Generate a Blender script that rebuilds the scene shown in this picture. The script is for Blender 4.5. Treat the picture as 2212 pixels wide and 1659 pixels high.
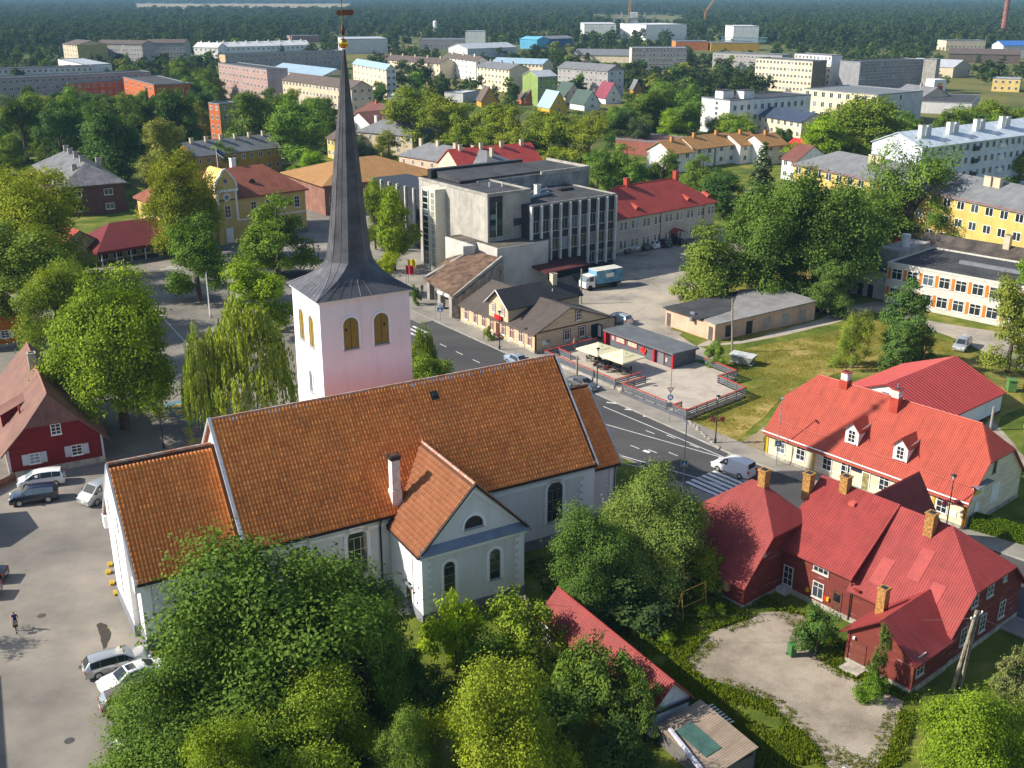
import bpy, math, random
import numpy as np
from mathutils import Vector, Matrix
for o in list(bpy.data.objects): bpy.data.objects.remove(o)
sc = bpy.context.scene
COL = sc.collection
R = math.radians
# ---------------------------------------------------------------- camera
CAM_H = 47.0; FPX = 3400/3248*2212; PITCH = math.atan(1248/3400)
cam = bpy.data.cameras.new('camera'); camo = bpy.data.objects.new('camera', cam); COL.objects.link(camo)
cam.sensor_width = 36; cam.lens = 3400/3248*36; cam.clip_start = 1; cam.clip_end = 20000
camo.location = (0, 0, CAM_H); camo.rotation_euler = (math.pi/2-PITCH, 0, 0)
sc.camera = camo
# ---------------------------------------------------------------- sky and sun
SUN_EL = R(34.5); SUN_AZ = math.atan2(-.0965, -.9953)      # direction towards the sun, in the ground plane
w = bpy.data.worlds.new('World'); sc.world = w; w.use_nodes = True
nt = w.node_tree; nt.nodes.clear()
sky = nt.nodes.new('ShaderNodeTexSky'); sky.sky_type = 'NISHITA'; sky.sun_disc = False
sky.sun_elevation = SUN_EL; sky.sun_rotation = math.pi/2-SUN_AZ
bg = nt.nodes.new('ShaderNodeBackground'); bg.inputs[1].default_value = .097
wo = nt.nodes.new('ShaderNodeOutputWorld'); nt.links.new(sky.outputs[0], bg.inputs[0]); nt.links.new(bg.outputs[0], wo.inputs[0])
sun = bpy.data.lights.new('sun', 'SUN'); suno = bpy.data.objects.new('sun', sun); COL.objects.link(suno)
sun.energy = 4.6; sun.angle = R(.53); sun.color = (1, .93, .80)
sd = Vector((math.cos(SUN_EL)*math.cos(SUN_AZ), math.cos(SUN_EL)*math.sin(SUN_AZ), math.sin(SUN_EL)))
suno.rotation_euler = (-sd).to_track_quat('-Z', 'Y').to_euler(); suno.location = (-60, 20, 120)
sc.view_settings.view_transform = 'Standard'; sc.view_settings.look = 'None'
sc.view_settings.exposure = 0.73; sc.view_settings.gamma = 1; sc.view_settings.use_curve_mapping = False
cy = sc.cycles
cy.use_denoising = True; cy.max_bounces = 3; cy.diffuse_bounces = 2; cy.glossy_bounces = 1; cy.transmission_bounces = 2
cy.transparent_max_bounces = 4; cy.volume_bounces = 0; cy.caustics_reflective = False; cy.caustics_refractive = False
# ---------------------------------------------------------------- helpers: placing
def P(x, y, z=0.0):
    """point at height z seen at (x, y) of the 2212-wide picture"""
    a = (x-1106)/FPX; b = -(y-829.5)/FPX; c, s = math.cos(PITCH), math.sin(PITCH)
    d = Vector((a, c+b*s, b*c-s)); t = (z-CAM_H)/d.z
    return Vector((d.x*t, d.y*t, z))
def PJ(v):
    c, s = math.cos(PITCH), math.sin(PITCH); dz = v[2]-CAM_H
    dep = v[1]*c-dz*s
    return 1106+FPX*v[0]/dep, 829.5-FPX*(v[1]*s+dz*c)/dep, dep
def HT(g, y):
    lo, hi = 0., 90.
    for _ in range(40):
        m = (lo+hi)/2
        if PJ((g[0], g[1], m))[1] > y: lo = m
        else: hi = m
    return lo
# ---------------------------------------------------------------- helpers: materials
MATS = {}
def newmat(name):
    m = bpy.data.materials.new(name); m.use_nodes = True; n = m.node_tree.nodes; n.clear()
    return m, m.node_tree
def N(t, kind, **kw):
    n = t.nodes.new(kind)
    for k, v in kw.items():
        if k in n.inputs.keys(): n.inputs[k].default_value = v
        else: setattr(n, k, v)
    return n
def L(t, a, b): t.links.new(a, b)
def ramp(t, fac, stops):
    r = t.nodes.new('ShaderNodeValToRGB'); e = r.color_ramp.elements
    while len(e) < len(stops): e.new(.5)
    for q, (p, c) in zip(e, stops): q.position = p; q.color = (*c, 1)
    L(t, fac, r.inputs[0]); return r.outputs[0]
def surf(name, col, rough=.8, var=.12, scale=.6, bump=0, bscale=30, metal=0, spec=.3, col2=None, fine=0, coat=0, streak=0):
    """general painted / mineral surface: a colour with large and small soft variation and fine relief"""
    if name in MATS: return MATS[name]
    m, t = newmat(name); MATS[name] = m
    co = N(t, 'ShaderNodeTexCoord')
    n1 = N(t, 'ShaderNodeTexNoise', Scale=scale, Detail=5, Roughness=.6); L(t, co.outputs['Object'], n1.inputs['Vector'])
    c2 = col2 or tuple(c*(1-2*var) for c in col); c1 = tuple(min(1, c*(1+var)) for c in col)
    c = ramp(t, n1.outputs['Fac'], [(.3, c2), (.62, c1)])
    if fine:
        n2 = N(t, 'ShaderNodeTexNoise', Scale=scale*14, Detail=3); L(t, co.outputs['Object'], n2.inputs['Vector'])
        mx = N(t, 'ShaderNodeMix', data_type='RGBA', blend_type='MULTIPLY'); mx.inputs[0].default_value = fine
        L(t, c, mx.inputs[6]); L(t, ramp(t, n2.outputs['Fac'], [(.35, (.45, .45, .45)), (.6, (1, 1, 1))]), mx.inputs[7]); c = mx.outputs[2]
    if streak:
        mp = N(t, 'ShaderNodeMapping'); mp.inputs['Scale'].default_value = (1.3, 1.3, .11); L(t, co.outputs['Object'], mp.inputs[0])
        n4 = N(t, 'ShaderNodeTexNoise', Scale=1.0, Detail=7, Roughness=.72); L(t, mp.outputs[0], n4.inputs['Vector'])
        mx = N(t, 'ShaderNodeMix', data_type='RGBA', blend_type='MULTIPLY'); mx.inputs[0].default_value = 1
        L(t, c, mx.inputs[6]); L(t, ramp(t, n4.outputs['Fac'], [(.32, (1-streak, 1-streak*1.05, 1-streak*1.1)), (.52, (1, 1, 1))]), mx.inputs[7]); c = mx.outputs[2]
    b = N(t, 'ShaderNodeBsdfPrincipled', Roughness=rough, Metallic=metal); b.inputs['Specular IOR Level'].default_value = spec
    if coat: b.inputs['Coat Weight'].default_value = coat
    L(t, c, b.inputs['Base Color'])
    if bump:
        n3 = N(t, 'ShaderNodeTexNoise', Scale=bscale, Detail=4); L(t, co.outputs['Object'], n3.inputs['Vector'])
        bp = N(t, 'ShaderNodeBump', Strength=bump, Distance=.05); L(t, n3.outputs['Fac'], bp.inputs['Height']); L(t, bp.outputs[0], b.inputs['Normal'])
    o = N(t, 'ShaderNodeOutputMaterial'); L(t, b.outputs[0], o.inputs[0])
    return m
def roofmat(name, col, pitch=.22, row=.36, amp=.03, rough=.6, var=.15, rib='round', dirt=.0, spec=.3):
    """roof covering; UV in metres (u along the eave, v up the slope): ribs and stepped rows as relief"""
    if name in MATS: return MATS[name]
    m, t = newmat(name); MATS[name] = m
    uv = N(t, 'ShaderNodeUVMap'); sep = N(t, 'ShaderNodeSeparateXYZ'); L(t, uv.outputs[0], sep.inputs[0])
    def math_(op, a, b=None):
        n = N(t, 'ShaderNodeMath', operation=op)
        if hasattr(a, 'links'): L(t, a, n.inputs[0])
        else: n.inputs[0].default_value = a
        if b is not None:
            if hasattr(b, 'links'): L(t, b, n.inputs[1])
            else: n.inputs[1].default_value = b
        return n.outputs[0]
    h = 0
    if pitch:
        h = math_('SINE', math_('MULTIPLY', sep.outputs[0], 2*math.pi/pitch))
        if rib == 'seam': h = math_('POWER', math_('ABSOLUTE', h), 14)
        h = math_('MULTIPLY', h, amp)
    if row:
        f = math_('FRACT', math_('DIVIDE', sep.outputs[1], row))
        g = math_('MULTIPLY', f, -amp*1.3)
        h = math_('ADD', h, g) if pitch else g
    co = N(t, 'ShaderNodeTexCoord')
    n1 = N(t, 'ShaderNodeTexNoise', Scale=.5, Detail=6, Roughness=.65); L(t, co.outputs['Object'], n1.inputs['Vector'])
    c = ramp(t, n1.outputs['Fac'], [(.28, tuple(x*(1-var*1.6) for x in col)), (.65, tuple(min(1, x*(1+var)) for x in col))])
    mpu = N(t, 'ShaderNodeMapping'); mpu.inputs['Scale'].default_value = (2.2, .16, 1); L(t, uv.outputs[0], mpu.inputs[0])
    ns_ = N(t, 'ShaderNodeTexNoise', Scale=1.0, Detail=5, Roughness=.7); L(t, mpu.outputs[0], ns_.inputs['Vector'])
    ms_ = N(t, 'ShaderNodeMix', data_type='RGBA', blend_type='MULTIPLY'); ms_.inputs[0].default_value = .8
    L(t, c, ms_.inputs[6]); L(t, ramp(t, ns_.outputs['Fac'], [(.30, (.66, .66, .68)), (.5, (1, 1, 1)), (.72, (1.14, 1.16, 1.18))]), ms_.inputs[7]); c = ms_.outputs[2]
    if dirt:
        n2 = N(t, 'ShaderNodeTexNoise', Scale=2.2, Detail=6); L(t, co.outputs['Object'], n2.inputs['Vector'])
        mx = N(t, 'ShaderNodeMix', data_type='RGBA'); L(t, math_('MULTIPLY', math_('GREATER_THAN', n2.outputs['Fac'], .58), dirt), mx.inputs[0])
        L(t, c, mx.inputs[6]); mx.inputs[7].default_value = (.06, .05, .045, 1); c = mx.outputs[2]
    b = N(t, 'ShaderNodeBsdfPrincipled', Roughness=rough); b.inputs['Specular IOR Level'].default_value = spec
    L(t, c, b.inputs['Base Color'])
    if pitch or row:
        bp = N(t, 'ShaderNodeBump', Strength=1., Distance=1.); L(t, h, bp.inputs['Height']); L(t, bp.outputs[0], b.inputs['Normal'])
    o = N(t, 'ShaderNodeOutputMaterial'); L(t, b.outputs[0], o.inputs[0])
    return m
def siding(name, col, board=.18, amp=.02, wear=0, vertical=False):
    if name in MATS: return MATS[name]
    m, t = newmat(name); MATS[name] = m
    co = N(t, 'ShaderNodeTexCoord'); sep = N(t, 'ShaderNodeSeparateXYZ'); L(t, co.outputs['Object'], sep.inputs[0])
    d = N(t, 'ShaderNodeMath', operation='DIVIDE'); d.inputs[1].default_value = board
    if vertical:
        ad = N(t, 'ShaderNodeMath', operation='ADD'); L(t, sep.outputs[0], ad.inputs[0]); L(t, sep.outputs[1], ad.inputs[1]); L(t, ad.outputs[0], d.inputs[0])
    else: L(t, sep.outputs[2], d.inputs[0])
    f = N(t, 'ShaderNodeMath', operation='FRACT'); L(t, d.outputs[0], f.inputs[0])
    n1 = N(t, 'ShaderNodeTexNoise', Scale=1.1, Detail=6, Roughness=.7)
    mp = N(t, 'ShaderNodeMapping'); mp.inputs['Scale'].default_value = (.5, .5, 3); L(t, co.outputs['Object'], mp.inputs[0]); L(t, mp.outputs[0], n1.inputs['Vector'])
    stops = [(.25, tuple(c*.75 for c in col)), (.6, tuple(min(1, c*1.15) for c in col))]
    if wear: stops.append((.72, tuple(c+(wear-c)*.6 for c in (col[0]*1.3, col[1]*1.5, col[2]*1.5))))
    c = ramp(t, n1.outputs['Fac'], stops)
    b = N(t, 'ShaderNodeBsdfPrincipled', Roughness=.75); b.inputs['Specular IOR Level'].default_value = .2; L(t, c, b.inputs['Base Color'])
    ml = N(t, 'ShaderNodeMath', operation='MULTIPLY'); ml.inputs[1].default_value = -amp; L(t, f.outputs[0], ml.inputs[0])
    bp = N(t, 'ShaderNodeBump', Strength=1., Distance=1.); L(t, ml.outputs[0], bp.inputs['Height']); L(t, bp.outputs[0], b.inputs['Normal'])
    o = N(t, 'ShaderNodeOutputMaterial'); L(t, b.outputs[0], o.inputs[0]); return m
def glassmat(name='window_glass', col=(.018, .024, .03)):
    if name in MATS: return MATS[name]
    m, t = newmat(name); MATS[name] = m
    oi = N(t, 'ShaderNodeObjectInfo')
    c = ramp(t, oi.outputs['Random'], [(0, tuple(x*.5 for x in col)), (.7, tuple(x*1.6 for x in col)), (.86, tuple(x*3 for x in col)), (1, tuple(x*13 for x in col))])
    b = N(t, 'ShaderNodeBsdfPrincipled', Roughness=.06); b.inputs['Specular IOR Level'].default_value = .6; L(t, c, b.inputs['Base Color'])
    o = N(t, 'ShaderNodeOutputMaterial'); L(t, b.outputs[0], o.inputs[0]); return m
def blend2(name, ca, cb, scale, lo, hi, rough=.95, fine=.5, cc=None, bump=.3, bscale=8, aniso=None):
    """ground: two or three colours in patches plus fine speckle"""
    if name in MATS: return MATS[name]
    m, t = newmat(name); MATS[name] = m
    co = N(t, 'ShaderNodeTexCoord'); vec = co.outputs['Object']
    if aniso:
        mp = N(t, 'ShaderNodeMapping'); mp.inputs['Rotation'].default_value = (0, 0, aniso[0]); mp.inputs['Scale'].default_value = (aniso[1], aniso[2], 1)
        L(t, vec, mp.inputs[0]); vec = mp.outputs[0]
    n1 = N(t, 'ShaderNodeTexNoise', Scale=scale, Detail=8, Roughness=.68); L(t, vec, n1.inputs['Vector'])
    st = [(lo, ca), (hi, cb)]
    if cc: st.append((min(.98, hi+.14), cc))
    c = ramp(t, n1.outputs['Fac'], st)
    n2 = N(t, 'ShaderNodeTexNoise', Scale=bscale, Detail=5, Roughness=.7); L(t, co.outputs['Object'], n2.inputs['Vector'])
    mx = N(t, 'ShaderNodeMix', data_type='RGBA', blend_type='MULTIPLY'); mx.inputs[0].default_value = fine
    L(t, c, mx.inputs[6]); L(t, ramp(t, n2.outputs['Fac'], [(.3, (.5, .5, .5)), (.68, (1.25, 1.25, 1.25))]), mx.inputs[7])
    b = N(t, 'ShaderNodeBsdfPrincipled', Roughness=rough); b.inputs['Specular IOR Level'].default_value = .15; L(t, mx.outputs[2], b.inputs['Base Color'])
    if bump:
        bp = N(t, 'ShaderNodeBump', Strength=bump, Distance=.1); L(t, n2.outputs['Fac'], bp.inputs['Height']); L(t, bp.outputs[0], b.inputs['Normal'])
    o = N(t, 'ShaderNodeOutputMaterial'); L(t, b.outputs[0], o.inputs[0]); return m
def leafmat(name='foliage'):
    if name in MATS: return MATS[name]
    m, t = newmat(name); MATS[name] = m
    at = N(t, 'ShaderNodeAttribute', attribute_name='tone'); oi = N(t, 'ShaderNodeObjectInfo')
    r = ramp(t, at.outputs['Fac'], [(0, (.5, .58, .55)), (.5, (.95, .98, .9)), (.9, (1.18, 1.15, .9)), (1, (1.55, 1.4, .85))])
    mx = N(t, 'ShaderNodeMix', data_type='RGBA', blend_type='MULTIPLY'); mx.inputs[0].default_value = 1
    L(t, oi.outputs['Color'], mx.inputs[6]); L(t, r, mx.inputs[7])
    d = N(t, 'ShaderNodeBsdfPrincipled', Roughness=.6); d.inputs['Specular IOR Level'].default_value = .06; L(t, mx.outputs[2], d.inputs['Base Color'])
    tr = N(t, 'ShaderNodeBsdfTranslucent')
    m2 = N(t, 'ShaderNodeMix', data_type='RGBA', blend_type='MULTIPLY'); m2.inputs[0].default_value = 1; m2.inputs[7].default_value = (1.3, 1.25, .35, 1)
    L(t, mx.outputs[2], m2.inputs[6]); L(t, m2.outputs[2], tr.inputs[0])
    ms = N(t, 'ShaderNodeMixShader'); ms.inputs[0].default_value = .22; L(t, d.outputs[0], ms.inputs[1]); L(t, tr.outputs[0], ms.inputs[2])
    o = N(t, 'ShaderNodeOutputMaterial'); L(t, ms.outputs[0], o.inputs[0]); return m
# ---------------------------------------------------------------- helpers: meshes and objects
class MB:
    def __init__(s): s.v = []; s.f = []; s.m = []; s.uv = {}
    def face(s, pts, m=0, uv=None):
        i = len(s.v); s.v += [tuple(p) for p in pts]; s.f.append(tuple(range(i, i+len(pts)))); s.m.append(m)
        if uv: s.uv[len(s.f)-1] = uv
    def box(s, x0, x1, y0, y1, z0, z1, m=0, bottom=True):
        i = len(s.v); s.v += [(x0,y0,z0),(x1,y0,z0),(x1,y1,z0),(x0,y1,z0),(x0,y0,z1),(x1,y0,z1),(x1,y1,z1),(x0,y1,z1)]
        fs = [(0,1,5,4),(1,2,6,5),(2,3,7,6),(3,0,4,7),(4,5,6,7)]+([(3,2,1,0)] if bottom else [])
        for f in fs: s.f.append(tuple(i+k for k in f)); s.m.append(m)
        return s
    def obox(s, c, e, n, hx, hy, z0, z1, m=0):
        """box about c, half sizes hx along unit e, hy along unit n (ground plane)"""
        q = [(c[0]+a*hx*e[0]+b*hy*n[0], c[1]+a*hx*e[1]+b*hy*n[1]) for a, b in ((-1,-1),(1,-1),(1,1),(-1,1))]
        s.prism(q, z0, z1, m); return s
    def prism(s, poly, z0, z1, m=0, top=None):
        """poly counter-clockwise; z0/z1 numbers or lists"""
        n = len(poly); i = len(s.v)
        za = z0 if isinstance(z0, (list, tuple)) else [z0]*n; zb = z1 if isinstance(z1, (list, tuple)) else [z1]*n
        s.v += [(p[0], p[1], z) for p, z in zip(poly, za)]+[(p[0], p[1], z) for p, z in zip(poly, zb)]
        for k in range(n):
            j = (k+1) % n; s.f.append((i+k, i+j, i+n+j, i+n+k)); s.m.append(m)
        s.f.append(tuple(i+n+k for k in range(n))); s.m.append(m if top is None else top)
        s.f.append(tuple(i+k for k in reversed(range(n)))); s.m.append(m)
        return s
    def tube(s, pts, rad, n=8, m=0, caps=True):
        """round bar through pts; rad number or list"""
        pts = [Vector(p) for p in pts]; rs = rad if isinstance(rad, (list, tuple)) else [rad]*len(pts)
        i = len(s.v)
        for k, p in enumerate(pts):
            d = (pts[min(k+1, len(pts)-1)]-pts[max(k-1, 0)]).normalized()
            a = d.cross(Vector((0,0,1)) if abs(d.z) < .95 else Vector((1,0,0))).normalized(); b = a.cross(d)
            for q in range(n):
                t = 2*math.pi*q/n; s.v.append(tuple(p+a*(math.cos(t)*rs[k])+b*(math.sin(t)*rs[k])))
        for k in range(len(pts)-1):
            for q in range(n):
                r = (q+1) % n; s.f.append((i+k*n+q, i+k*n+r, i+(k+1)*n+r, i+(k+1)*n+q)); s.m.append(m)
        if caps:
            s.f.append(tuple(i+q for q in reversed(range(n)))); s.m.append(m)
            s.f.append(tuple(i+(len(pts)-1)*n+q for q in range(n))); s.m.append(m)
        return s
    def lathe(s, prof, n=12, c=(0,0,0), m=0):
        i = len(s.v)
        for r, z in prof:
            for q in range(n):
                t = 2*math.pi*q/n; s.v.append((c[0]+r*math.cos(t), c[1]+r*math.sin(t), c[2]+z))
        for k in range(len(prof)-1):
            for q in range(n):
                r = (q+1) % n; s.f.append((i+k*n+q, i+k*n+r, i+(k+1)*n+r, i+(k+1)*n+q)); s.m.append(m)
        s.f.append(tuple(i+(len(prof)-1)*n+q for q in range(n))); s.m.append(m)
        s.f.append(tuple(i+q for q in reversed(range(n)))); s.m.append(m)
        return s
    def mesh(s, name, mats, smooth=False):
        me = bpy.data.meshes.new(name); me.from_pydata(s.v, [], s.f)
        for m in (mats if isinstance(mats, (list, tuple)) else [mats]): me.materials.append(m)
        if any(s.m): me.polygons.foreach_set('material_index', s.m)
        if s.uv:
            l = me.uv_layers.new(name='UVMap').data
            for fi, uv in s.uv.items():
                ls = me.polygons[fi].loop_start
                for k, q in enumerate(uv): l[ls+k].uv = q
        if smooth: me.polygons.foreach_set('use_smooth', [True]*len(s.f))
        me.update(); return me
    def build(s, name, mats, parent=None, loc=None, rz=0, smooth=False):
        return link(name, s.mesh(name, mats, smooth), parent, loc, rz)
def link(name, data, parent=None, loc=None, rz=0, scale=None):
    o = bpy.data.objects.new(name, data); COL.objects.link(o)
    if parent: o.parent = parent
    if loc is not None: o.location = loc
    if rz: o.rotation_euler = (0, 0, rz)
    if scale is not None: o.scale = scale if isinstance(scale, (tuple, list)) else (scale,)*3
    return o
def tag(o, label=None, cat=None, group=None, kind=None):
    if label: o['label'] = label
    if cat: o['category'] = cat
    if group: o['group'] = group
    if kind: o['kind'] = kind
    return o
def thing(name, label, cat, loc=(0,0,0), rz=0, group=None):
    return tag(link(name, None, None, loc, rz), label, cat, group)
def copy_tree(o, parent=None):
    c = o.copy(); COL.objects.link(c); c.parent = parent
    for ch in list(o.children): copy_tree(ch, c)
    return c
def sheet(name, pts, z, mat, label=None, kind='structure', parent=None, thick=0):
    """flat ground sheet from ground-plane points (any winding)"""
    a = sum(pts[i][0]*pts[(i+1) % len(pts)][1]-pts[(i+1) % len(pts)][0]*pts[i][1] for i in range(len(pts)))
    if a < 0: pts = pts[::-1]
    mb = MB()
    if thick: mb.prism([(p[0], p[1]) for p in pts], 0, z)
    else: mb.face([(p[0], p[1], z) for p in pts])
    o = mb.build(name, mat, parent)
    if not parent: tag(o, kind=kind)
    if label: o['label'] = label
    return o
def wavy(pts, amp, step, seed=1):
    """ground outline made irregular"""
    rnd = random.Random(seed); out = []
    for i in range(len(pts)):
        a, b = Vector(pts[i][:2]), Vector(pts[(i+1) % len(pts)][:2]); n = max(1, int((b-a).length/step)); d = (b-a).normalized(); q = Vector((-d.y, d.x))
        for k in range(n): out.append(a.lerp(b, k/n)+q*rnd.uniform(-amp, amp))
    return out
# ---------------------------------------------------------------- shared materials
WHITE = surf('white_plaster', (.80, .78, .77), .85, .05, .35, bump=.15, bscale=14)
WPAINT = surf('white_paint', (.80, .79, .76), .6, .05, 2)
GREYTRIM = surf('grey_metal', (.22, .24, .27), .5, .1, 1, metal=.3)
PLINTH = surf('grey_plinth', (.20, .21, .24), .85, .12, 1, bump=.2)
STONE = surf('stone_plinth', (.36, .33, .28), .9, .25, 1.5, bump=.5, bscale=6)
GLASS = glassmat()
DARK = surf('dark_metal', (.025, .026, .03), .45, .1, 2)
CONC = surf('concrete', (.36, .34, .31), .9, .16, .5, bump=.2, bscale=10, fine=.4)
LEAF = leafmat()
BARK = surf('bark', (.11, .085, .065), .95, .25, 3, bump=.6, bscale=12)
BRICKY = surf('chimney_brick', (.42, .22, .07), .9, .3, 5, bump=.6, bscale=9, fine=.6)
BITUMEN = surf('bitumen_roof', (.060, .062, .068), .9, .2, .4, fine=.4)
def plaster(key, col, var=.08): return surf('plaster_'+key, col, .88, var, .4, bump=.12, bscale=12, streak=.16)
def roofc(key, col, **k): return roofmat('roof_'+key, col, **k)
# ---------------------------------------------------------------- buildings
WINMESH = {}
def frame_mesh(w, h, style, fmat, sill=True):
    """window seen from -y, origin at the middle of its lower edge"""
    key = ('f', round(w, 2), round(h, 2), style, fmat.name)
    if key in WINMESH: return WINMESH[key]
    mb = MB(); t = .08 if w > .7 else .06; a, b = -w/2, w/2; y0, y1 = -.055, .02
    mb.box(a, b, y0, y1, 0, t); mb.box(a, b, y0, y1, h-t, h); mb.box(a, a+t, y0, y1, t, h-t); mb.box(b-t, b, y0, y1, t, h-t)
    bw = .025 if w < 1.4 else .03
    nx, nz = {'plain': (1, 1), 'two': (2, 1), 'three': (3, 1), 'grid': (2, 3), 'grid4': (2, 4), 'wide': (4, 2), 'tee': (2, 2), 'six': (3, 2)}.get(style, (2, 1))
    for i in range(1, nx):
        x = a+(b-a)*i/nx; mb.box(x-bw, x+bw, y0+.01, y1-.01, t, h-t)
    for i in range(1, nz):
        z = h*i/nz if style != 'tee' else h*.68; mb.box(a+t, b-t, y0+.014, y1-.014, z-bw, z+bw)
    if sill: mb.box(a-.06, b+.06, -.12, .0, -.06, -.002)
    WINMESH[key] = mb.mesh('window_frame', fmat); return WINMESH[key]
def pane_mesh(w, h):
    key = ('p', round(w, 2), round(h, 2))
    if key not in WINMESH:
        mb = MB(); mb.face([(-w/2+.03, -.015, .03), (w/2-.03, -.015, .03), (w/2-.03, -.015, h-.03), (-w/2+.03, -.015, h-.03)])
        WINMESH[key] = mb.mesh('pane', GLASS)
    return WINMESH[key]
def far_mesh(w, h, style, fmat, gmat):
    key = ('w', round(w, 2), round(h, 2), style, fmat.name)
    if key not in WINMESH:
        mb = MB(); t = .09; a, b = -w/2, w/2
        mb.box(a, b, -.06, .02, 0, t); mb.box(a, b, -.06, .02, h-t, h); mb.box(a, a+t, -.06, .02, t, h-t); mb.box(b-t, b, -.06, .02, t, h-t)
        if style == 'two': mb.box(-.05, .05, -.05, .02, t, h-t)
        mb.face([(a+.04, -.02, .04), (b-.04, -.02, .04), (b-.04, -.02, h-.04), (a+.04, -.02, h-.04)], 1)
        WINMESH[key] = mb.mesh('window', [fmat, gmat])
    return WINMESH[key]
def arch(w, h, n=10):
    """outline (x, z) of a round-headed opening, counter-clockwise from its lower left"""
    r = w/2; return [(-r, 0), (r, 0)]+[(r*math.cos(math.pi*k/n), h-r+r*math.sin(math.pi*k/n)) for k in range(n+1)]
class Bld:
    def __init__(s, name, label, cat, ox, oy, ang, group=None):
        s.o = thing(name, label, cat, (ox, oy, 0), R(ang), group); s.c, s.s = math.cos(R(ang)), math.sin(R(ang)); s.ox, s.oy = ox, oy; s.L = s.D = s.ze = 0
    def size(s, L_, D, ze, zr=None, yr=None): s.L, s.D, s.ze, s.zr, s.yr = L_, D, ze, zr or ze, D/2 if yr is None else yr; return s
    def world(s, x, y, z=0): return Vector((s.ox+x*s.c-y*s.s, s.oy+x*s.s+y*s.c, z))
    def box(s, name, x0, x1, y0, y1, z0, z1, mat, parent=None):
        return MB().box(x0, x1, y0, y1, z0, z1).build(name, mat, parent or s.o)
    def walls(s, mat, left='gable', right='gable', zh=None, name='wall', base=0):
        """walls of a ridge-along-x house; left/right end: gable, hip or half"""
        Lx, D, ze, zr, yr = s.L, s.D, s.ze, s.zr, s.yr; mb = MB()
        zeb = s.zeb if hasattr(s, 'zeb') else ze
        mb.face([(0,0,base),(Lx,0,base),(Lx,0,ze),(0,0,ze)]); mb.face([(Lx,D,base),(0,D,base),(0,D,zeb),(Lx,D,zeb)])
        for x, k in ((0, left), (Lx, right)):
            p = [(x,0,base),(x,D,base),(x,D,zeb)]
            if k == 'gable': p += [(x,yr,zr)]
            elif k == 'half':
                z = zh or (ze+zr)/2; p += [(x, D-(D-yr)*(z-zeb)/(zr-zeb), z), (x, yr*(z-ze)/(zr-ze), z)]
            p += [(x,0,ze)]
            mb.face(p if x else p[::-1])
        return mb.build(name, mat, s.o)
    def roof(s, mat, left='gable', right='gable', ov=.4, og=.35, inset=None, zh=None, t=.14, name='roof', ribs=None, rmat=None, x0=0, x1=None, cap=None):
        Lx, D, ze, zr, yr = (s.L if x1 is None else x1), s.D, s.ze, s.zr, s.yr
        zeb = s.zeb if hasattr(s, 'zeb') else ze
        sf, sb = (zr-ze)/yr, (zr-zeb)/(D-yr); fy, fz = -ov, ze-ov*sf; by, bz = D+ov, zeb-ov*sb
        zh = zh or (ze+zr)/2
        def ends(k, x, sg):
            e = x+sg*og
            if k == 'gable': return [(e, fy, fz), (e, yr, zr)], [(e, by, bz), (e, yr, zr)], None
            if k == 'hip':
                i = inset if inset is not None else yr; e = x+sg*ov
                return [(e, fy, fz), (x-sg*i, yr, zr)], [(e, by, bz), (x-sg*i, yr, zr)], [(e, fy, fz), (e, by, bz), (x-sg*i, yr, zr)]
            i = inset if inset is not None else (zr-zh)/sf*.8
            a, b = (e, yr-(zr-zh)/sf, zh), (e, yr+(zr-zh)/sb, zh); c = (x-sg*i, yr, zr)
            return [(e, fy, fz), a, c], [(e, by, bz), b, c], [a, b, c]
        lf, lb, lh = ends(left, x0, -1); rf, rb, rh = ends(right, Lx, 1)
        polys = [lf[:1]+rf+lf[1:][::-1], rb[:1]+lb+rb[1:][::-1]]
        if lh: polys.append([lh[1], lh[0], lh[2]])
        if rh: polys.append([rh[0], rh[1], rh[2]])
        o = roof_obj(name, polys, mat, s.o, t)
        if ribs: rib_obj('roof_rib', polys, ribs, rmat or mat, o)
        if cap:
            a, b = lf[-1], rf[-1]; MB().tube([(a[0], a[1], a[2]+.02), (b[0], b[1], b[2]+.02)], .09, 6).build('ridge_cap', cap, o)
        s.polys = polys; return o
    def flat(s, mat, para=.3, pm=None, t=.12):
        """flat roof with parapet"""
        Lx, D, z = s.L, s.D, s.ze
        r = MB().box(.2, Lx-.2, .2, D-.2, z-.25, z+.02).build('roof', mat, s.o)
        if para:
            mb = MB()
            for a in ((-.06, Lx+.06, -.06, .22), (-.06, Lx+.06, D-.22, D+.06), (-.06, .22, .22, D-.22), (Lx-.22, Lx+.06, .22, D-.22)): mb.box(*a, z-.08, z+para)
            mb.build('parapet', pm or GREYTRIM, r)
        return r
    def win(s, side, x, z, w, h, style='grid', fm=None, detail=True, sill=True, far=False, gm=None, y=None):
        fm = fm or WPAINT
        loc, rz = {'F': ((x, y or 0, z), 0), 'R': ((s.L if y is None else y, x, z), math.pi/2), 'B': ((x, s.D if y is None else y, z), math.pi), 'L': ((y or 0, x, z), -math.pi/2)}[side]
        if far: return link('window', far_mesh(w, h, style, fm, gm or GLASS), s.o, loc, rz)
        o = link('window', frame_mesh(w, h, style, fm, sill), s.o, loc, rz); link('pane', pane_mesh(w, h), o); return o
    def chimney(s, x, y, z0, z1, w=.7, d=.7, mat=None, cap=None, parent=None):
        mb = MB().box(x-w/2, x+w/2, y-d/2, y+d/2, z0, z1-.12)
        mb.box(x-w/2-.06, x+w/2+.06, y-d/2-.06, y+d/2+.06, z1-.12, z1, 1); mb.box(x-w/2+.12, x+w/2-.12, y-d/2+.12, y+d/2-.12, z1, z1+.03, 2)
        return mb.build('chimney', [mat or BRICKY, cap or mat or BRICKY, DARK], parent or s.o)
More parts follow.
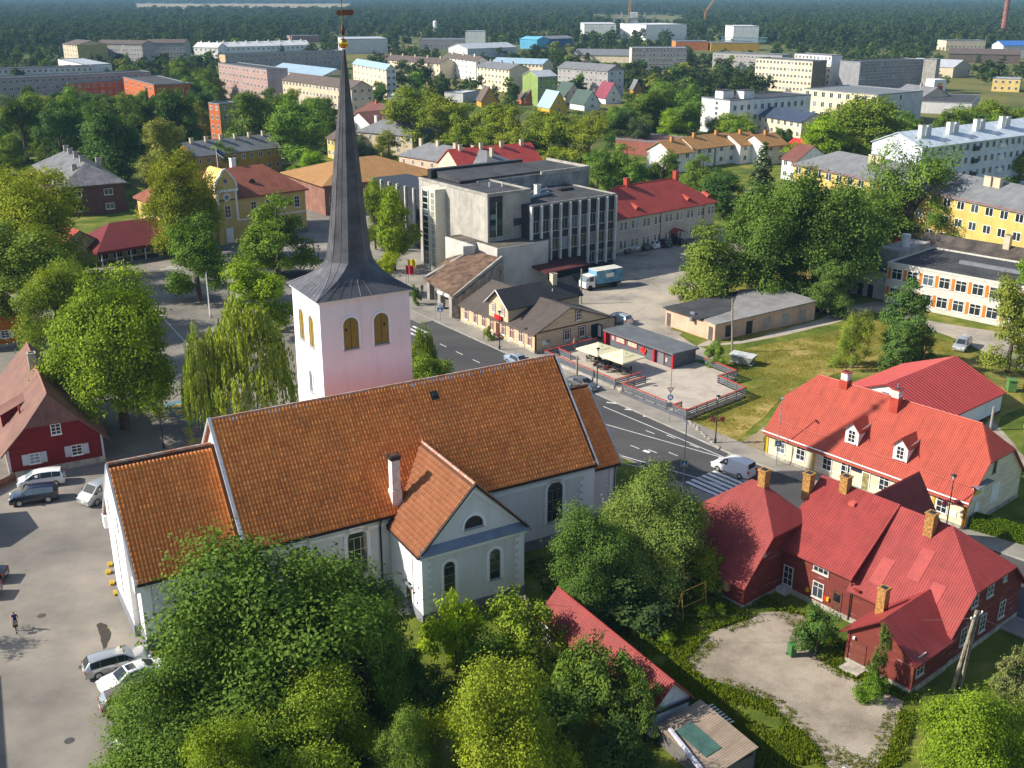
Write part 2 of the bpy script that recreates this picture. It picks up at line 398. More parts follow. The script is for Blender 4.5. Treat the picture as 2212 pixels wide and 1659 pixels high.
def slope_uv(poly):
    p = [Vector(q) for q in poly]; n = Vector((0,0,0))
    for i in range(len(p)): n += (p[i]-p[0]).cross(p[(i+1) % len(p)]-p[0])
    n.normalize(); h = Vector((-n.y, n.x, 0)); h = h.normalized() if h.length > 1e-4 else Vector((1,0,0)); v = n.cross(h)
    return n, h, v
def roof_obj(name, polys, mat, parent, t=.14):
    mb = MB()
    for poly in polys:
        n, h, v = slope_uv(poly)
        mb.face(poly, 0, [(Vector(q).dot(h), Vector(q).dot(v)) for q in poly])
        lo = [(q[0], q[1], q[2]-t) for q in poly]; mb.face(lo[::-1], 0)
        for i in range(len(poly)):
            j = (i+1) % len(poly); mb.face([lo[i], lo[j], poly[j], poly[i]], 0)
    return mb.build(name, mat, parent)
def rib_obj(name, polys, ribs, mat, parent):
    """raised ribs running up each slope: ribs = (pitch, width, height)"""
    pitch, wd, hh = ribs; mb = MB()
    for poly in polys:
        n, h, v = slope_uv(poly); o = Vector(poly[0]); q = [((Vector(p)-o).dot(h), (Vector(p)-o).dot(v)) for p in poly]
        u0, u1 = min(a for a, b in q), max(a for a, b in q); u = u0+pitch/2
        while u < u1:
            vs = []
            for i in range(len(q)):
                (a, b), (c, d) = q[i], q[(i+1) % len(q)]
                if (a-u)*(c-u) < 0: vs.append(b+(d-b)*(u-a)/(c-a))
            if len(vs) >= 2 and max(vs)-min(vs) > .15:
                lo, hi = o+h*u+v*min(vs), o+h*u+v*max(vs); a, b = h*(wd/2), n*hh
                mb.face([lo-a, lo+b-a*.4, hi+b-a*.4, hi-a][::-1]); mb.face([lo-a*.4+b, lo+a*.4+b, hi+a*.4+b, hi-a*.4+b]); mb.face([lo+a*.4+b, lo+a, hi+a, hi+a*.4+b]); mb.face([lo-a, lo+a, lo+a*.4+b, lo-a*.4+b])
            u += pitch
    if not mb.f: return
    o = mb.build(name, mat, parent); tag(o, kind='stuff'); return o
def simple(name, label, A, B, z, depth, wall, roof='flat', rmat=None, floors=0, cols=0, ecols=0, cat='building', group=None, zr=None, ov=.4, win=(1.3, 1.4), C=None, chim=0, cmat=None, wm=None, left='gable', right='gable', side='', style='two', zt=None, lm=None, lcols=0, ends=None, t=.2, para=.35, dx=None, yr=None, skip=()):
    """plain block from two eave corners of its camera-side front seen in the photograph"""
    a, b = P(*A, z), P(*B, z); d = b-a; Lx = Vector((d.x, d.y)).length; ang = math.degrees(math.atan2(d.y, d.x))
    if C: c = P(*C, z); depth = abs((c-b).dot(Vector((-d.y, d.x, 0)).normalized()))
    s = Bld(name, label, cat, a.x, a.y, ang, group).size(Lx, depth, z, zr if roof != 'flat' else None, yr)
    if roof == 'flat':
        mb = MB().box(0, Lx, 0, depth, 0, z); mb.build('wall', wall, s.o); s.flat(rmat or BITUMEN, para)
    else:
        s.walls(wall, left, right); s.roof(rmat, left, right, ov=ov, og=ov*.8, t=t)
    if lm: MB().box(-.05, 0, .0, depth, .02, z-.1).build('end_wall', lm, s.o)
    if ends: MB().box(Lx, Lx+.05, .0, depth, .02, z-.1).build('end_wall', ends, s.o)
    ww, wh = win
    if floors:
        fh = (zt or z)/floors
        for k in range(floors):
            zz = fh*k+fh*.33
            for i in range(cols):
                if (i, k) in skip: continue
                s.win('F', Lx*(i+.5)/cols, zz, ww, wh, style, far=True, fm=wm)
            for i in range(ecols): s.win('R', depth*(i+.5)/ecols, zz, ww, wh, style, far=True, fm=wm, y=Lx+(.06 if ends else 0))
            for i in range(lcols): s.win('L', depth*(i+.5)/lcols, zz, ww, wh, style, far=True, fm=wm, y=-.06 if lm else 0)
    zc = (zr if roof != 'flat' else z)
    for i in range(chim): s.chimney(Lx*(i+.5)/chim, s.yr-(.6 if roof != 'flat' else 0), zc-1.2, zc+1., .9, .7, cmat or CONC)
    return s
# ---------------------------------------------------------------- ground, streets, lawns
GRASS = blend2('lawn', (.055, .095, .012), (.14, .17, .022), .16, .38, .55, cc=(.30, .25, .08), fine=.6, bscale=5, bump=.6)
LAWN = blend2('dry_lawn', (.085, .115, .016), (.22, .195, .038), .11, .36, .50, cc=(.42, .31, .11), fine=.5, bscale=5, bump=.5)
ASPH = blend2('old_asphalt', (.15, .14, .127), (.26, .235, .204), .09, .34, .56, cc=(.33, .293, .25), fine=.35, bscale=26, bump=.12)
ROADM = blend2('street_asphalt', (.06, .06, .063), (.092, .09, .09), .07, .35, .62, fine=.3, bscale=22, bump=.1, aniso=(R(52), .35, 1.6))
YARDM = blend2('yard_asphalt', (.21, .195, .175), (.40, .35, .29), .12, .36, .55, cc=(.47, .40, .32), fine=.35, bscale=12, bump=.15)
GRAVEL = blend2('gravel', (.24, .20, .155), (.39, .33, .265), .22, .36, .56, cc=(.45, .40, .33), fine=.55, bscale=14, bump=.5)
PAVE = blend2('pavement_slabs', (.21, .195, .175), (.31, .285, .25), .25, .36, .6, fine=.35, bscale=18, bump=.2)
KERB = surf('kerb_stone', (.34, .32, .29), .9, .15, 1.2, bump=.2)
DIRT = blend2('bare_earth', (.20, .15, .095), (.34, .27, .18), .3, .35, .6, fine=.5, bscale=9, bump=.4)
LINE = surf('road_paint', (.72, .72, .70), .7, .12, 3, fine=.35)
FIELD = blend2('far_ground', (.055, .085, .02), (.16, .15, .045), .012, .40, .56, fine=.4, bscale=.6, bump=0)
STUBBLE = surf('grain_field', (.27, .21, .11), .95, .12, .01)
S = 9000
sheet('ground', [(-S, -400), (S, -400), (S, S), (-S, S)], -.02, FIELD)
tag(sheet('town_ground', [(-150, 20), (120, 20), (190, 330), (-190, 330)], -.008, GRASS))
paved = sheet('square', wavy([(-150, 30), (-24, 30), (-27.2, 69), (-29, 72), (-33.8, 80.5), (-29, 86), (-24, 96), (-14, 106), (-4, 112), (6, 112), (16, 100), (26.5, 89), (60, 56), (66, 62), (46, 84), (30, 102), (20, 116), (12.6, 125), (27, 154), (34, 160), (52, 205), (40, 235), (-5, 262), (-48, 268), (-52, 232), (-66, 198), (-78, 186), (-95, 200), (-150, 150)], .05, 6), .0, ASPH)
# main street: kerb on the far side, then the carriageway width
KL = [(-46, 203.6), (-10.6, 153.9), (11.4, 122.9), (23.7, 105.8), (33.6, 94.6), (43.8, 84.0), (80, 47)]
def offs(line, d):
    out = []
    for i, p in enumerate(line):
        a, b = Vector(line[max(0, i-1)]), Vector(line[min(len(line)-1, i+1)]); t = (b-a).normalized(); out.append(Vector(p)+Vector((t.y, -t.x))*d)
    return out
road = sheet('road', list(KL)+[tuple(p) for p in offs(KL, 9.6)][::-1], .006, ROADM)
def strip(name, line, d0, d1, z0, z1, mat, parent=None, kind='structure'):
    a, b = offs(line, d0), offs(line, d1); mb = MB()
    for i in range(len(line)-1):
        q = [a[i], b[i], b[i+1], a[i+1]]
        ar = sum(q[k].x*q[(k+1) % 4].y-q[(k+1) % 4].x*q[k].y for k in range(4))
        if ar < 0: q = q[::-1]
        mb.prism([tuple(p) for p in q], z0, z1)
    o = mb.build(name, mat, parent)
    return o if parent else tag(o, kind=kind)
FAR = KL
strip('pavement', FAR, -3.2, -.16, -.05, .11, PAVE); strip('kerb', FAR, -.16, 0, -.05, .125, KERB)
NL = offs(KL, 9.6)[3:]
strip('pavement', NL, .16, 2.6, -.05, .11, PAVE); strip('kerb', NL, 0, .16, -.05, .125, KERB)
# wide footway in front of the culture house and shops
tag(sheet('pavement', [(-44, 196), (-13.7, 154.2), (-9.2, 157.5), (-6, 165), (-2, 186), (-30, 218)], .10, PAVE, thick=.1))
# painted markings
def bar(p, q, w, z=.0105, name='road_marking', mat=None, parent=None):
    a, b = Vector(p[:2]), Vector(q[:2]); t = (b-a).normalized(); n = Vector((-t.y, t.x))*(w/2)
    mb = MB(); mb.face([(*(a+n*-1), z), (*(b-n), z), (*(b+n), z), (*(a+n), z)]); return mb.build(name, mat or LINE, parent or road)
def pd(x, y): return P(x, y)[:2]
for a, b in (((1303, 878), (1600, 1003)), ((1306, 916), (1562, 989)), ((1345, 985), (1560, 1048)), ((1350, 1002), (1400, 1012))): bar(pd(*a), pd(*b), .12)
for i in range(7):      # broad dashes along the turning lane
    x0, y0 = 1310+i*39.6, 869+i*14.9
    p = P(x0, y0); bar(p, (p.x+1.25, p.y-.42), .28)
for x, y in ((1362, 962), (1400, 971), (1444, 977), (1395, 930), (1440, 940), (1490, 960)): p = P(x, y); bar(p, (p.x+.85, p.y-.95), .12)
p = P(1390, 973); bar(p, (p.x+.6, p.y-.55), .5)
for i in range(8):      # zebra crossing
    c = Vector((18.6+.62*i*1.02, 96.9+.50*i*1.02)); bar((c.x-1.45, c.y+1.75), (c.x+1.45, c.y-1.75), .5)
for i in range(9):      # lane dashes up the street
    c = Vector((-11.6, 146.5))+Vector((.58, -.815))*(i*4.2-6); bar(c, c+Vector((1.0, -1.4)), .13)
for i in range(5):      # crossing by the culture house
    c = Vector((-13.6-1.0*i*.82, 151.4-1.0*i*.57)); bar((c.x-1.2, c.y+1.7), (c.x+1.2, c.y-1.7), .45)
for a, b in (((310, 640), (420, 760)), ((975, 765), (1040, 800)), ((450, 735), (470, 760))): bar(pd(*a), pd(*b), .12, z=.0045, parent=paved)
for x, y in ((360, 577), (375, 580), (345, 582)): p = P(x, y); bar(p, (p.x+2.2, p.y+1.3), .3, z=.0045, parent=paved)
# painted figures on the paving beside the birch
BLUEP = surf('blue_paving_paint', (.13, .24, .30), .8, .15, 1, fine=.4); YELP = surf('yellow_paving_paint', (.46, .34, .10), .8, .15, 1, fine=.4); PINKP = surf('pink_paving_paint', (.40, .24, .17), .8, .15, 1, fine=.4)
sheet('painted_panel', [pd(*q) for q in ((352, 872), (398, 862), (428, 908), (410, 926))], .0045, BLUEP, parent=paved)
for q in (((362, 878), (398, 870), (404, 876), (372, 886)), ((372, 889), (412, 878), (420, 888), (384, 898)), ((384, 902), (424, 898), (428, 906), (396, 908)), ((402, 870), (410, 884), (404, 886), (398, 874))): sheet('painted_shape', [pd(*p) for p in q], .009, YELP, parent=paved)
sheet('painted_shape', [pd(*q) for q in ((388, 925), (425, 915), (432, 935), (405, 945))], .0045, PINKP, parent=paved)
sheet('painted_shape', [pd(*q) for q in ((402, 950), (440, 944), (440, 955), (410, 960))], .0045, YELP, parent=paved)
# yard behind the culture house, lanes, lawns, gravel
tag(sheet('yard', wavy([pd(*q) for q in ((1225, 640), (1300, 560), (1330, 520), (1560, 490), (1590, 560), (1480, 640), (1440, 690), (1440, 712), (1500, 745), (1560, 765), (1545, 780), (1500, 776), (1310, 700), (1240, 690))], .3, 3), .005, YARDM))
tag(sheet('lane', wavy([pd(*q) for q in ((1500, 748), (1600, 742), (1700, 722), (1800, 700), (1880, 672), (1960, 690), (2080, 740), (2212, 800), (2212, 725), (2080, 705), (1990, 690), (1900, 650), (1820, 660), (1770, 690), (1700, 708), (1600, 730), (1530, 735))], .25, 3, 4), .005, YARDM))
tag(sheet('lawn', wavy([pd(*q) for q in ((1482, 908), (1530, 952), (1580, 972), (1650, 900), (1720, 830), (1850, 800), (2000, 820), (2212, 960), (2212, 812), (2090, 750), (1980, 712), (1880, 690), (1800, 716), (1700, 736), (1610, 752), (1560, 790), (1640, 830), (1615, 852))], .35, 2.5, 2), .012, LAWN))
tag(sheet('lawn', wavy([pd(*q) for q in ((1450, 712), (1560, 742), (1640, 728), (1760, 692), (1790, 650), (1850, 600), (1850, 560), (1700, 560), (1560, 600), (1475, 640))], .3, 2.5, 8), .013, LAWN))
tag(sheet('lawn', wavy([pd(*q) for q in ((2085, 1146), (2160, 1160), (2212, 1120), (2212, 880), (2160, 900), (2130, 1010))], .2, 2, 6), .018, GRASS))
tag(sheet('gravel_yard', wavy([pd(*q) for q in ((1478, 1425), (1530, 1375), (1580, 1345), (1680, 1318), (1740, 1330), (1760, 1420), (1850, 1470), (1950, 1515), (1930, 1600), (1890, 1670), (1880, 1900), (1760, 1900), (1790, 1659), (1740, 1590), (1660, 1520), (1560, 1480), (1500, 1450))], .3, 1.2, 3), .012, GRAVEL))
tag(sheet('gravel_path', wavy([pd(*q) for q in ((2140, 905), (2212, 985), (2212, 1010), (2150, 960), (2115, 925))], .15, 1.5, 5), .022, GRAVEL))
tag(sheet('earth_bank', wavy([pd(*q) for q in ((1570, 985), (1650, 920), (1652, 980), (1610, 1000))], .2, 1.2, 5), .016, DIRT))
tag(sheet('stain', wavy([pd(*q) for q in ((208, 1350), (216, 1345), (229, 1349), (240, 1368), (237, 1380), (231, 1398), (225, 1403), (221, 1392), (214, 1368))], .05, .5, 5), .0046, surf('oil_stain', (.045, .038, .03), .7, .1, 2)), kind='structure')
MH = surf('cast_iron', (.07, .068, .065), .7, .2, 4)
for x, y in ((90, 1330), (180, 1440), (150, 1600), (300, 1110), (380, 640), (430, 740)): p = P(x, y); mb = MB(); mb.lathe([(.34, 0), (.34, .006), (.3, .008)], 16); mb.build('manhole_cover', MH, paved, (p.x, p.y, .001))
for x, y in ((1494, 946), (1402, 905), (1000, 742), (1040, 800)): p = P(x, y); MB().lathe([(.33, 0), (.33, .006), (.29, .008)], 16).build('manhole_cover', MH, road, (p.x, p.y, .007))
TAR = surf('tar_seam', (.055, .053, .05), .6, .1, 3)
for k_, (a_, b_) in enumerate((((1300, 650), (1420, 600)), ((1330, 700), (1400, 660)), ((330, 640), (400, 600)))):
    a_, b_ = Vector(pd(*a_)), Vector(pd(*b_)); rk = random.Random(k_); n_ = 14; pts_ = [a_.lerp(b_, t_/n_)+Vector((rk.uniform(-.25, .25), rk.uniform(-.25, .25))) for t_ in range(n_+1)]; mb = MB(); d_ = (b_-a_).normalized(); q_ = Vector((-d_.y, d_.x))
    for i_ in range(n_): w0, w1 = .012+.02*rk.random(), .012+.02*rk.random(); mb.face([(*(pts_[i_]-q_*w0), .0047), (*(pts_[i_+1]-q_*w1), .0047), (*(pts_[i_+1]+q_*w1), .0047), (*(pts_[i_]+q_*w0), .0047)])
    mb.build('tar_seam', TAR, paved if k_ > 1 else paved, (0, 0, .004 if k_ < 2 else 0))
tag(sheet('field', [pd(*q) for q in ((285, 8), (765, 8), (765, 30), (285, 30))], .2, STUBBLE))
tag(sheet('field', [pd(*q) for q in ((2230, 4), (1990, 4), (2000, 6), (2230, 7))], .2, STUBBLE))
# ---------------------------------------------------------------- the church
TILE = None
def tilemat(name='clay_pantile', cs=((.50, .13, .035), (.82, .27, .065), (.92, .40, .11))):
    m, t = newmat(name)
    at = N(t, 'ShaderNodeAttribute', attribute_name='tone'); co = N(t, 'ShaderNodeTexCoord')
    n1 = N(t, 'ShaderNodeTexNoise', Scale=.45, Detail=6, Roughness=.7); L(t, co.outputs['Object'], n1.inputs['Vector'])
    c = ramp(t, at.outputs['Fac'], [(0, cs[0]), (.5, cs[1]), (1, cs[2])])
    mx = N(t, 'ShaderNodeMix', data_type='RGBA', blend_type='MULTIPLY'); mx.inputs[0].default_value = .7
    L(t, c, mx.inputs[6]); L(t, ramp(t, n1.outputs['Fac'], [(.3, (.80, .74, .70)), (.65, (1.2, 1.2, 1.2))]), mx.inputs[7])
    b = N(t, 'ShaderNodeBsdfPrincipled', Roughness=.62); b.inputs['Specular IOR Level'].default_value = .35; L(t, mx.outputs[2], b.inputs['Base Color'])
    o = N(t, 'ShaderNodeOutputMaterial'); L(t, b.outputs[0], o.inputs[0]); return m
TILE = tilemat(); TILE2 = tilemat('old_pantile', ((.19, .07, .028), (.30, .115, .048), (.39, .17, .08))); UNDER = surf('roof_underlay', (.10, .04, .02), .9, .1, 1)
rng = np.random.default_rng(7)
PITCH_T, ROW_T = .29, .42
def tile_verts(w, l):
    """one pantile, u across, v up the slope, h out of the slope"""
    us = np.linspace(0, w, 6); hs = .115*np.array([.05, .42, .78, 1, .62, .05])
    lo = [(a, 0, h+.045) for a, h in zip(us, hs)]; hi = [(a, l, h) for a, h in zip(us, hs)]; lip = [(a, 0, h-.02) for a, h in zip(us, hs)]
    return np.array(lo+hi+lip), [(i, i+1, 7+i, 6+i) for i in range(5)]+[(12+i, 13+i, i+1, i) for i in range(5)]
def tile_field(name, origin, hvec, vvec, nvec, ulen, vlen, parent, mask=None, single=0, edge=0, tmat=None):
    """covers a slope with tiles; `single` of them (those nearest the lower corner) are objects of their own"""
    tv, tf = tile_verts(PITCH_T, ROW_T+.05); nu, nv = int(ulen/PITCH_T), int(vlen/ROW_T)
    O, Hh, V, Nn = (np.array(q) for q in (origin, hvec, vvec, nvec))
    pl = [(i, j) for j in range(nv) for i in range(nu) if mask is None or mask(i*PITCH_T+.1, j*ROW_T+.15)]
    singles = []
    if single:
        r = max(1, int(math.sqrt(single)*.8)); singles = [q for q in pl if edge <= q[0] < edge+single//r and q[1] < r][:single]; ss = set(singles); pl = [q for q in pl if q not in ss]
    A = np.array(pl, float); base = O+np.outer(A[:, 0]*PITCH_T, Hh)+np.outer(A[:, 1]*ROW_T, V)
    jit = rng.normal(0, .006, (len(pl), 1, 1))
    vv = base[:, None, :]+(tv[None, :, 0:1]*Hh+tv[None, :, 1:2]*V+(tv[None, :, 2:3]+jit)*Nn)
    n = tv.shape[0]; f = np.array(tf); F = (np.arange(len(pl))*n)[:, None, None]+f[None]
    me = bpy.data.meshes.new(name); fast_mesh(me, vv.reshape(-1, 3), F.reshape(-1, 4)); me.materials.append(tmat or TILE)
    tone = np.clip(rng.normal(.5, .09, len(pl)), 0, 1); at = me.attributes.new('tone', 'FLOAT', 'POINT'); at.data.foreach_set('value', np.repeat(tone, n))
    tag(link(name, me, parent), kind='stuff')
    if singles:
        ms = []
        for k in range(6):
            m2 = bpy.data.meshes.new('roof_tile'); fast_mesh(m2, np.array([tv[:, 0:1]*Hh+tv[:, 1:2]*V+tv[:, 2:3]*Nn])[0], f); m2.materials.append(TILE)
            at = m2.attributes.new('tone', 'FLOAT', 'POINT'); at.data.foreach_set('value', np.full(n, .38+.05*k)); ms.append(m2)
        for i, j in singles: link('roof_tile', ms[int(rng.integers(6))], parent, tuple(O+i*PITCH_T*Hh+j*ROW_T*V+rng.normal(0, .004)*Nn))
def fast_mesh(me, v, f):
    nf, k = f.shape
    me.vertices.add(len(v)); me.vertices.foreach_set('co', np.ascontiguousarray(v, dtype=np.float32).ravel())
    me.loops.add(nf*k); me.loops.foreach_set('vertex_index', np.ascontiguousarray(f, dtype=np.int32).ravel())
    me.polygons.add(nf); me.polygons.foreach_set('loop_start', np.arange(0, nf*k, k, dtype=np.int32))
    me.update(calc_edges=True)
CH = Bld('church', 'white plastered church with orange tiled roofs and tall dark spire', 'church', -6.99, 73.02, 29.9)
CW = surf('church_wall', (.75, .73, .725), .9, .04, .3, bump=.35, bscale=16, streak=.10)
CT = surf('church_trim', (.89, .885, .89), .8, .03, .5)
LEAD = surf('dark_sheet_metal', (.075, .078, .092), .48, .16, .9, metal=.25, spec=.5, fine=.3)
SPIRE = surf('spire_metal', (.098, .098, .115), .55, .22, .7, metal=.15, spec=.4, fine=.35)
c0 = CH.o
# nave, choir, transept, eastern annexe: walls
def gable_x(name, x0, x1, y0, y1, ze, zr, mat):
    ym = (y0+y1)/2; mb = MB(); mb.face([(x0,y0,0),(x1,y0,0),(x1,y0,ze),(x0,y0,ze)]); mb.face([(x1,y1,0),(x0,y1,0),(x0,y1,ze),(x1,y1,ze)])
    mb.face([(x1,y0,0),(x1,y1,0),(x1,y1,ze),(x1,ym,zr),(x1,y0,ze)]); mb.face([(x0,y1,0),(x0,y0,0),(x0,y0,ze),(x0,ym,zr),(x0,y1,ze)])
    return mb.build(name, mat, c0)
gable_x('nave_wall', -11.8, 20, 6, 20, 7.45, 15.05, CW)
gable_x('choir_wall', -19.6, -11.8, 7.2, 18.8, 6.55, 13.05, CW)
gable_x('annexe_wall', 20, 23.3, 7.3, 18.3, 6.2, 11.6, CW)
mb = MB(); mb.face([(0,0,0),(9.16,0,0),(9.16,0,6.5),(4.58,0,11.1),(0,0,6.5)]); mb.face([(0,6.2,0),(0,0,0),(0,0,6.5),(0,6.2,6.5)]); mb.face([(9.16,0,0),(9.16,6.2,0),(9.16,6.2,6.5),(9.16,0,6.5)])
mb.build('transept_wall', CW, c0)
# roofs
def slope(name, x0, x1, ye, ze, yr, zr, single=0, mask=None, edge=0):
    """slope with its eave along x"""
    v = Vector((0, yr-ye, zr-ze)); vl = v.length; v.normalize(); h = Vector((1,0,0)) if yr > ye else Vector((-1,0,0)); n = h.cross(v)
    o = Vector((x0 if yr > ye else x1, ye, ze))
    p = [o, o+h*(x1-x0), o+h*(x1-x0)+v*vl, o+v*vl]; r = roof_obj(name, [[tuple(q) for q in p]], UNDER, c0, .12)
    tile_field('roof_tiles', o+n*.01, h, v, n, x1-x0, vl, r, mask, single, edge); return r
ns = (15.2-7.1)/7.35
nave = slope('nave_roof', -12.0, 20.15, 5.6, 7.05, 13, 15.2)
roof_obj('nave_roof_rear', [[(20.15, 20.4, 7.05), (-12.0, 20.4, 7.05), (-12.0, 13, 15.2), (20.15, 13, 15.2)]], roofc('clay_rear', (.36, .12, .045), row=.42, pitch=.29), c0)
choir = slope('choir_roof', -19.95, -11.85, 6.6, 5.98, 13, 13.2, single=300)
roof_obj('choir_roof_rear', [[(-11.85, 19.4, 5.98), (-19.95, 19.4, 5.98), (-19.95, 13, 13.2), (-11.85, 13, 13.2)]], MATS['roof_clay_rear'], c0)
slope('annexe_roof', 20.2, 23.7, 6.9, 5.85, 12.8, 11.75)
roof_obj('annexe_roof_rear', [[(23.7, 18.7, 5.85), (20.2, 18.7, 5.85), (20.2, 12.8, 11.75), (23.7, 12.8, 11.75)]], MATS['roof_clay_rear'], c0)
# transept slopes (eaves along y)
for sx in (-1, 1):
    e = Vector((4.58+sx*4.95, -.35, 6.12)); top = Vector((4.58, -.35, 11.2)); v = top-e; vl = v.length; v.normalize()
    if sx < 0: h = Vector((0,-1,0)); o = Vector((e.x, 9.6, e.z))
    else: h = Vector((0,1,0)); o = e.copy()
    n = h.cross(v); ln = 9.95
    r = roof_obj('transept_roof', [[tuple(q) for q in (o, o+h*ln, o+h*ln+v*vl, o+v*vl)]], UNDER, c0, .12)
    def keep(uu, vv, o=o, h=h, v=v):
        q = o+h*uu+v*vv; return q.z > 7.0+(q.y-5.6)*ns-.5
    tile_field('roof_tiles', o+n*.01, h, v, n, ln, vl, r, keep, tmat=TILE2)
RIDGE = surf('ridge_tile', (.36, .15, .08), .75, .3, 2, col2=(.50, .42, .38))
def ridge(a, b, parent, step=.42):
    a, b = Vector(a), Vector(b); n = int((b-a).length/step); mb = MB(); d = (b-a)/n
    for k in range(n): mb.tube([a+d*k, a+d*(k+.97)], [.13, .115], 6)
    tag(mb.build('ridge_tiles', RIDGE, parent), kind='stuff')
ridge((-12, 13, 15.25), (20.15, 13, 15.25), nave); ridge((-19.95, 13, 13.25), (-12.0, 13, 13.25), choir); ridge((4.58, -.35, 11.25), (4.58, 9.2, 11.25), c0); ridge((20.2, 12.8, 11.8), (23.7, 12.8, 11.8), c0)
# pale tin plates set in below the ridge
PLATE = surf('bright_tin', (.60, .62, .66), .35, .2, 3, metal=.6)
mb = MB(); v = Vector((0, 7.4, 8.15)).normalized(); n = Vector((1,0,0)).cross(v)
for k in range(60):
    x = random.Random(k).uniform(6, 19.6) if k < 44 else random.Random(k).uniform(-11, 6)
    p = Vector((x, 13, 15.2))-v*random.Random(k+99).uniform(.35, .55)+n*.1; hx = Vector((.11, 0, 0))
    mb.face([p-hx, p+hx, p+hx+v*.3, p-hx+v*.3])
tag(mb.build('ridge_flashing', PLATE, nave), kind='stuff')
# verges, gutters, ledges
def bar3(name, pts, r, mat, parent=c0, n=6): return MB().tube(pts, r, n).build(name, mat, parent)
VERGE = surf('verge_metal', (.50, .52, .56), .5, .12, 1, metal=.3)
def verge(a, b, w=.16, hgt=.22, mat=VERGE, name='verge'):
    a, b = Vector(a), Vector(b); d = b-a; h = Vector((w/2, 0, 0)) if abs(d.x) < .01 else Vector((0, w/2, 0)); z = Vector((0, 0, hgt))
    mb = MB(); lo = [a-h, a+h, b+h, b-h]; hi = [p+z for p in lo]
    for q in ([hi[0], hi[1], hi[2], hi[3]], [lo[0], lo[1], hi[1], hi[0]], [lo[1], lo[2], hi[2], hi[1]], [lo[2], lo[3], hi[3], hi[2]], [lo[3], lo[0], hi[0], hi[3]], [lo[3], lo[2], lo[1], lo[0]]): mb.face(q)
    return mb.build(name, mat, c0)
verge((-12.0, 5.5, 6.85), (-12.0, 13, 15.15), .26, .3); verge((-12.0, 20.5, 6.85), (-12.0, 13, 15.15), .26, .3)
verge((20.17, 5.5, 6.85), (20.17, 13, 15.15), .14, .25); verge((-20.0, 6.5, 5.8), (-20.0, 13, 13.1)); verge((-20.0, 19.5, 5.8), (-20.0, 13, 13.1)); verge((23.75, 6.85, 5.7), (23.75, 12.8, 11.65))
verge((-.42, -.4, 5.98), (4.58, -.4, 11.1), .12, .2, DARK, 'gable_verge'); verge((9.58, -.4, 5.98), (4.58, -.4, 11.1), .12, .2, DARK, 'gable_verge')
bar3('gutter', [(-11.9, 5.5, 6.95), (0, 5.5, 6.95)], .08, DARK); bar3('gutter', [(9.3, 5.5, 6.95), (20.1, 5.5, 6.95)], .08, DARK); bar3('gutter', [(-19.9, 6.5, 5.9), (-12.1, 6.5, 5.9)], .08, DARK); bar3('gutter', [(20.3, 6.8, 5.75), (23.6, 6.8, 5.75)], .08, DARK)
bar3('gutter', [(-.44, -.3, 6.02), (-.44, 5.6, 6.02)], .07, DARK); bar3('gutter', [(9.6, -.3, 6.02), (9.6, 5.6, 6.02)], .07, DARK)
bar3('downpipe', [(-.9, 5.55, 6.9), (-.9, 5.75, 6.5), (-.9, 5.85, 6.2), (-.9, 5.85, .2)], .075, DARK)
bar3('downpipe', [(23.2, 7.1, 5.6), (23.2, 7.15, .2)], .06, DARK)
# cornices and corner trim, plinths (each a little proud of the wall)
def bx(name, x0, x1, y0, y1, z0, z1, mat=CT): return MB().box(x0, x1, y0, y1, z0, z1).build(name, mat, c0)
bx('cornice', -11.85, -.02, 5.74, 6.05, 6.75, 7.3); bx('cornice', 9.2, 20.1, 5.74, 6.05, 6.75, 7.3); bx('frieze', -11.85, -.02, 5.93, 6.05, 6.1, 6.4); bx('frieze', 9.2, 20.1, 5.93, 6.05, 6.1, 6.4)
bx('cornice', -19.7, -11.85, 6.95, 7.25, 5.75, 6.35); bx('cornice', 20.1, 23.4, 7.08, 7.35, 5.6, 6.1)
bx('plinth', -19.75, -11.75, 7.08, 7.3, 0, .95, PLINTH); bx('plinth', -11.85, 20.08, 5.88, 6.1, 0, .95, PLINTH); bx('plinth', -.1, 9.26, -.1, .1, 0, .8, PLINTH); bx('plinth', -.1, .1, .1, 6, 0, .8, PLINTH); bx('plinth', -19.72, -19.5, 7.3, 18.8, 0, .95, PLINTH); bx('plinth', 9.06, 9.26, .1, 6, 0, .8, PLINTH); bx('plinth', 20.1, 23.4, 7.2, 7.4, 0, .9, PLINTH)
for x in (-19.68, -12.6): bx('pilaster', x, x+.75, 7.1, 7.3, .95, 5.75)
for x in (19.35, 22.7): bx('pilaster', x, x+.7, (5.9 if x < 20 else 7.2), (6.1 if x < 20 else 7.4), .95, 6.1 if x < 20 else 5.6)
def quoins(x, side, y=-.06):
    mb = MB(); mb.box(*((x, x+.5) if side > 0 else (x-.5, x)), y, .05, .8, 5.7)
    for k in range(7):
        z = 1.0+k*.68; mb.box(*((x+.5, x+.82) if side > 0 else (x-.82, x-.5)), y, .05, z, z+.34)
    mb.build('quoins', CT, c0)
quoins(-.02, 1); quoins(9.18, -1)
mb = MB(); mb.box(18.85, 19.35, 5.91, 6.05, .95, 6.1)
for k in range(7): mb.box(18.5, 18.85, 5.91, 6.05, 1.1+k*.7, 1.45+k*.7)
mb.build('quoins', CT, c0)
bx('cornice', -.2, 9.36, -.2, .05, 5.7, 6.22)
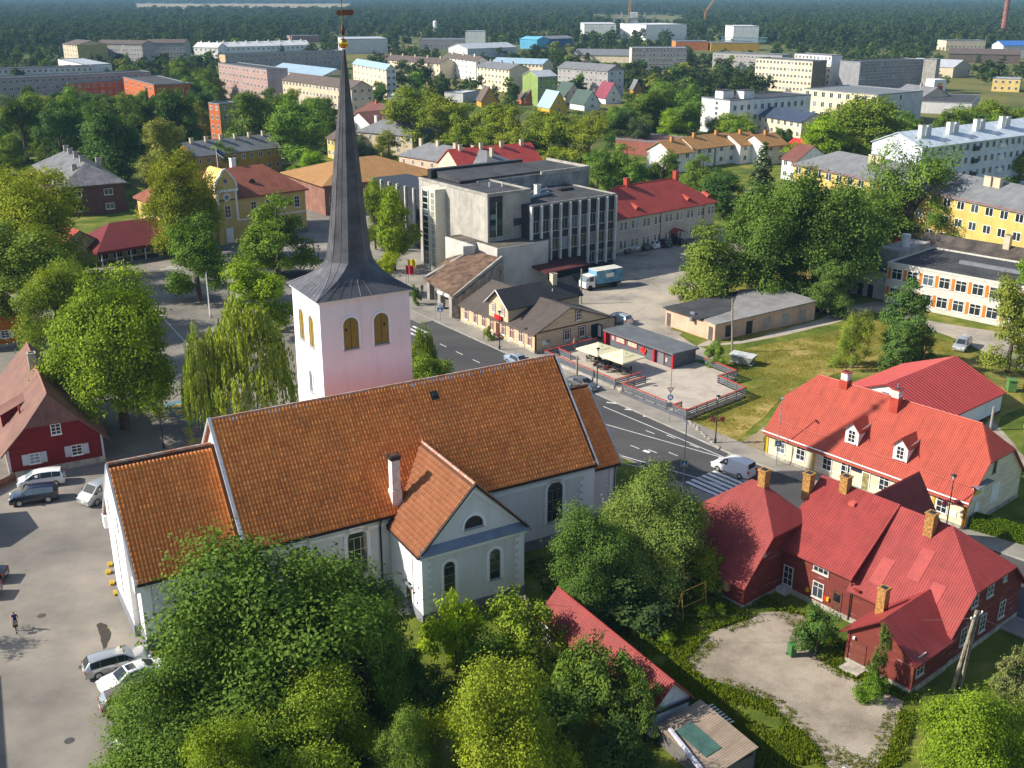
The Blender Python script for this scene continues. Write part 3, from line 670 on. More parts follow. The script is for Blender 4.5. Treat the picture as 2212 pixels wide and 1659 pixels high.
mb = MB(); mb.face([(-.35, -.55, 6.22), (9.5, -.55, 6.22), (9.3, .0, 6.75), (-.1, .0, 6.75)]); mb.face([(-.35, -.55, 6.22), (-.35, -.55, 6.14), (9.5, -.55, 6.14), (9.5, -.55, 6.22)]); mb.face([(-.35, -.55, 6.14), (-.1, 0, 6.14), (9.3, 0, 6.14), (9.5, -.55, 6.14)]); mb.face([(9.5, -.55, 6.22), (9.5, -.55, 6.14), (9.3, 0, 6.14), (9.3, 0, 6.75)]); mb.face([(-.35, -.55, 6.14), (-.35, -.55, 6.22), (-.1, 0, 6.75), (-.1, 0, 6.14)])
mb.build('pediment_ledge', surf('zinc_ledge', (.22, .26, .32), .5, .1, 1, metal=.3), c0)
for sx in (-1, 1):   # raking trim of the pediment
    a, b = Vector((4.58+sx*4.3, -.09, 6.8)), Vector((4.58, -.09, 10.95)); mb = MB(); dn = Vector((0, 0, -.55))
    q = [a, b, b+dn, a+Vector((-sx*.3, 0, 0))]; q = q if sx < 0 else q[::-1]; mb.face(q[::-1]); mb.face([p+Vector((0, .12, 0)) for p in q]); 
    mb.face([q[2], q[3], q[3]+Vector((0, .12, 0)), q[2]+Vector((0, .12, 0))]); mb.build('raking_trim', CT, c0)
# round-headed openings
def ring(name, out, inn, y0, y1, mat, parent, face='F', at=(0, 0, 0)):
    """band between two outlines with the same point count"""
    mb = MB(); n = len(out)
    for k in range(n):
        j = (k+1) % n; a, b, c, d = out[k], out[j], inn[j], inn[k]
        mb.face([(a[0], y0, a[1]), (b[0], y0, b[1]), (c[0], y0, c[1]), (d[0], y0, d[1])])
        mb.face([(a[0], y1, a[1]), (b[0], y1, b[1]), (b[0], y0, b[1]), (a[0], y0, a[1])]); mb.face([(d[0], y0, d[1]), (c[0], y0, c[1]), (c[0], y1, c[1]), (d[0], y1, d[1])])
    return mb.build(name, mat, parent)
def archwin(parent, loc, rz, w, h, surround=.28, fill=GLASS, bars=True, fm=None, proud=.07, name='window', nx=2, nz=4, sill=True):
    r = link(name, None, parent, loc, rz); inn = arch(w, h); sgn = (w+2*surround)/w
    o = [(-w/2-surround, -surround*.4), (w/2+surround, -surround*.4)]+[((w/2+surround)*math.cos(math.pi*k/10), h-w/2+(w/2+surround)*math.sin(math.pi*k/10)) for k in range(11)]
    if surround: ring('surround', o, inn, -proud, .02, CT, r)
    mb = MB(); mb.face([(x, -.012, z) for x, z in inn]); mb.build('pane' if fill is GLASS else 'shutter', fill, r)
    i2 = [(x*(1-.14/w), .07+z*(1-.14/h)) for x, z in inn]; ring('frame', inn, i2, -proud*.55, .0, fm or GREYTRIM, r)
    if bars:
        mb = MB()
        for i in range(1, nx): x = -w/2+w*i/nx; mb.box(x-.025, x+.025, -.04, -.002, .06, h-w/2)
        for i in range(1, nz): z = (h-w/2)*i/(nz-1); mb.box(-w/2+.05, w/2-.05, -.036, -.002, z-.025, z+.025)
        mb.build('glazing_bar', fm or GREYTRIM, r)
    if sill: MB().box(-w/2-.05, w/2+.05, -.16, 0, -.09, -.005).build('sill', surf('zinc_sill', (.33, .37, .42), .5, .1, 1, metal=.3), r)
    return r
archwin(c0, (2.35, 0, 2.2), 0, 1.0, 2.75, nx=1, nz=4); archwin(c0, (6.45, 0, 2.2), 0, 1.0, 2.75, nx=1, nz=4)
CR = surf('cream_frame', (.62, .56, .44), .6, .08, 1)
archwin(c0, (-2.9, 6, 2.4), 0, 1.7, 4.1, nx=3, nz=4, fm=CR); archwin(c0, (15.9, 6, 2.3), 0, 1.6, 3.9, nx=3, nz=4); archwin(c0, (-7.8, 6, 2.4), 0, 1.7, 4.1, nx=3, nz=4, fm=CR)
archwin(c0, (4.58, 0, 7.35), 0, 1.7, 1.05, nx=1, nz=1, surround=.25, fill=DARK)
archwin(c0, (0, 2.5, .2), -math.pi/2, 1.2, 5.4, surround=.2, fill=CW, bars=False, fm=CT, name='blind_arch', sill=False)
d = link('door', None, c0, (-.0, 2.5, .2), -math.pi/2); MB().box(-.55, .55, -.035, -.018, 0, 2.1).build('door_leaf', surf('brown_door', (.12, .075, .045), .6, .2, 2), d); MB().box(-.75, .75, -.3, -.02, 2.15, 2.28).build('lintel', GREYTRIM, d)
MB().box(-1.6, -.02, 1.6, 3.4, 0, .18).build('door_step', STONE, c0)
# chimney on the transept slope
q = MB().box(.35, 1.2, 6.0, 6.85, 6.6, 8.9).box(.42, 1.13, 6.07, 6.78, 8.9, 11.6, 0).box(.33, 1.22, 5.98, 6.87, 11.6, 11.95, 1).box(.52, 1.03, 6.17, 6.68, 11.95, 11.99, 2).build('chimney', [surf('chimney_plaster', (.72, .64, .64), .9, .12, 2), DARK, UNDER], c0)
MB().box(.1, 1.45, 5.75, 7.1, 6.7, 7.0).build('flashing', GREYTRIM, c0)
v = Vector((0, 7.4, 8.15)).normalized(); q = MB().box(-.35, .35, -.3, .5, -.05, .1).tube([(0, .1, .05), (0, .1, .35)], .22, 8).build('roof_vent', DARK, c0, (7.1, 11.8, 13.98)); q.rotation_euler = (math.atan2(8.15, 7.4), 0, 0)
# west front: raised middle bay, buttress foot, slits
mb = MB(); zb = lambda y: 6.55+(min(y, 26-y)-7.2)*(6.5/5.8)
ys = [9.6, 13, 16.4]
for (x0, x1) in ((-20.05, -19.55),):
    o = [(9.6, .0), (16.4, 0), (16.4, zb(16.4)-.1), (13, 12.9), (9.6, zb(9.6)-.1)]
    mb.face([(x0, y, z) for y, z in o][::-1]); n = len(o)
    for k in range(n):
        a, b = o[k], o[(k+1) % n]; mb.face([(x0, a[0], a[1]), (x0, b[0], b[1]), (x1, b[0], b[1]), (x1, a[0], a[1])])
mb.build('west_bay', surf('church_west', (.80, .78, .75), .9, .04, .3), c0)
bx('plinth', -20.12, -19.95, 9.5, 16.5, 0, .95, PLINTH)
for y, z, h in ((11.2, 8.2, 1.3), (14.8, 8.2, 1.3), (13, 2.2, 5.0)): bx('slit_window', -20.075, -20.02, y-.13, y+.13, z, z+h, DARK)
bx('kneeler', -20.1, -19.4, 6.75, 7.5, 5.2, 6.3, CT); bx('kneeler', -20.1, -19.4, 18.6, 19.3, 5.2, 6.3, CT)
# tower
TW = surf('tower_plaster', (.85, .81, .85), .9, .05, .22, bump=.2, bscale=14, col2=(.83, .755, .785), streak=.07)
X0, X1, Y0, Y1, ZT = .2, 8.85, 20.3, 27.5, 21.45
mb = MB(); a = [(X0-.15, Y0-.15), (X1+.15, Y0-.15), (X1+.15, Y1+.15), (X0-.15, Y1+.15)]; b = [(X0, Y0), (X1, Y0), (X1, Y1), (X0, Y1)]
for k in range(4): j = (k+1) % 4; mb.face([(*a[k], 0), (*a[j], 0), (*b[j], ZT), (*b[k], ZT)])
tw = mb.build('tower', TW, c0)
MB().box(X0-.2, X1+.2, Y0-.2, Y1+.2, ZT-.28, ZT-.02).build('tower_cornice', CT, c0)
LOUV = surf('ochre_shutter', (.25, .18, .035), .7, .1, 2)
def shutter(loc, rz, w, h, hatch):
    r = archwin(c0, loc, rz, w, h, .2, LOUV, False, surf('shutter_frame', (.16, .17, .19), .6, .1, 1), .06, 'belfry_opening')
    MB().box(-.02, .02, -.035, -.015, .05, h-.15).build('shutter_joint', DARK, r)
    if hatch is not None: MB().box(hatch-.1, hatch+.1, -.03, -.014, h*.58, h*.58+.28).build('hatch', DARK, r)
shutter((3.0, Y0-.05, 16.6), 0, 1.45, 2.95, -.45); shutter((5.95, Y0-.05, 16.6), 0, 1.45, 2.95, .3)
shutter((X0-.05, 22.5, 16.6), -math.pi/2, 1.35, 2.95, None); shutter((X0-.05, 25.1, 16.6), -math.pi/2, 1.35, 2.95, None)
archwin(c0, (X0-.09, 23.4, 12.0), -math.pi/2, .8, 2.1, .12)
# spire
cx, cyy = (X0+X1)/2, (Y0+Y1)/2
rings = [(21.4, 4.72, 4.02, .0), (21.75, 4.2, 3.6, .02), (22.2, 3.45, 3.0, .06), (22.7, 2.85, 2.55, .12), (23.3, 2.35, 2.15, .2), (24.0, 2.0, 1.9, .29), (24.9, 1.78, 1.72, .29), (27.6, 1.48, 1.44, .29), (30.9, 1.2, 1.18, .29), (34.1, .9, .88, .29), (37.3, .58, .57, .29), (40.3, .27, .27, .29), (42.3, .1, .1, .29)]
def oct_(z, hx, hy, c):
    k = (z-21.4)/21; ox, oy = cx+.5*k, cyy-.3*k; q = []
    for sx, sy in ((-1,-1),(1,-1),(1,1),(-1,1)):
        p1 = (sx*hx, sy*hy*(1-2*c)); p2 = (sx*hx*(1-2*c), sy*hy)
        for p in ((p1, p2) if (sx*sy > 0) else (p2, p1)): q.append((ox+p[0], oy+p[1], z))
    return q
RG = [oct_(*r) for r in rings]; mb = MB()
for A_, B_ in zip(RG, RG[1:]):
    for k in range(8): j = (k+1) % 8; mb.face([A_[k], A_[j], B_[j], B_[k]])
mb.face(RG[0][::-1]); spire = mb.build('spire', SPIRE, c0)
mb = MB()
for k in range(8):
    j = (k+1) % 8
    wide = (Vector(RG[0][k])-Vector(RG[0][j])).length > 1
    for fr_ in ([i/9 for i in range(0, 10)] if wide else [.5]):
        for i, (A_, B_) in enumerate(zip(RG, RG[1:])):
            if i > 5 and wide and abs(fr_*9-round(fr_*3)*3) > .1: continue
            p, q = Vector(A_[k]).lerp(Vector(A_[j]), fr_), Vector(B_[k]).lerp(Vector(B_[j]), fr_); mb.tube([p, q], .028, 4, caps=False)
tag(mb.build('spire_seam', SPIRE, spire), kind='stuff')
GOLD = surf('gilding', (.75, .42, .08), .22, .12, 4, metal=1.0); IRON = surf('rusty_iron', (.10, .03, .02), .6, .3, 4)
tip = (cx+.5, cyy-.3)
mb = MB(); mb.lathe([(.42*math.sin(math.pi*k/12)+.001, 42.75-.42*math.cos(math.pi*k/12)) for k in range(13)], 20, (*tip, 0)); mb.build('ball', GOLD, c0, smooth=True)
MB().tube([(*tip, 43.0), (*tip, 47.8)], .045, 6).tube([(tip[0]-.5, tip[1], 47.2), (tip[0]+.5, tip[1], 47.2)], .04, 6).build('rod', surf('old_gilding', (.28, .17, .06), .5, .2, 3, metal=.6), c0)
mb = MB(); vx, vy = math.cos(R(-30)), math.sin(R(-30)); P2 = lambda a, z, s=0: (tip[0]+a*vx-s*vy, tip[1]+a*vy+s*vx, z)
for pts in (([(-.35, 45.0), (.9, 45.05), (1.05, 45.35), (.9, 45.5), (-.35, 45.45), (-.5, 45.22)]),):
    f = [P2(a, z, .03) for a, z in pts]; g = [P2(a, z, -.03) for a, z in pts]; mb.face(f); mb.face(g[::-1])
    for k in range(len(pts)): j = (k+1) % len(pts); mb.face([f[k], g[k], g[j], f[j]])
mb.build('weathervane', IRON, c0); MB().lathe([(.03, 43.4), (.16, 43.55), (.2, 43.8), (.13, 44.1), (.05, 44.3)], 8, (*tip, 0)).build('finial', IRON, c0)
# ---------------------------------------------------------------- buildings round the church
RED1 = roofc('shop_red', (.42, .080, .048), pitch=.21, row=.35, amp=.012, var=.1, rough=.5)
RED2 = roofc('house_red', (.28, .043, .040), pitch=.2, row=.35, amp=.012, var=.14, rough=.5)
RIBR = surf('red_rib', (.40, .062, .04), .5, .1, 1); RIBH = surf('red_house_rib', (.27, .038, .034), .5, .12, 1)
CREAM = siding('cream_boards', (.66, .57, .42), .2, .008); YPOST = surf('yellow_post', (.62, .36, .02), .6, .1, 2)
BARN = siding('dark_red_boards', (.155, .034, .026), .2, .03, wear=.45); TRIMR = surf('red_trim', (.17, .04, .03), .7, .2, 2)
OLDW = surf('old_white_frame', (.58, .56, .50), .7, .15, 3)
# cream shop
s = Bld('shop_house', 'long cream shop with bright red half-hipped roof and two white dormers', 'house', 27.29, 105.59, -49.4).size(22.3, 10.6, 3.2, 8.6)
s.walls(CREAM, 'half', 'half', zh=6.1); s.roof(RED1, 'half', 'half', ov=.45, og=.3, inset=2.1, zh=6.1, ribs=(.21, .07, .03), rmat=RIBR, cap=RIBR)
s.box('plinth', -.06, 22.36, -.06, 10.66, 0, .42, STONE)
for x in (-.04, 5.75, 15.15, 17.9, 19.0, 22.1): s.box('corner_post', x, x+.24, -.07, .04, .42, 3.05, YPOST)
s.box('corner_post', 22.18, 22.38, -.05, .2, .42, 3.1, YPOST)
for x in (1.8, 4.28, 7.5, 9.65, 13.95, 17.5, 19.98): s.win('F', x, .95, 1.12, 1.8, 'grid')
s.win('R', 4.5, 4.5, .6, 1.35, 'plain', GREYTRIM)
d = s.box('door_frame', 11.5, 12.42, -.06, .03, .3, 2.75, WPAINT); MB().box(11.6, 12.32, -.075, -.06, .35, 2.2).build('door', surf('shop_door', (.30, .27, .12), .4, .3, 2), s.o); MB().box(11.6, 12.32, -.075, -.06, 2.3, 2.65).build('fanlight', GLASS, s.o)
s.box('door_step', 11.2, 12.7, -.9, 0, 0, .2, STONE)
SIGN1 = surf('dark_sign', (.03, .025, .05), .5, .1, 2); s.box('sign_board', 10.3, 11.45, -.09, -.02, 2.0, 2.45, SIGN1); s.box('notice_board', 12.7, 13.3, -.06, -.01, 1.5, 1.9, surf('pale_yellow_sign', (.75, .68, .35), .6, .2, 6)); s.box('notice_board', 20.8, 21.5, -.06, -.01, 1.0, 1.6, WPAINT)
s.box('end_door', 22.31, 22.36, 1.6, 2.4, .45, 2.3, WPAINT); s.box('gable_sign', 22.31, 22.38, .7, 2.9, 2.75, 4.1, surf('sign_white', (.72, .72, .70), .6, .05, 2)); s.box('sign_band', 22.39, 22.4, 1.0, 2.3, 3.15, 3.5, surf('sign_yellow', (.70, .55, .03), .6, .05, 2)); s.box('sign_text', 22.39, 22.4, 1.15, 2.2, 3.6, 3.85, GREYTRIM); s.box('canopy', 22.31, 22.95, .5, 3.4, 4.2, 4.28, GREYTRIM)
s.box('blank_panel', 22.31, 22.34, 4.6, 6.2, 1.2, 3.2, WPAINT)
for x in (9.4, 14.75):      # dormers
    dm = link('dormer', None, s.o, (x, 0, 0)); mb = MB(); z0 = 4.25
    mb.face([(-.75, .85, z0), (.75, .85, z0), (.75, .85, 5.85), (0, .85, 6.6), (-.75, .85, 5.85)]); mb.face([(.75, .85, z0), (.75, 3.0, z0+2), (.75, 2.8, 5.85), (.75, .85, 5.85)]); mb.face([(-.75, 3.0, z0+2), (-.75, .85, z0), (-.75, .85, 5.85), (-.75, 2.8, 5.85)]); mb.build('dormer_wall', WPAINT, dm)
    roof_obj('dormer_roof', [[(-.95, .6, 5.68), (0, .6, 6.68), (0, 3.6, 6.68), (-.95, 2.65, 5.68)][::-1], [(0, .6, 6.68), (.95, .6, 5.68), (.95, 2.65, 5.68), (0, 3.6, 6.68)][::-1]], RED1, dm, .08)
    w_ = link('window', frame_mesh(.85, 1.35, 'grid', WPAINT), dm, (0, .85, 4.4)); link('pane', pane_mesh(.85, 1.35), w_)
CHW = surf('white_chimney', (.62, .60, .56), .9, .2, 3)
for x, y in ((5.4, 5.2), (11.6, 4.6)):
    s.box('chimney_base', x-.45, x+.45, y-.45, y+.45, 7.4, 9.0, RIBR); s.chimney(x, y, 9.0, 9.9, .78, .78, CHW, RIBR)
MB().tube([(11.6, 4.6, 9.9), (11.6, 4.6, 10.4)], .1, 8).build('flue', GREYTRIM, s.o); MB().tube([(9.4, -.5, 3.0), (9.9, -.1, 2.3), (9.9, -.08, .2)], .06, 6).build('downpipe', WPAINT, s.o)
MB().tube([(-.4, -.5, 3.0), (22.7, -.5, 3.0)], .07, 6).build('gutter', WPAINT, s.o); MB().tube([(22.25, -.5, 2.9), (22.25, -.12, 2.4), (22.25, -.12, .1)], .055, 6).build('downpipe', surf('rust_pipe', (.30, .10, .03), .6, .2, 2), s.o)
MB().tube([(.2, .75, 4.1), (22.1, .75, 4.1)], .035, 5).build('snow_guard', RIBR, s.o); MB().tube([(-.5, -.42, 2.85), (22.8, -.42, 2.85)], .05, 5).build('eaves_edge', RIBR, s.o)
# garage behind the shop
a = s.world(10.1, 16.9)
g = Bld('garage', 'white garage with dark red seamed metal roof behind the cream shop', 'garage', a.x, a.y, 40.0).size(14.6, 13.0, 2.65, 5.3)
g.walls(WHITE); RED3 = roofc('garage_red', (.33, .038, .038), pitch=0, row=0, var=.08, rough=.45); g.roof(RED3, ov=.3, og=.35, ribs=(.55, .07, .045), rmat=surf('garage_seam', (.36, .045, .04), .45, .1, 1)); g.box('plinth', -.05, 14.65, -.05, 13.05, 0, .25, surf('dark_red_plinth', (.10, .02, .02), .8, .1, 1))
g.box('vent', -.06, -.02, 6.2, 7.0, 3.9, 4.2, GREYTRIM)
# big dark red wooden house
h = Bld('wooden_house', 'large dark red wooden house with red metal roofs and brick chimneys', 'house', 24.36, 76.13, -50); ho = h.o; h.size(11.8, 10.8, 3.4, 8.5)
mb = MB(); zb = 5.6; ys = lambda z: 5.4*(z-3.4)/5.1
mb.face([(-3, 0, 0), (11.8, 0, 0), (11.8, 0, 3.4), (3.5, 0, 3.4), (3.5, 0, 4.4), (-3, 0, 4.4)]); mb.face([(11.8, 0, 0), (11.8, 10.8, 0), (11.8, 10.8, 3.4), (11.8, 10.8-ys(zb), zb), (11.8, ys(zb), zb), (11.8, 0, 3.4)]); mb.face([(11.8, 10.8, 0), (-3, 10.8, 0), (-3, 10.8, 3.4), (11.8, 10.8, 3.4)])
mb.face([(3.5, 0, 3.4), (3.5, 0, 4.4), (3.5, 5.4, 8.4), (3.5, 3, 6.0)][::-1]); mb.build('wall', BARN, ho)
main = [[(3.4, -.45, 2.98), (12.2, -.45, 2.98), (12.2, ys(zb), zb), (8.2, 5.4, 8.5), (3.4, 5.4, 8.5)], [(12.2, 11.25, 2.98), (-3, 11.25, 2.98), (-3, 5.4, 8.5), (8.2, 5.4, 8.5), (12.2, 10.8-ys(zb), zb)], [(12.2, ys(zb), zb), (12.2, 10.8-ys(zb), zb), (8.2, 5.4, 8.5)]]
r = roof_obj('roof', main, RED2, ho); rib_obj('roof_rib', main, (.2, .07, .028), RIBH, r)
up = [[(-3.6, -.5, 4.05), (3.75, -.5, 4.05), (3.75, 5.4, 8.62), (-3.6, 5.4, 8.62)]]; r = roof_obj('upper_roof', up, RED2, ho); rib_obj('roof_rib', up, (.2, .07, .028), RIBH, r)
# patches of newer sheets on the roof
for i, (x, y0, y1) in enumerate(((7.0, 1.6, 3.6), (4.6, .5, 2.2), (9.0, .6, 2.0))):
    zz = lambda y: 3.4+y*5.1/5.4+.034; mb = MB(); mb.face([(x, y0, zz(y0)), (x+1.05, y0, zz(y0)), (x+1.05, y1, zz(y1)), (x, y1, zz(y1))]); mb.build('roof_sheet', surf('darker_sheet', (.33, .04, .036), .5, .1, 2), ho)
# forward block with half-hipped ends
mb = MB(); zz = 5.7; yk = lambda z: -5+(z-2.7)*5.4/5.8
mb.face([(-10, -5, 0), (-2.9, -5, 0), (-2.9, -5, 2.7), (-10, -5, 2.7)])
for x in (-10, -2.9):
    p = [(x, -5, 0), (x, 5.8, 0), (x, 5.8, 2.7), (x, .8-yk(zz), zz), (x, yk(zz), zz), (x, -5, 2.7)]; mb.face(p if x > -5 else p[::-1])
mb.build('wing_wall', BARN, ho)
fw = [[(-10.35, -5.45, 2.2), (-2.55, -5.45, 2.2), (-2.55, yk(zz), zz), (-5.9, .4, 8.5), (-7.0, .4, 8.5), (-10.35, yk(zz), zz)], [(-2.55, 6.25, 2.2), (-10.35, 6.25, 2.2), (-10.35, .8-yk(zz), zz), (-7.0, .4, 8.5), (-5.9, .4, 8.5), (-2.55, .8-yk(zz), zz)], [(-2.55, yk(zz), zz), (-2.55, .8-yk(zz), zz), (-5.9, .4, 8.5)], [(-10.35, .8-yk(zz), zz), (-10.35, yk(zz), zz), (-7.0, .4, 8.5)]]
r = roof_obj('wing_roof', fw, RED2, ho); rib_obj('roof_rib', fw, (.2, .07, .028), RIBH, r)
# rear gable wing and porch annexe
mb = MB(); mb.face([(-2.5, 14.5, 0), (2.5, 14.5, 0), (2.5, 14.5, 3.6), (0, 14.5, 7.3), (-2.5, 14.5, 3.6)][::-1]); mb.face([(2.5, 8, 0), (2.5, 14.5, 0), (2.5, 14.5, 3.6), (2.5, 8, 3.6)]); mb.face([(-2.5, 14.5, 0), (-2.5, 8, 0), (-2.5, 8, 3.6), (-2.5, 14.5, 3.6)]); mb.build('rear_wall', BARN, ho)
rw = [[(2.9, 14.9, 3.0), (0, 14.9, 7.4), (0, 5.5, 7.4), (2.9, 5.5, 3.0)], [(0, 14.9, 7.4), (-2.9, 14.9, 3.0), (-2.9, 5.5, 3.0), (0, 5.5, 7.4)]]; r = roof_obj('rear_roof', rw, RED2, ho); rib_obj('roof_rib', rw, (.2, .07, .028), RIBH, r)
mb = MB(); mb.face([(6.65, -4.95, 0), (11.9, -4.95, 0), (11.9, -4.95, 2.9), (9.1, -4.95, 4.8), (6.65, -4.95, 2.9)]); mb.face([(11.9, -4.95, 0), (11.9, 0, 0), (11.9, 0, 2.9), (11.9, -4.95, 2.9)]); mb.face([(6.65, 0, 0), (6.65, -4.95, 0), (6.65, -4.95, 2.9), (6.65, 0, 2.9)]); mb.build('porch_wall', BARN, ho)
pr_ = [[(6.0, -5.3, 2.5), (9.1, -5.3, 4.9), (9.1, 1.6, 4.9), (6.0, -.6, 2.5)][::-1], [(9.1, -5.3, 4.9), (12.3, -5.3, 2.7), (12.3, .0, 2.7), (9.1, 1.6, 4.9)][::-1]]; r = roof_obj('porch_roof', pr_, RED2, ho); rib_obj('roof_rib', pr_, (.2, .07, .028), RIBH, r)
h.box('plinth', 6.6, 11.95, -5.02, -.05, 0, .5, STONE); h.box('plinth', -2.95, 11.86, -.06, 10.86, 0, .45, STONE); h.box('plinth', -10.05, -2.85, -5.06, 5, 0, .35, STONE)
for x, y, zt in ((-5.9, .5, 9.75), (-3.9, 4.0, 9.1), (-1.05, 5.0, 9.55), (6.85, 4.6, 9.4)): h.chimney(x, y, 6.6, zt, .72, .72, BRICKY)
h.chimney(7.45, -2.2, 3.0, 5.7, .66, .66, BRICKY)
h.box('roof_hatch', .0, .55, 4.0, 4.5, 7.6, 7.9, surf('pink_hatch', (.55, .12, .10), .5, .1, 2))
h.win('F', .7, 3.05, 1.45, .95, 'six', OLDW); h.win('F', .62, .75, 1.05, 1.45, 'tee', OLDW); h.win('F', -2.3, .6, .95, 1.8, 'grid', OLDW)
q = h.box('door', 1.95, 2.85, -.05, .03, .2, 2.15, surf('old_brown_door', (.13, .045, .03), .7, .2, 3)); MB().box(2.1, 2.7, -.065, -.052, 1.25, 1.95).build('door_glass', GLASS, q)
for x, c in ((-.3, YPOST), (1.62, YPOST)): h.box('letter_box', x-.12, x+.12, -.16, -.01, .95, 1.3, c)
h.box('letter_box', 1.2, 1.46, -.16, -.01, .92, 1.28, surf('red_box', (.5, .03, .02), .5, .1, 2))
for y, z, ww, hh in ((3.1, 4.0, .95, 1.35), (5.4, 4.0, .95, 1.35), (7.6, 4.5, .5, .6)): h.win('R', y, z, ww, hh, 'grid', OLDW)
for y in (2.2, 5.0, 8.0): h.win('R', y, 1.1, .95, 1.5, 'grid', OLDW)
h.win('R', -4.0, 1.3, 1.0, 1.7, 'grid', OLDW, y=11.9); h.win('R', -2.8, 4.1, .4, .5, 'plain', OLDW, y=-2.9)
h.box('plank_door', 7.0, 8.2, -5.0, -4.94, .3, 2.2, siding('plank_door_boards', (.16, .05, .035), .2, .02, vertical=True)); h.box('corner_board', 11.78, 11.98, -5.03, -4.85, .5, 2.85, TRIMR); h.box('corner_board', 6.58, 6.78, -5.03, -4.85, .5, 2.85, TRIMR)
h.box('corner_board', 11.68, 11.88, -.08, .1, .45, 3.3, TRIMR); h.box('wall_box', -5.1, -4.3, -5.35, -5.02, 1.1, 2.0, surf('tan_box', (.42, .28, .12), .7, .1, 2)); h.box('lamp', 7.1, 7.25, -5.15, -5.0, 2.35, 2.55, WPAINT)
MB().tube([(3.6, -.5, 3.9), (3.6, -.15, 3.5), (3.6, -.1, .2)], .05, 6).build('downpipe', DARK, ho)
h.box('basement_hatch', -3.0, -1.9, -.7, -.02, 0, .45, OLDW); h.box('sat_dish', 3.95, 4.5, -.6, -.3, 3.3, 3.36, RIBH)
stp = tag(MB().prism([(0, 0), (1.5, .1), (1.55, 1.0), (.1, 1.1)], 0, [.36, .3, .34, .38]).build('stone_step', STONE, None, tuple(h.world(6.9, -6.2)), R(-50)), 'worn limestone doorstep slab before the red plank door', 'step')
# red-roofed shed and lean-to
sh = Bld('shed', 'narrow white shed with long red metal roof among the bushes', 'shed', 2.25, 70.9, -58.95).size(13.6, 3.2, 2.35, 3.95)
sh.walls(surf('shed_wall', (.62, .62, .64), .9, .1, 1, bump=.4, bscale=5)); sh.roof(RED2, ov=.3, og=.25, ribs=(.2, .07, .028), rmat=RIBH, cap=RIBH); sh.box('barge_board', 13.85, 13.95, .0, 3.2, 2.0, 2.2, DARK)
lt = Bld('lean_to', 'patched lean-to with brown and green sheet roof', 'shed', 9.7, 58.7, -58.95).size(5.6, 3.6, 1.7)
roof_obj('roof', [[(0, -.2, 1.5), (5.6, -.2, 1.45), (5.6, 3.5, 2.1), (0, 3.5, 2.15)]], roofc('leanto', (.26, .20, .15), pitch=.18, row=.5, amp=.012), lt.o, .08)
mb = MB(); mb.face([(1.2, .4, 1.66), (4.2, .4, 1.63), (4.2, 1.7, 1.855), (1.2, 1.7, 1.885)]); mb.build('green_sheet', surf('green_sheet', (.045, .10, .085), .5, .15, 1.5), lt.o)
mb = MB().box(.1, 5.5, 0, .06, 0, 1.5).box(.1, 5.5, 3.3, 3.36, 0, 2.0).box(5.4, 5.46, .1, 3.3, 0, 1.5); mb.build('wall', siding('grey_boards', (.16, .15, .14), .15, .02, vertical=True), lt.o)
mb = MB(); 
for k in range(9): mb.box(-.6+k*.24, -.5+k*.24, 3.6, 5.2, 1.35-.05*k, 1.4-.05*k)
mb2 = MB().tube([(1.0, .1, 1.75), (4.9, -.5, 1.5)], [.16, .2], 6); mb2.build('tarpaulin', surf('tarpaulin', (.42, .42, .48), .5, .25, 2, bump=.5), lt.o)
for k in range(8): MB().box(-.7+k*.3, -.58+k*.3, 3.7, 5.3, .62, .66).build('lath', OLDW, lt.o)
lt.box('lath_stand', -.6, 1.5, 4.3, 4.4, 0, .6, OLDW)
# dark red house on the square
ga = R(28.5); gx, gy = math.cos(ga), math.sin(ga)
# ridge runs away from the camera: local x along the ridge towards the camera, so the gable end faces it
far = (-51.3-gy*20.5, 99.7+gx*20.5)
k = Bld('wooden_house', 'dark red boarded house with brown tiled roof and grey-white shutters', 'house', far[0], far[1], 28.5-90).size(20.5, 9.25, 3.3, 8.15)
DRED = siding('deep_red_boards', (.155, .014, .016), .16, .008, vertical=False); BROWN = roofc('brown_tile', (.185, .085, .062), pitch=.22, row=.34, amp=.014, var=.18)
k.walls(DRED, 'gable', 'half', zh=5.45); k.roof(BROWN, 'gable', 'half', ov=.6, og=.25, inset=1.1, zh=5.45, cap=surf('brown_ridge', (.34, .15, .10), .7, .15, 2), t=.2)
k.box('plinth', 0, 20.56, -.06, 9.31, 0, .7, STONE); SHUT = surf('grey_shutter', (.45, .48, .54), .6, .06, 2)
for y, z in ((2.5, 1.25), (6.6, 1.35)):
    k.win('R', y, z, 1.1, 1.15, 'grid')
    for dy in (-.88, .88): k.box('shutter', 20.5, 20.56, y+dy-.3, y+dy+.3, z-.02, z+1.15, SHUT)
k.win('R', 4.9, 4.0, 1.0, 1.2, 'grid')
for y in (.0, 9.05): k.box('corner_board', 20.45, 20.57, y, y+.2, .7, 3.3, SHUT)
k.chimney(8.6, 4.4, 7.0, 9.5, .8, .8, surf('grey_chimney', (.42, .38, .33), .9, .2, 4)); MB().tube([(16.2, 2.0, 5.0), (16.2, 2.0, 6.2)], .11, 8).build('flue', surf('red_flue', (.4, .06, .03), .6, .1, 2), k.o)
mb = MB().box(7.0, 11.0, -.3, 2.6, 4.2, 5.6); 
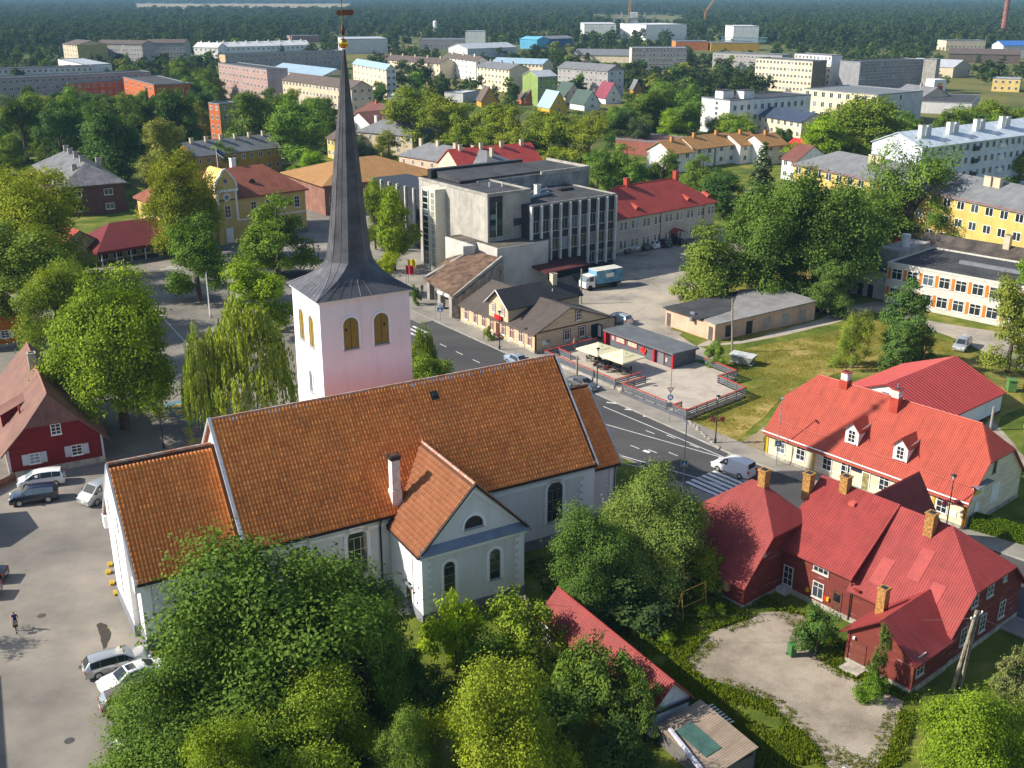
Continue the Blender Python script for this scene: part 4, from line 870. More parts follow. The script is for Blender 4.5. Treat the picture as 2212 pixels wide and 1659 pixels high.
dm = link('dormer', None, k.o, (12.2, .2, 0)); mb = MB(); mb.face([(0, 0, 3.4), (2.4, 0, 3.4), (2.4, 0, 5.0), (0, 0, 5.0)]); mb.face([(2.4, 0, 3.4), (2.4, 2.6, 6.0), (2.4, 0, 5.0)]); mb.face([(0, 2.6, 6.0), (0, 0, 3.4), (0, 0, 5.0)]); mb.build('dormer_wall', DRED, dm); roof_obj('dormer_roof', [[(-.2, -.3, 4.9), (2.6, -.3, 4.9), (2.6, 3.0, 6.4), (-.2, 3.0, 6.4)]], BROWN, dm, .1)
k2 = Bld('wooden_house', 'orange boarded house with brown roof under the trees', 'house', 0, 0, 28.5-90)
q = P(68, 742); far = (q.x-9.25*gx-gy*12, q.y-9.25*gy+gx*12); k2.o.location = (far[0], far[1], 0); k2.size(12, 9.25, 3.1, 7.4)
k2.walls(siding('orange_boards', (.40, .13, .02), .16, .01)); k2.roof(roofc('brown_dark', (.13, .075, .06), pitch=.22, row=.34, amp=.014), ov=.5, og=.4); k2.win('R', 6.1, 1.3, 1.1, 1.15, 'grid')
for dy in (-.75, .75): k2.box('shutter', 12.0, 12.06, 6.1+dy-.25, 6.1+dy+.25, 1.3, 2.45, SHUT)
k2.box('plinth', 0, 12.05, -.05, 9.3, 0, .5, STONE)
# beige wooden shops
b = Bld('shop_house', 'beige boarded corner shop with dark tiled roof and tall cross gable', 'house', -7.7, 155.03, -54).size(18.5, 14.6, 2.95, 5.7, 6.0); b.zeb = 2.7
BEIGE = siding('beige_boards', (.58, .43, .27), .2, .006); BROWNT = surf('brown_trim', (.12, .035, .025), .7, .1, 2); SLATE = roofc('brown_slate', (.10, .082, .072), pitch=.25, row=.35, amp=.02, var=.12)
b.walls(BEIGE); b.roof(SLATE, ov=.35, og=.25)
b.box('plinth', -.05, 18.56, -.05, 14.65, 0, .4, STONE)
mb = MB(); mb.face([(7.5, -.03, 2.9), (12.2, -.03, 2.9), (12.2, -.03, 5.3), (9.85, -.03, 7.2), (7.5, -.03, 5.3)]); mb.face([(12.2, -.03, 2.9), (12.2, 12.9, 2.9), (12.2, 12.9, 5.3), (12.2, -.03, 5.3)]); mb.face([(12.2, 12.9, 2.9), (7.5, 12.9, 2.9), (7.5, 12.9, 5.3), (9.85, 12.9, 7.2), (12.2, 12.9, 5.3)]); mb.face([(7.5, 12.9, 2.9), (7.5, -.03, 2.9), (7.5, -.03, 5.3), (7.5, 12.9, 5.3)]); mb.build('cross_gable_wall', BEIGE, b.o)
roof_obj('cross_gable_roof', [[(7.0, -.5, 4.95), (9.85, -.5, 7.3), (9.85, 13.3, 7.3), (7.0, 13.3, 4.95)][::-1], [(9.85, -.5, 7.3), (12.7, -.5, 4.95), (12.7, 13.3, 4.95), (9.85, 13.3, 7.3)][::-1]], roofc('black_tile', (.045, .043, .045), pitch=.25, row=.35, amp=.022), b.o, .12)
for sg in (-1, 1):
    p, q = Vector((9.85+sg*2.9, -.56, 4.86)), Vector((9.85, -.56, 7.25)); MB().tube([p, q], .09, 4).build('barge_board', WPAINT, b.o)
for i, x in enumerate((1.5, 3.9, 6.1, 8.1, 11.0, 13.0, 15.2, 17.2)): 
    w_ = b.win('F', x, .85, .95, 1.75, 'tee'); b.box('window_surround', x-.6, x+.6, -.03, -.001, .75, 2.7, BROWNT)
b.box('door', 9.2, 9.9, -.06, -.01, .2, 2.3, BROWNT)
for x in (8.7, 10.9): b.win('F', x, 3.7, .75, 1.3, 'grid4', y=-.03); b.box('window_surround', x-.48, x+.48, -.06, -.031, 3.62, 5.08, BROWNT)
b.box('sign_board', 9.3, 10.9, -.4, -.3, 2.95, 3.65, surf('red_sign', (.48, .02, .03), .5, .05, 2)); b.box('sign_bracket', 9.6, 9.7, -.3, 0, 3.2, 3.3, DARK)
for y, z in ((5.6, 1.0), (8.3, 1.0)): b.win('R', y, z, 1.0, 1.45, 'tee'); b.box('window_surround', 18.5, 18.53, y-.65, y+.65, z-.1, z+1.55, BROWNT)
b.win('R', 7.6, 3.5, .95, 1.5, 'grid'); b.box('window_surround', 18.5, 18.53, 7.0, 8.2, 3.4, 5.1, BROWNT)
b.box('door_opening', 18.5, 18.55, 10.0, 11.1, .15, 2.4, surf('dark_teal', (.015, .03, .035), .6, .1, 2)); b.box('door_leaf', 18.55, 19.5, 11.15, 11.25, .15, 2.4, BROWNT); MB().box(18.7, 19.35, 11.12, 11.15, .6, 2.2).build('door_glass', WPAINT, b.o)
b.box('band', 18.5, 18.58, .0, 14.5, 2.85, 3.0, BROWNT); b.box('notice_board', 18.5, 18.56, 1.2, 2.4, 1.0, 1.6, WPAINT)
for y in (.0, 14.4): b.box('corner_board', 18.4, 18.57, y, y+.18, .4, 2.85, BROWNT)
b.chimney(10.3, 9.5, 6.4, 8.3, .8, .8, surf('cream_chimney', (.55, .48, .36), .9, .2, 4)); MB().tube([(18.6, -.3, 2.8), (18.6, -.1, 2.4), (18.6, -.1, .1)], .06, 6).build('downpipe', DARK, b.o); MB().tube([(11.4, 8.5, 6), (11.4, 8.5, 6.4)], .07, 6).build('vent_pipe', OLDW, b.o)
# bar kiosk
kk = Bld('bar_kiosk', 'low grey bar kiosk with red posts and slanted flat roof', 'kiosk', 13.04, 143.28, -52.7).size(13.3, 4.4, 2.6); ko = kk.o
ANTH = siding('grey_wood', (.11, .12, .14), .14, .012, vertical=True); REDP = surf('red_paint', (.42, .02, .03), .5, .06, 2)
MB().prism([(.9, .2), (13.2, .2), (13.2, 4.3), (.9, 4.3)], .05, [2.35, 2.35, 2.35, 2.35]).build('wall', ANTH, ko)
MB().prism([(-.1, -.35), (13.5, -.35), (13.5, 4.6), (-.1, 4.6)], [2.35, 2.35, 2.25, 2.25], [2.62, 2.62, 2.5, 2.5]).build('roof', surf('grey_felt', (.13, .14, .155), .9, .1, .6, fine=.3), ko)
for x, y in ((.0, -.2), (.0, .25), (9.6, -.15), (13.1, -.2)): kk.box('post', x, x+.32, y, y+.3, .05, 2.35, REDP)
kk.box('side_panel', .05, .9, .9, 1.1, .8, 2.3, REDP)
for x, ww, z, hh in ((3.0, 1.6, 1.35, .7), (5.4, 1.7, 1.35, .6)):
    q = kk.box('hatch_frame', x-ww/2-.12, x+ww/2+.12, .12, .2, z-.12, z+hh+.12, REDP); MB().box(x-ww/2, x+ww/2, .1, .12, z, z+hh).build('hatch', surf('hatch_blind', (.45, .42, .33), .7, .2, 5), q)
for x, z in ((7.3, 1.2), (7.75, .95), (7.5, 1.5), (7.9, 1.3)): kk.box('emblem', x-.22, x+.22, .02, .18, z, z+.4, surf('emblem_red', (.65, .03, .02), .4, .05, 2))
q = kk.box('door_frame', 10.3, 11.5, .12, .2, .1, 2.2, REDP); MB().box(10.42, 11.38, .1, .12, .12, 2.1).build('door', GREYTRIM, q); kk.box('poster', 1.2, 1.75, .15, .19, 1.3, 2.0, surf('pink_poster', (.6, .3, .35), .6, .4, 6)); kk.box('meter_box', 11.8, 12.1, .1, .2, 1.0, 1.5, OLDW)
# deck with fences round it
DECK = siding('deck_boards', (.42, .37, .31), .14, .006, vertical=True)
dk = Bld('deck', 'large pale timber deck in front of the grey bar kiosk', 'deck', 13.04, 143.28, -52.7)
poly = [(-.4, -10.2), (26.2, -10.9), (25.4, .1), (20.4, .6), (20.5, 4.0), (14.5, 4.4), (13.3, 4.4), (13.3, -.05), (.0, -.05), (-.5, -.5)]
mb = MB(); mb.prism(poly, 0, .45); mb.build('deck_floor', DECK, dk.o)
mb = MB(); mb.box(-.5, 13.6, -10.75, -10.5, 0, .5); dkb = mb.build('deck_skirt', CONC, dk.o); MB().box(15.3, 26.3, -11.2, -10.95, 0, .5).build('deck_skirt', ANTH, dk.o)
FN = surf('fence_grey', (.13, .14, .16), .6, .1, 2); FR = surf('fence_red', (.42, .055, .04), .5, .1, 2)
FENCES = [((-.5, -10.4), (13.7, -10.6), 'dark slatted deck fence beside the tables with planters'), ((13.7, -10.6), (13.7, -6.2), 'short slatted fence dividing the deck by the steps'), ((15.2, -6.8), (15.2, -10.7), 'short slatted fence at the deck steps on the street'), ((15.2, -10.8), (23.0, -10.9), 'long slatted fence along the empty deck on the street'), ((24.2, -9.6), (24.2, -11.0), 'tiny fence return by the deck ramp'), ((24.2, -11.0), (26.4, -11.1), 'short fence at the deck corner by the lawn'), ((26.4, -11.1), (25.5, .2), 'open railed fence between deck and lawn'), ((25.5, .2), (20.5, .7), 'slatted fence at the far corner of the deck'), ((20.5, .7), (20.6, 4.1), 'short fence jog behind the empty deck'), ((20.6, 4.1), (14.6, 4.5), 'slatted fence behind the kiosk by the small tree'), ((-.5, -10.4), (-.6, -1.0), 'slatted fence between deck and beige shop'), ((-.5, -8.2), (2.4, -8.4), 'short inner fence by the deck entrance')]
for (a, b_, lab) in FENCES:
    a, b_ = dk.world(*a), dk.world(*b_); d = b_-a; ln = d.length; f_ = thing('deck_fence', lab, 'fence', (a.x, a.y, .45), math.atan2(d.y, d.x), 'fences round the bar deck')
    n = max(1, round(ln/1.9))
    for i in range(n+1): x = ln*i/n; MB().box(x-.05, x+.05, -.05, .05, -.4, .9).build('post', FN, f_)
    for i in range(n):
        x0, x1 = ln*i/n+.05, ln*(i+1)/n-.05
        for z in (.12, .38, .64): MB().box(x0, x1, -.03, .0, z, z+.17).build('slat', FN, f_)
    MB().box(-.05, ln+.05, -.09, .09, .9, .97).build('top_rail', FR, f_)
# pink garage block
pg = Bld('garage_block', 'low pink plastered garage block with grey flat roof', 'garage', 22.93, 153.68, -53.7); po = pg.o; PINK = plaster('pink', (.60, .40, .29), .1)
o_ = np.array([22.93, 153.68]); pe = Vector((math.cos(R(-53.7)), math.sin(R(-53.7)))); pn = Vector((-pe.y, pe.x)); q = Vector((45.9, 156.3))-Vector(o_); cl = (q.dot(pe), q.dot(pn))
MB().prism([(0, 0), (10, 0), cl, (3.2, 20.6), (1.0, 16)], 0, [2.6, 2.45, 2.9, 2.9, 2.8]).build('wall', PINK, po)
MB().prism([(-.35, -.35), (7.4, -.4), (7.4, 6), (-.1, 16)], [2.62]*4, [2.78]*4).build('roof', BITUMEN, po); MB().prism([(7.3, .3), (10.2, -.1), (cl[0]+.25, cl[1]+.3), (3.2, 20.9), (.2, 15.5), (7.3, 6)], [2.5, 2.5, 2.92, 2.92, 2.9, 2.7], [2.66, 2.6, 3.1, 3.1, 3.05, 2.82]).build('roof', surf('grey_sheet_roof', (.24, .235, .23), .85, .12, .5, fine=.3), po)
for x in (.7, 9.2): pg.box('door', x-.4, x+.4, -.04, .02, .05, 2.0, surf('grey_door', (.10, .09, .085), .7, .2, 2))
pg.box('wall_lamp', 5.6, 6.0, -.7, -.02, 2.1, 2.7, GREYTRIM); pg.box('roof_unit', 4.6, 5.4, .4, .8, 2.78, 3.1, GREYTRIM)
d = Vector(cl)-Vector((10, 0)); e = thing  # street-side wall panels
for i, (t0, t1, mt, nm) in enumerate(((.1, .17, DARK, 'window'), (.30, .36, DARK, 'door'), (.47, .54, CONC, 'blocked_window'), (.66, .73, CONC, 'blocked_window'), (.84, .90, CONC, 'blocked_window'))):
    p, q = Vector((10, 0))+d*t0, Vector((10, 0))+d*t1; n = Vector((d.y, -d.x)).normalized()*.03
    MB().prism([tuple(p+n), tuple(q+n), tuple(q-n), tuple(p-n)][::-1], .3 if 'door' not in nm else .05, 2.0).build(nm, mt, po)
# ---------------------------------------------------------------- culture house
c = Bld('culture_house', 'pale stone-clad culture house with dark panels between white fins', 'building', 18.38, 190.1, 36.3); co_ = c.o
CLAD = surf('stone_cladding', (.42, .40, .36), .85, .14, .35, fine=.25, bump=.15, bscale=4, streak=.3); DPAN = surf('dark_panel', (.035, .037, .045), .5, .15, 1); FIN = surf('white_fin', (.60, .60, .58), .7, .12, 1); CLAD2 = surf('stone_courses', (.52, .50, .46), .88, .1, .5, bump=.3, bscale=2.5)
MB().box(-19, 0, 0, 14, 0, 13).build('office_wing', DPAN, co_); MB().box(-18.8, -.2, .2, 13.8, 12.9, 13.05).build('wing_roof', BITUMEN, co_)
MB().box(-19.0, .15, -.1, .1, 12.9, 13.25).box(-.1, .15, .1, 14.1, 12.9, 13.25).build('wing_parapet', CONC, co_)
for i in range(10): c.box('fin', -18.9+i*2.09-.17, -18.9+i*2.09+.17, -.5, .05, 1.2 if i > 5 else 3.2, 12.95, FIN)
for i in range(8): c.box('fin', -.05, .5, .6+i*1.8, .9+i*1.8, .2, 12.95, FIN)
for i in range(9):
    for z in (1.2, 4.6, 8.0): 
        if z < 2 and i < 6: continue
        c.win('F', -17.85+i*2.09, z+.3, 1.5, 2.1, 'two', surf('grey_frame', (.42, .42, .41), .6, .1, 1))
MB().box(-26, -17, 2.5, 24, 0, 15.2).build('hall_block', CLAD, co_); MB().box(-25.8, -17.2, 2.7, 23.8, 15.15, 15.24).build('hall_roof', BITUMEN, co_)
MB().box(-26.1, -16.9, 2.4, 2.75, 15.1, 15.5).box(-26.1, -25.75, 2.75, 24, 15.1, 15.5).box(-17.25, -16.9, 2.75, 16, 15.1, 15.5).build('hall_parapet', CONC, co_)
g_ = c.box('stair_window', -25.6, -23.0, 2.4, 2.55, 8.2, 14.9, DPAN)
for k in range(6):
    for j in range(2): MB().box(-25.45+j*1.2, -24.35+j*1.2, 2.36, 2.41, 8.4+k*.92, 9.2+k*.92).build('pane', GLASS, g_)
MB().box(-24.38, -24.26, 2.3, 2.42, 8.3, 14).build('mullion', FIN, g_)
c.box('slot_window', -20.6, -18.2, 2.42, 2.55, 9.6, 10.7, GLASS); c.box('slot_frame', -20.75, -18.05, 2.46, 2.52, 9.45, 10.85, GREYTRIM)
MB().box(-28.2, -25.9, 15.2, 19.4, 0, 14.6).build('stair_tower', surf('cream_panel', (.60, .58, .48), .7, .06, .6), co_)
for k in range(12): c.box('tower_pane', -28.26, -28.18, 17.6, 19.2, 1+k*1.1, 1.9+k*1.1, GLASS)
for k in range(12): c.box('tower_pane', -28.24, -28.2, 15.6, 16.6, 1+k*1.1, 1.9+k*1.1, surf('milky_pane', (.30, .30, .27), .4, .2, 2))
for y in (17.4, 19.3): c.box('tower_mullion', -28.34, -28.2, y-.08, y+.08, .5, 14.4, FIN)
MB().box(-20, 5.5, 14, 27, 12, 15.4).build('fly_block', surf('weathered_concrete', (.30, .30, .29), .9, .25, .5, fine=.4), co_); MB().box(-19.8, 5.3, 14.2, 26.8, 15.35, 15.46).build('fly_roof', BITUMEN, co_); MB().box(5.4, 5.75, 14, 27, 12, 15.9).box(-6, 5.4, 13.8, 14.1, 15.2, 15.9).build('fly_parapet', CLAD, co_)
MB().prism([(-23.5, 14.5), (-4.5, 15.2), (-4.5, 22), (-23.5, 22)], [15.4]*4, [15.75, 15.75, 16.5, 16.5]).build('raised_roof', BITUMEN, co_); MB().prism([(-24.5, 22.2), (-4, 22.2), (-4, 23.4), (-24.5, 23.4)], 15.3, 16.9).build('raised_roof', DARK, co_)
MB().box(-21, -13, 24, 50, 0, 11.5).build('rear_wing', DPAN, co_)
for i in range(9): c.box('fin', -21.4, -20.95, 24.5+i*3.1, 24.8+i*3.1, 3.5, 11.6, FIN)
for i in range(8): c.box('rear_pane', -21.05, -20.99, 25.2+i*3.1, 27.0+i*3.1, 5.5, 7.6, GLASS)
for x, y in ((-16, 5), (-14, 8)): MB().tube([(x, y, 13.3), (x+6, y+1.5, 13.4), (x+7, y+3, 13.1)], .4, 8).build('duct', GREYTRIM, co_)
c.chimney(-12.5, 6.5, 13, 15.2, .9, .9, CHW); c.box('roof_unit', -6, -3, 8, 9, 13.05, 13.5, DARK); c.box('skylight', -15.5, -12, 13, 14, 13.05, 14.4, GREYTRIM)
for x, y in ((-21, 9), (-19, 8)): MB().tube([(x, y, 15.2), (x, y, 16.1)], .12, 6).build('vent_pipe', FIN, co_)
MB().prism([(-27, -1.6), (-16.3, -1.6), (-16.3, 2.6), (-26.0, 2.6), (-26, 11), (-29, 11), (-28.8, 4.5), (-27, 4.3)], 0, 7.25).build('foyer_block', CLAD2, co_)
MB().prism([(-26.8, -1.4), (-16.5, -1.4), (-16.5, 2.5), (-25.8, 2.5), (-25.8, 10.8), (-28.7, 10.8), (-28.6, 4.6), (-26.8, 4.4)], 7.2, 7.33, top=0).build('foyer_roof', surf('mossy_felt', (.12, .105, .085), .95, .3, .6, fine=.4), co_)
MB().prism([(-30.5, 3.2), (-28.6, 2.6), (-28.4, 4.8), (-30.2, 5.2)], 0, 7.2).build('foyer_fin', CLAD2, co_)
RUST = surf('rusty_tiles', (.17, .105, .07), .95, .35, .7, fine=.5, bump=.4, bscale=5)
pts = [(-39.2, 1.5), (-41.8, -10.9), (-27.2, -3.0), (-28.0, 4.0), (-33, 4.5)]; zz = [3.5, 3.5, 6.0, 6.0, 5.3]
MB().prism(pts, [z-.35 for z in zz], zz).build('porch_roof', RUST, co_)
MB().prism([(-42.1, -11.3), (-27.2, -3.4), (-27.2, -2.9), (-41.7, -10.8)], [3.3, 5.8, 5.8, 3.3], [3.85, 6.35, 6.35, 3.85]).build('porch_upstand', CONC, co_); MB().prism([(-39.5, 1.4), (-39.1, 1.0), (-28, 3.6), (-28.2, 4.1)], [3.3, 3.3, 5.8, 5.8], [3.85, 3.85, 6.35, 6.35]).build('porch_upstand', CONC, co_)
mb = MB().box(-41.4, -26.8, -4.2, -3.6, 0, 4.0); MB().prism([(-41.6, -10.6), (-41.0, -10.8), (-27, -3.4), (-27.2, -2.8)], 0, [3.2, 3.2, 5.7, 5.7]).build('porch_wall', surf('stained_concrete', (.33, .30, .26), .95, .3, .8, fine=.5), co_)
for x, y in ((-38.6, .7), (-40.2, -5.0), (-41.3, -9.9)): c.box('column', x-.45, x+.45, y-.4, y+.4, 0, 3.3, CONC)
for y0 in (-9.5, -7.5): c.box('beam', -41.6, -41.2, y0, y0+1.6, 3.0, 3.4, FIN)
MB().prism([(-20.5, -6.5), (-10.5, -6.0), (-10.5, .0), (-19.5, .0)], [2.95]*4, [3.15, 3.15, 3.35, 3.35]).build('loading_canopy', surf('maroon_sheet', (.09, .025, .025), .7, .2, 1), co_); c.box('canopy_wall', -20, -12.0, -1.0, -.9, 0, 2.9, DARK); c.box('canopy_post', -10.9, -10.6, -5.8, -5.5, 0, 3, DARK)
# flags before the entrance
fl = c.world(-33, 18)
for i, (x, y, cc, lb) in enumerate(((-36, 12, (.62, .50, .02), 'yellow flag on a pole beside the culture house entrance'), (-38.5, 8.5, (.55, .03, .05), 'red flag on a pole beside the culture house entrance'))):
    p = c.world(x, y); f_ = thing('flagpole', lb, 'flag', tuple(p)); MB().tube([(0, 0, 0), (0, 0, 4.2)], .05, 6).build('pole', GREYTRIM, f_)
    mb = MB(); q = [(.04+.22*k, .12*math.sin(k*1.7), 0) for k in range(7)]
    for a_, b_ in zip(q, q[1:]): mb.face([(a_[0], a_[1], 2.6), (b_[0], b_[1], 2.5), (b_[0], b_[1], 4.0), (a_[0], a_[1], 4.1)])
    mb.build('cloth', surf('cloth%d' % i, cc, .8, .1, 2), f_)
# ---------------------------------------------------------------- town hall, pavilion, brown house
YEL = plaster('yellow', (.60, .43, .15), .06); TILER = roofc('hall_tile', (.26, .075, .04), pitch=.24, row=.34, amp=.03, var=.2)
t_ = Bld('town_hall', 'yellow town hall with red tiled hipped roof and curved white-edged gable', 'building', -65.2, 201, 40.5).size(29.8, 13.7, 9.2, 13.6); to = t_.o
t_.walls(YEL, 'hip', 'hip'); t_.roof(TILER, 'hip', 'hip', ov=.6, inset=5.5, t=.3); t_.box('eaves_cornice', -.25, 30.05, -.25, 13.95, 8.75, 9.0, WPAINT); t_.box('string_course', -.08, 29.88, -.08, 13.78, 4.2, 4.45, WPAINT); t_.box('plinth', -.1, 29.9, -.1, 13.8, 0, .8, PLINTH)
mb = MB(); q = [(9.9, 0), (14.4, 0), (14.4, 10.6), (14.35, 11.4), (14.0, 12.6), (13.2, 13.4), (12.7, 14.3), (12.15, 14.6), (11.6, 14.3), (11.1, 13.4), (10.3, 12.6), (9.95, 11.4), (9.9, 10.6)]
f = [(x, -.6, z) for x, z in q]; bk = [(x, 5.5, z) for x, z in q]; mb.face(f)
for i in range(len(q)): j = (i+1) % len(q); mb.face([f[j], f[i], bk[i], bk[j]])
mb.build('gable_bay', YEL, to)
mb = MB(); 
for a_, b_ in zip(q[2:], q[3:]): mb.tube([(a_[0], -.62, a_[1]), (b_[0], -.62, b_[1])], .2, 6)
mb.build('gable_coping', WPAINT, to)
for x in (10.0, 13.9): t_.box('pilaster', x, x+.45, -.72, -.55, 4.5, 10.3, WPAINT)
t_.box('bay_cornice', 9.7, 14.6, -.85, -.5, 10.3, 10.7, WPAINT)
MB().lathe([(.75, -.08), (.75, .02), (.5, .05), (.05, .05)], 16).build('clock', [WPAINT], to, (12.15, -.66, 9.2)).rotation_euler = (math.pi/2, 0, 0)
MB().lathe([(.48, 0), (.48, .07)], 16).build('clock_face', GREYTRIM, to, (12.15, -.68, 9.2)).rotation_euler = (math.pi/2, 0, 0)
MB().box(11.85, 12.45, -.68, -.6, 12.0, 12.7).build('crest', surf('crest_blue', (.10, .14, .30), .5, .2, 5), to)
for i in range(9):
    x = 1.8+i*3.25
    if 9.2 < x < 14.9: continue
    t_.win('F', x, 5.3, 1.2, 2.3, 'grid'); t_.win('F', x, 1.5, 1.3, 2.0, 'grid')
t_.win('F', 12.15, 5.2, 1.3, 2.4, 'grid', y=-.6)
for i in range(3): t_.win('L', 2.5+i*4.2, 5.3, 1.2, 2.3, 'grid'); t_.win('L', 2.5+i*4.2, 1.5, 1.2, 2.0, 'grid')
t_.box('door', 11.4, 12.9, -.7, -.58, .3, 3.2, WPAINT); t_.chimney(18.5, 8.5, 11.5, 15.2, 1.0, 1.0, WPAINT, WPAINT)
dm = link('dormer', None, to, (19.5, 2.6, 10.6)); MB().prism([(-1.0, 0), (1.0, 0), (.1, 2.4), (-.1, 2.4)], [0, 0, .9, .9], [.05, .05, 1.2, 1.2]).build('dormer_cheek', WPAINT, dm); MB().lathe([(.7, 0), (.6, .1)], 14).build('dormer_window', GLASS, dm, (0, .05, .35)).rotation_euler = (math.pi/2, 0, 0)
MB().tube([(12.15, 2, 14), (12.15, 2, 18.6)], .06, 6).build('flag_staff', WPAINT, to)
FLG = [surf('flag_blue', (.03, .12, .42), .8, .05, 1), surf('flag_black', (.01, .01, .01), .8, .05, 1), surf('flag_white', (.75, .75, .75), .8, .05, 1)]
for i in range(3):
    mb = MB(); mb.face([(12.2, 2, 18.4-i*.4), (13.3, 1.6, 17.4-i*.4), (13.3, 1.6, 17.05-i*.4), (12.2, 2, 18.0-i*.4)]); mb.build('flag_stripe', FLG[i], to)
pv = Bld('pavilion', 'red-roofed arcade pavilion with white columns beside the town hall', 'building', -74.4, 189.6, 43.0).size(17.5, 10.5, 3.3, 6.6); REDT = roofc('pavilion_red', (.17, .02, .022), pitch=.3, row=.35, amp=.03, var=.1)
mb = MB().box(0, 17.5, 3.0, 10.5, 0, 3.3); mb.build('wall', plaster('pav_cream', (.50, .42, .26)), pv.o); pv.roof(REDT, 'hip', 'hip', ov=.7, inset=4.6, t=.5)
for i in range(7): MB().lathe([(.2, 0), (.2, .2), (.13, .3), (.12, 2.7), (.2, 2.9), (.2, 3.0)], 8).build('column', WPAINT, pv.o, (.4+i*2.75, .2, 0))
for i in range(6): pv.win('F', 1.8+i*2.75, .5, 1.9, 2.1, 'three', y=3.0)
pv.box('floor', -.3, 17.8, -.5, 3, 0, .15, PAVE)
pw = Bld('pavilion', 'red-orange hipped roof wing half hidden by lime trees', 'building', -74.8, 194.5, 133.0).size(26, 9.5, 3.3, 6.4); pw.walls(plaster('pav_cream', (.50, .42, .26)), 'gable', 'gable'); pw.roof(roofc('pavilion_bright', (.42, .07, .042), pitch=.3, row=.35, amp=.02, var=.08), 'gable', 'gable', ov=.5); pw.chimney(14, 4.6, 5.8, 7.6, .8, .8, CHW)
bh = Bld('apartment_house', 'brown plastered apartment house with weathered grey hipped roof', 'building', -98.1, 234.8, 31.5).size(13.0, 38, 6.9, 10.4)
bh.o.location = (-98.3, 235.0, 0); BRN = plaster('brown', (.115, .058, .05), .08); SHING = roofc('weathered_shingle', (.15, .15, .155), pitch=0, row=.4, amp=.02, var=.3, dirt=.3)
a_ = bh.world(0, 37); bo = bh.o; MB().box(0, 13, 0, 37, 0, 6.9).build('wall', BRN, bo)
roof_obj('roof', [[(-.6, -.6, 6.6), (13.6, -.6, 6.6), (6.5, 7, 10.6)], [(13.6, -.6, 6.6), (13.6, 37.6, 6.6), (6.5, 30, 10.6), (6.5, 7, 10.6)], [(13.6, 37.6, 6.6), (-.6, 37.6, 6.6), (6.5, 30, 10.6)], [(-.6, 37.6, 6.6), (-.6, -.6, 6.6), (6.5, 7, 10.6), (6.5, 30, 10.6)]], SHING, bo, .2)
bh.L, bh.D = 13, 37
for x in (2.8, 9.4):
    for z in (.9, 4.1): bh.win('F', x, z, 1.9, 1.35, 'two')
for i in range(7):
    for z in (.9, 4.1): bh.win('L', 3+i*5, z, 1.7, 1.35, 'two', fm=OLDW)
for x, y, h_ in ((6.5, 10, 11.8), (4.0, 6.5, 10.4), (6.5, 17, 11.9), (9.8, 9, 11.2), (6.5, 24, 11.8), (6.5, 29, 11.9)): bh.chimney(x, y, 8.0, h_, 1.1, .8, CONC)
# ---------------------------------------------------------------- other buildings of the middle distance
OCHRE = plaster('ochre', (.50, .27, .06)); SAND = plaster('sand', (.55, .46, .33)); PINKW = plaster('pale_pink', (.66, .43, .33)); GREIGE = plaster('greige', (.60, .53, .46)); ORBR = surf('orange_brick', (.44, .115, .035), .85, .1, .8, bump=.2); CREAMW = plaster('cream', (.72, .60, .43)); GREYW = plaster('grey_panel', (.34, .32, .31)); BLUEW = plaster('blue_white', (.62, .65, .74)); YELB = plaster('bright_yellow', (.58, .42, .13)); PKB = plaster('block_pink', (.38, .25, .225)); LGREY = plaster('light_grey', (.55, .55, .56)); OLIVE = plaster('olive', (.33, .30, .11)); GREENW = plaster('green', (.24, .33, .10)); WWALL = plaster('far_white', (.76, .75, .73)); DGREY = plaster('dark_grey', (.16, .16, .17))
RGREY = roofc('grey_sheet', (.17, .175, .185), pitch=0, row=.5, amp=.01, var=.15); RBLUE = roofc('blue_sheet', (.30, .42, .52), pitch=.5, row=0, amp=.02, var=.1, rough=.4); RBRN = roofc('brown_far', (.12, .09, .075), pitch=0, row=.4, amp=.01); RLGR = roofc('light_sheet', (.42, .44, .47), pitch=.5, row=0, amp=.01, rough=.4); RWHT = roofc('white_sheet', (.62, .62, .62), pitch=0, row=0); ROR = roofc('orange_felt', (.36, .19, .065), pitch=.3, row=.35, amp=.01, var=.12); RRED = roofc('mid_red', (.40, .055, .045), pitch=.3, row=.4, amp=.012); RNAV = roofc('navy_sheet', (.05, .065, .10), pitch=.5, row=0, amp=.01, rough=.4); RGRN = roofc('green_sheet', (.05, .085, .07), pitch=.3, row=0, amp=.01); RMAR = roofc('maroon_sheet_roof', (.22, .035, .06), pitch=.3, row=0, amp=.01); RBR2 = roofc('red_brown_tile', (.17, .065, .05), pitch=.3, row=.35, amp=.02)
simple('apartment_house', 'ochre house with long grey roof and many chimneys behind town hall', (420, 337), (606, 316), 6.6, 11, OCHRE, 'gable', RGREY, 2, 10, 2, zr=9.6, chim=6, cmat=SAND, win=(1.1, 1.4))
simple('public_hall', 'brick hall with big orange-brown hipped roof behind the spire', (700, 398), (950, 372), 7, 22, surf('red_brick', (.24, .12, .09), .9, .15, .6), 'hip', ROR, 1, 8, zr=10.5, left='hip', right='hip', win=(1.6, 1.6), ov=.8)
simple('apartment_house', 'pale pink house with grey hipped roof and stout chimneys', (862, 333), (1052, 362), 6.6, 11, PINKW, 'hip', RGREY, 2, 9, 2, zr=9.6, left='hip', right='hip', chim=5, cmat=SAND, win=(1, 1.3))
simple('apartment_house', 'cream house with dark red roof behind the culture house', (993, 362), (1170, 345), 6.4, 11, CREAMW, 'gable', RRED, 2, 6, zr=10.2, chim=4, cmat=SAND, win=(1, 1.3))
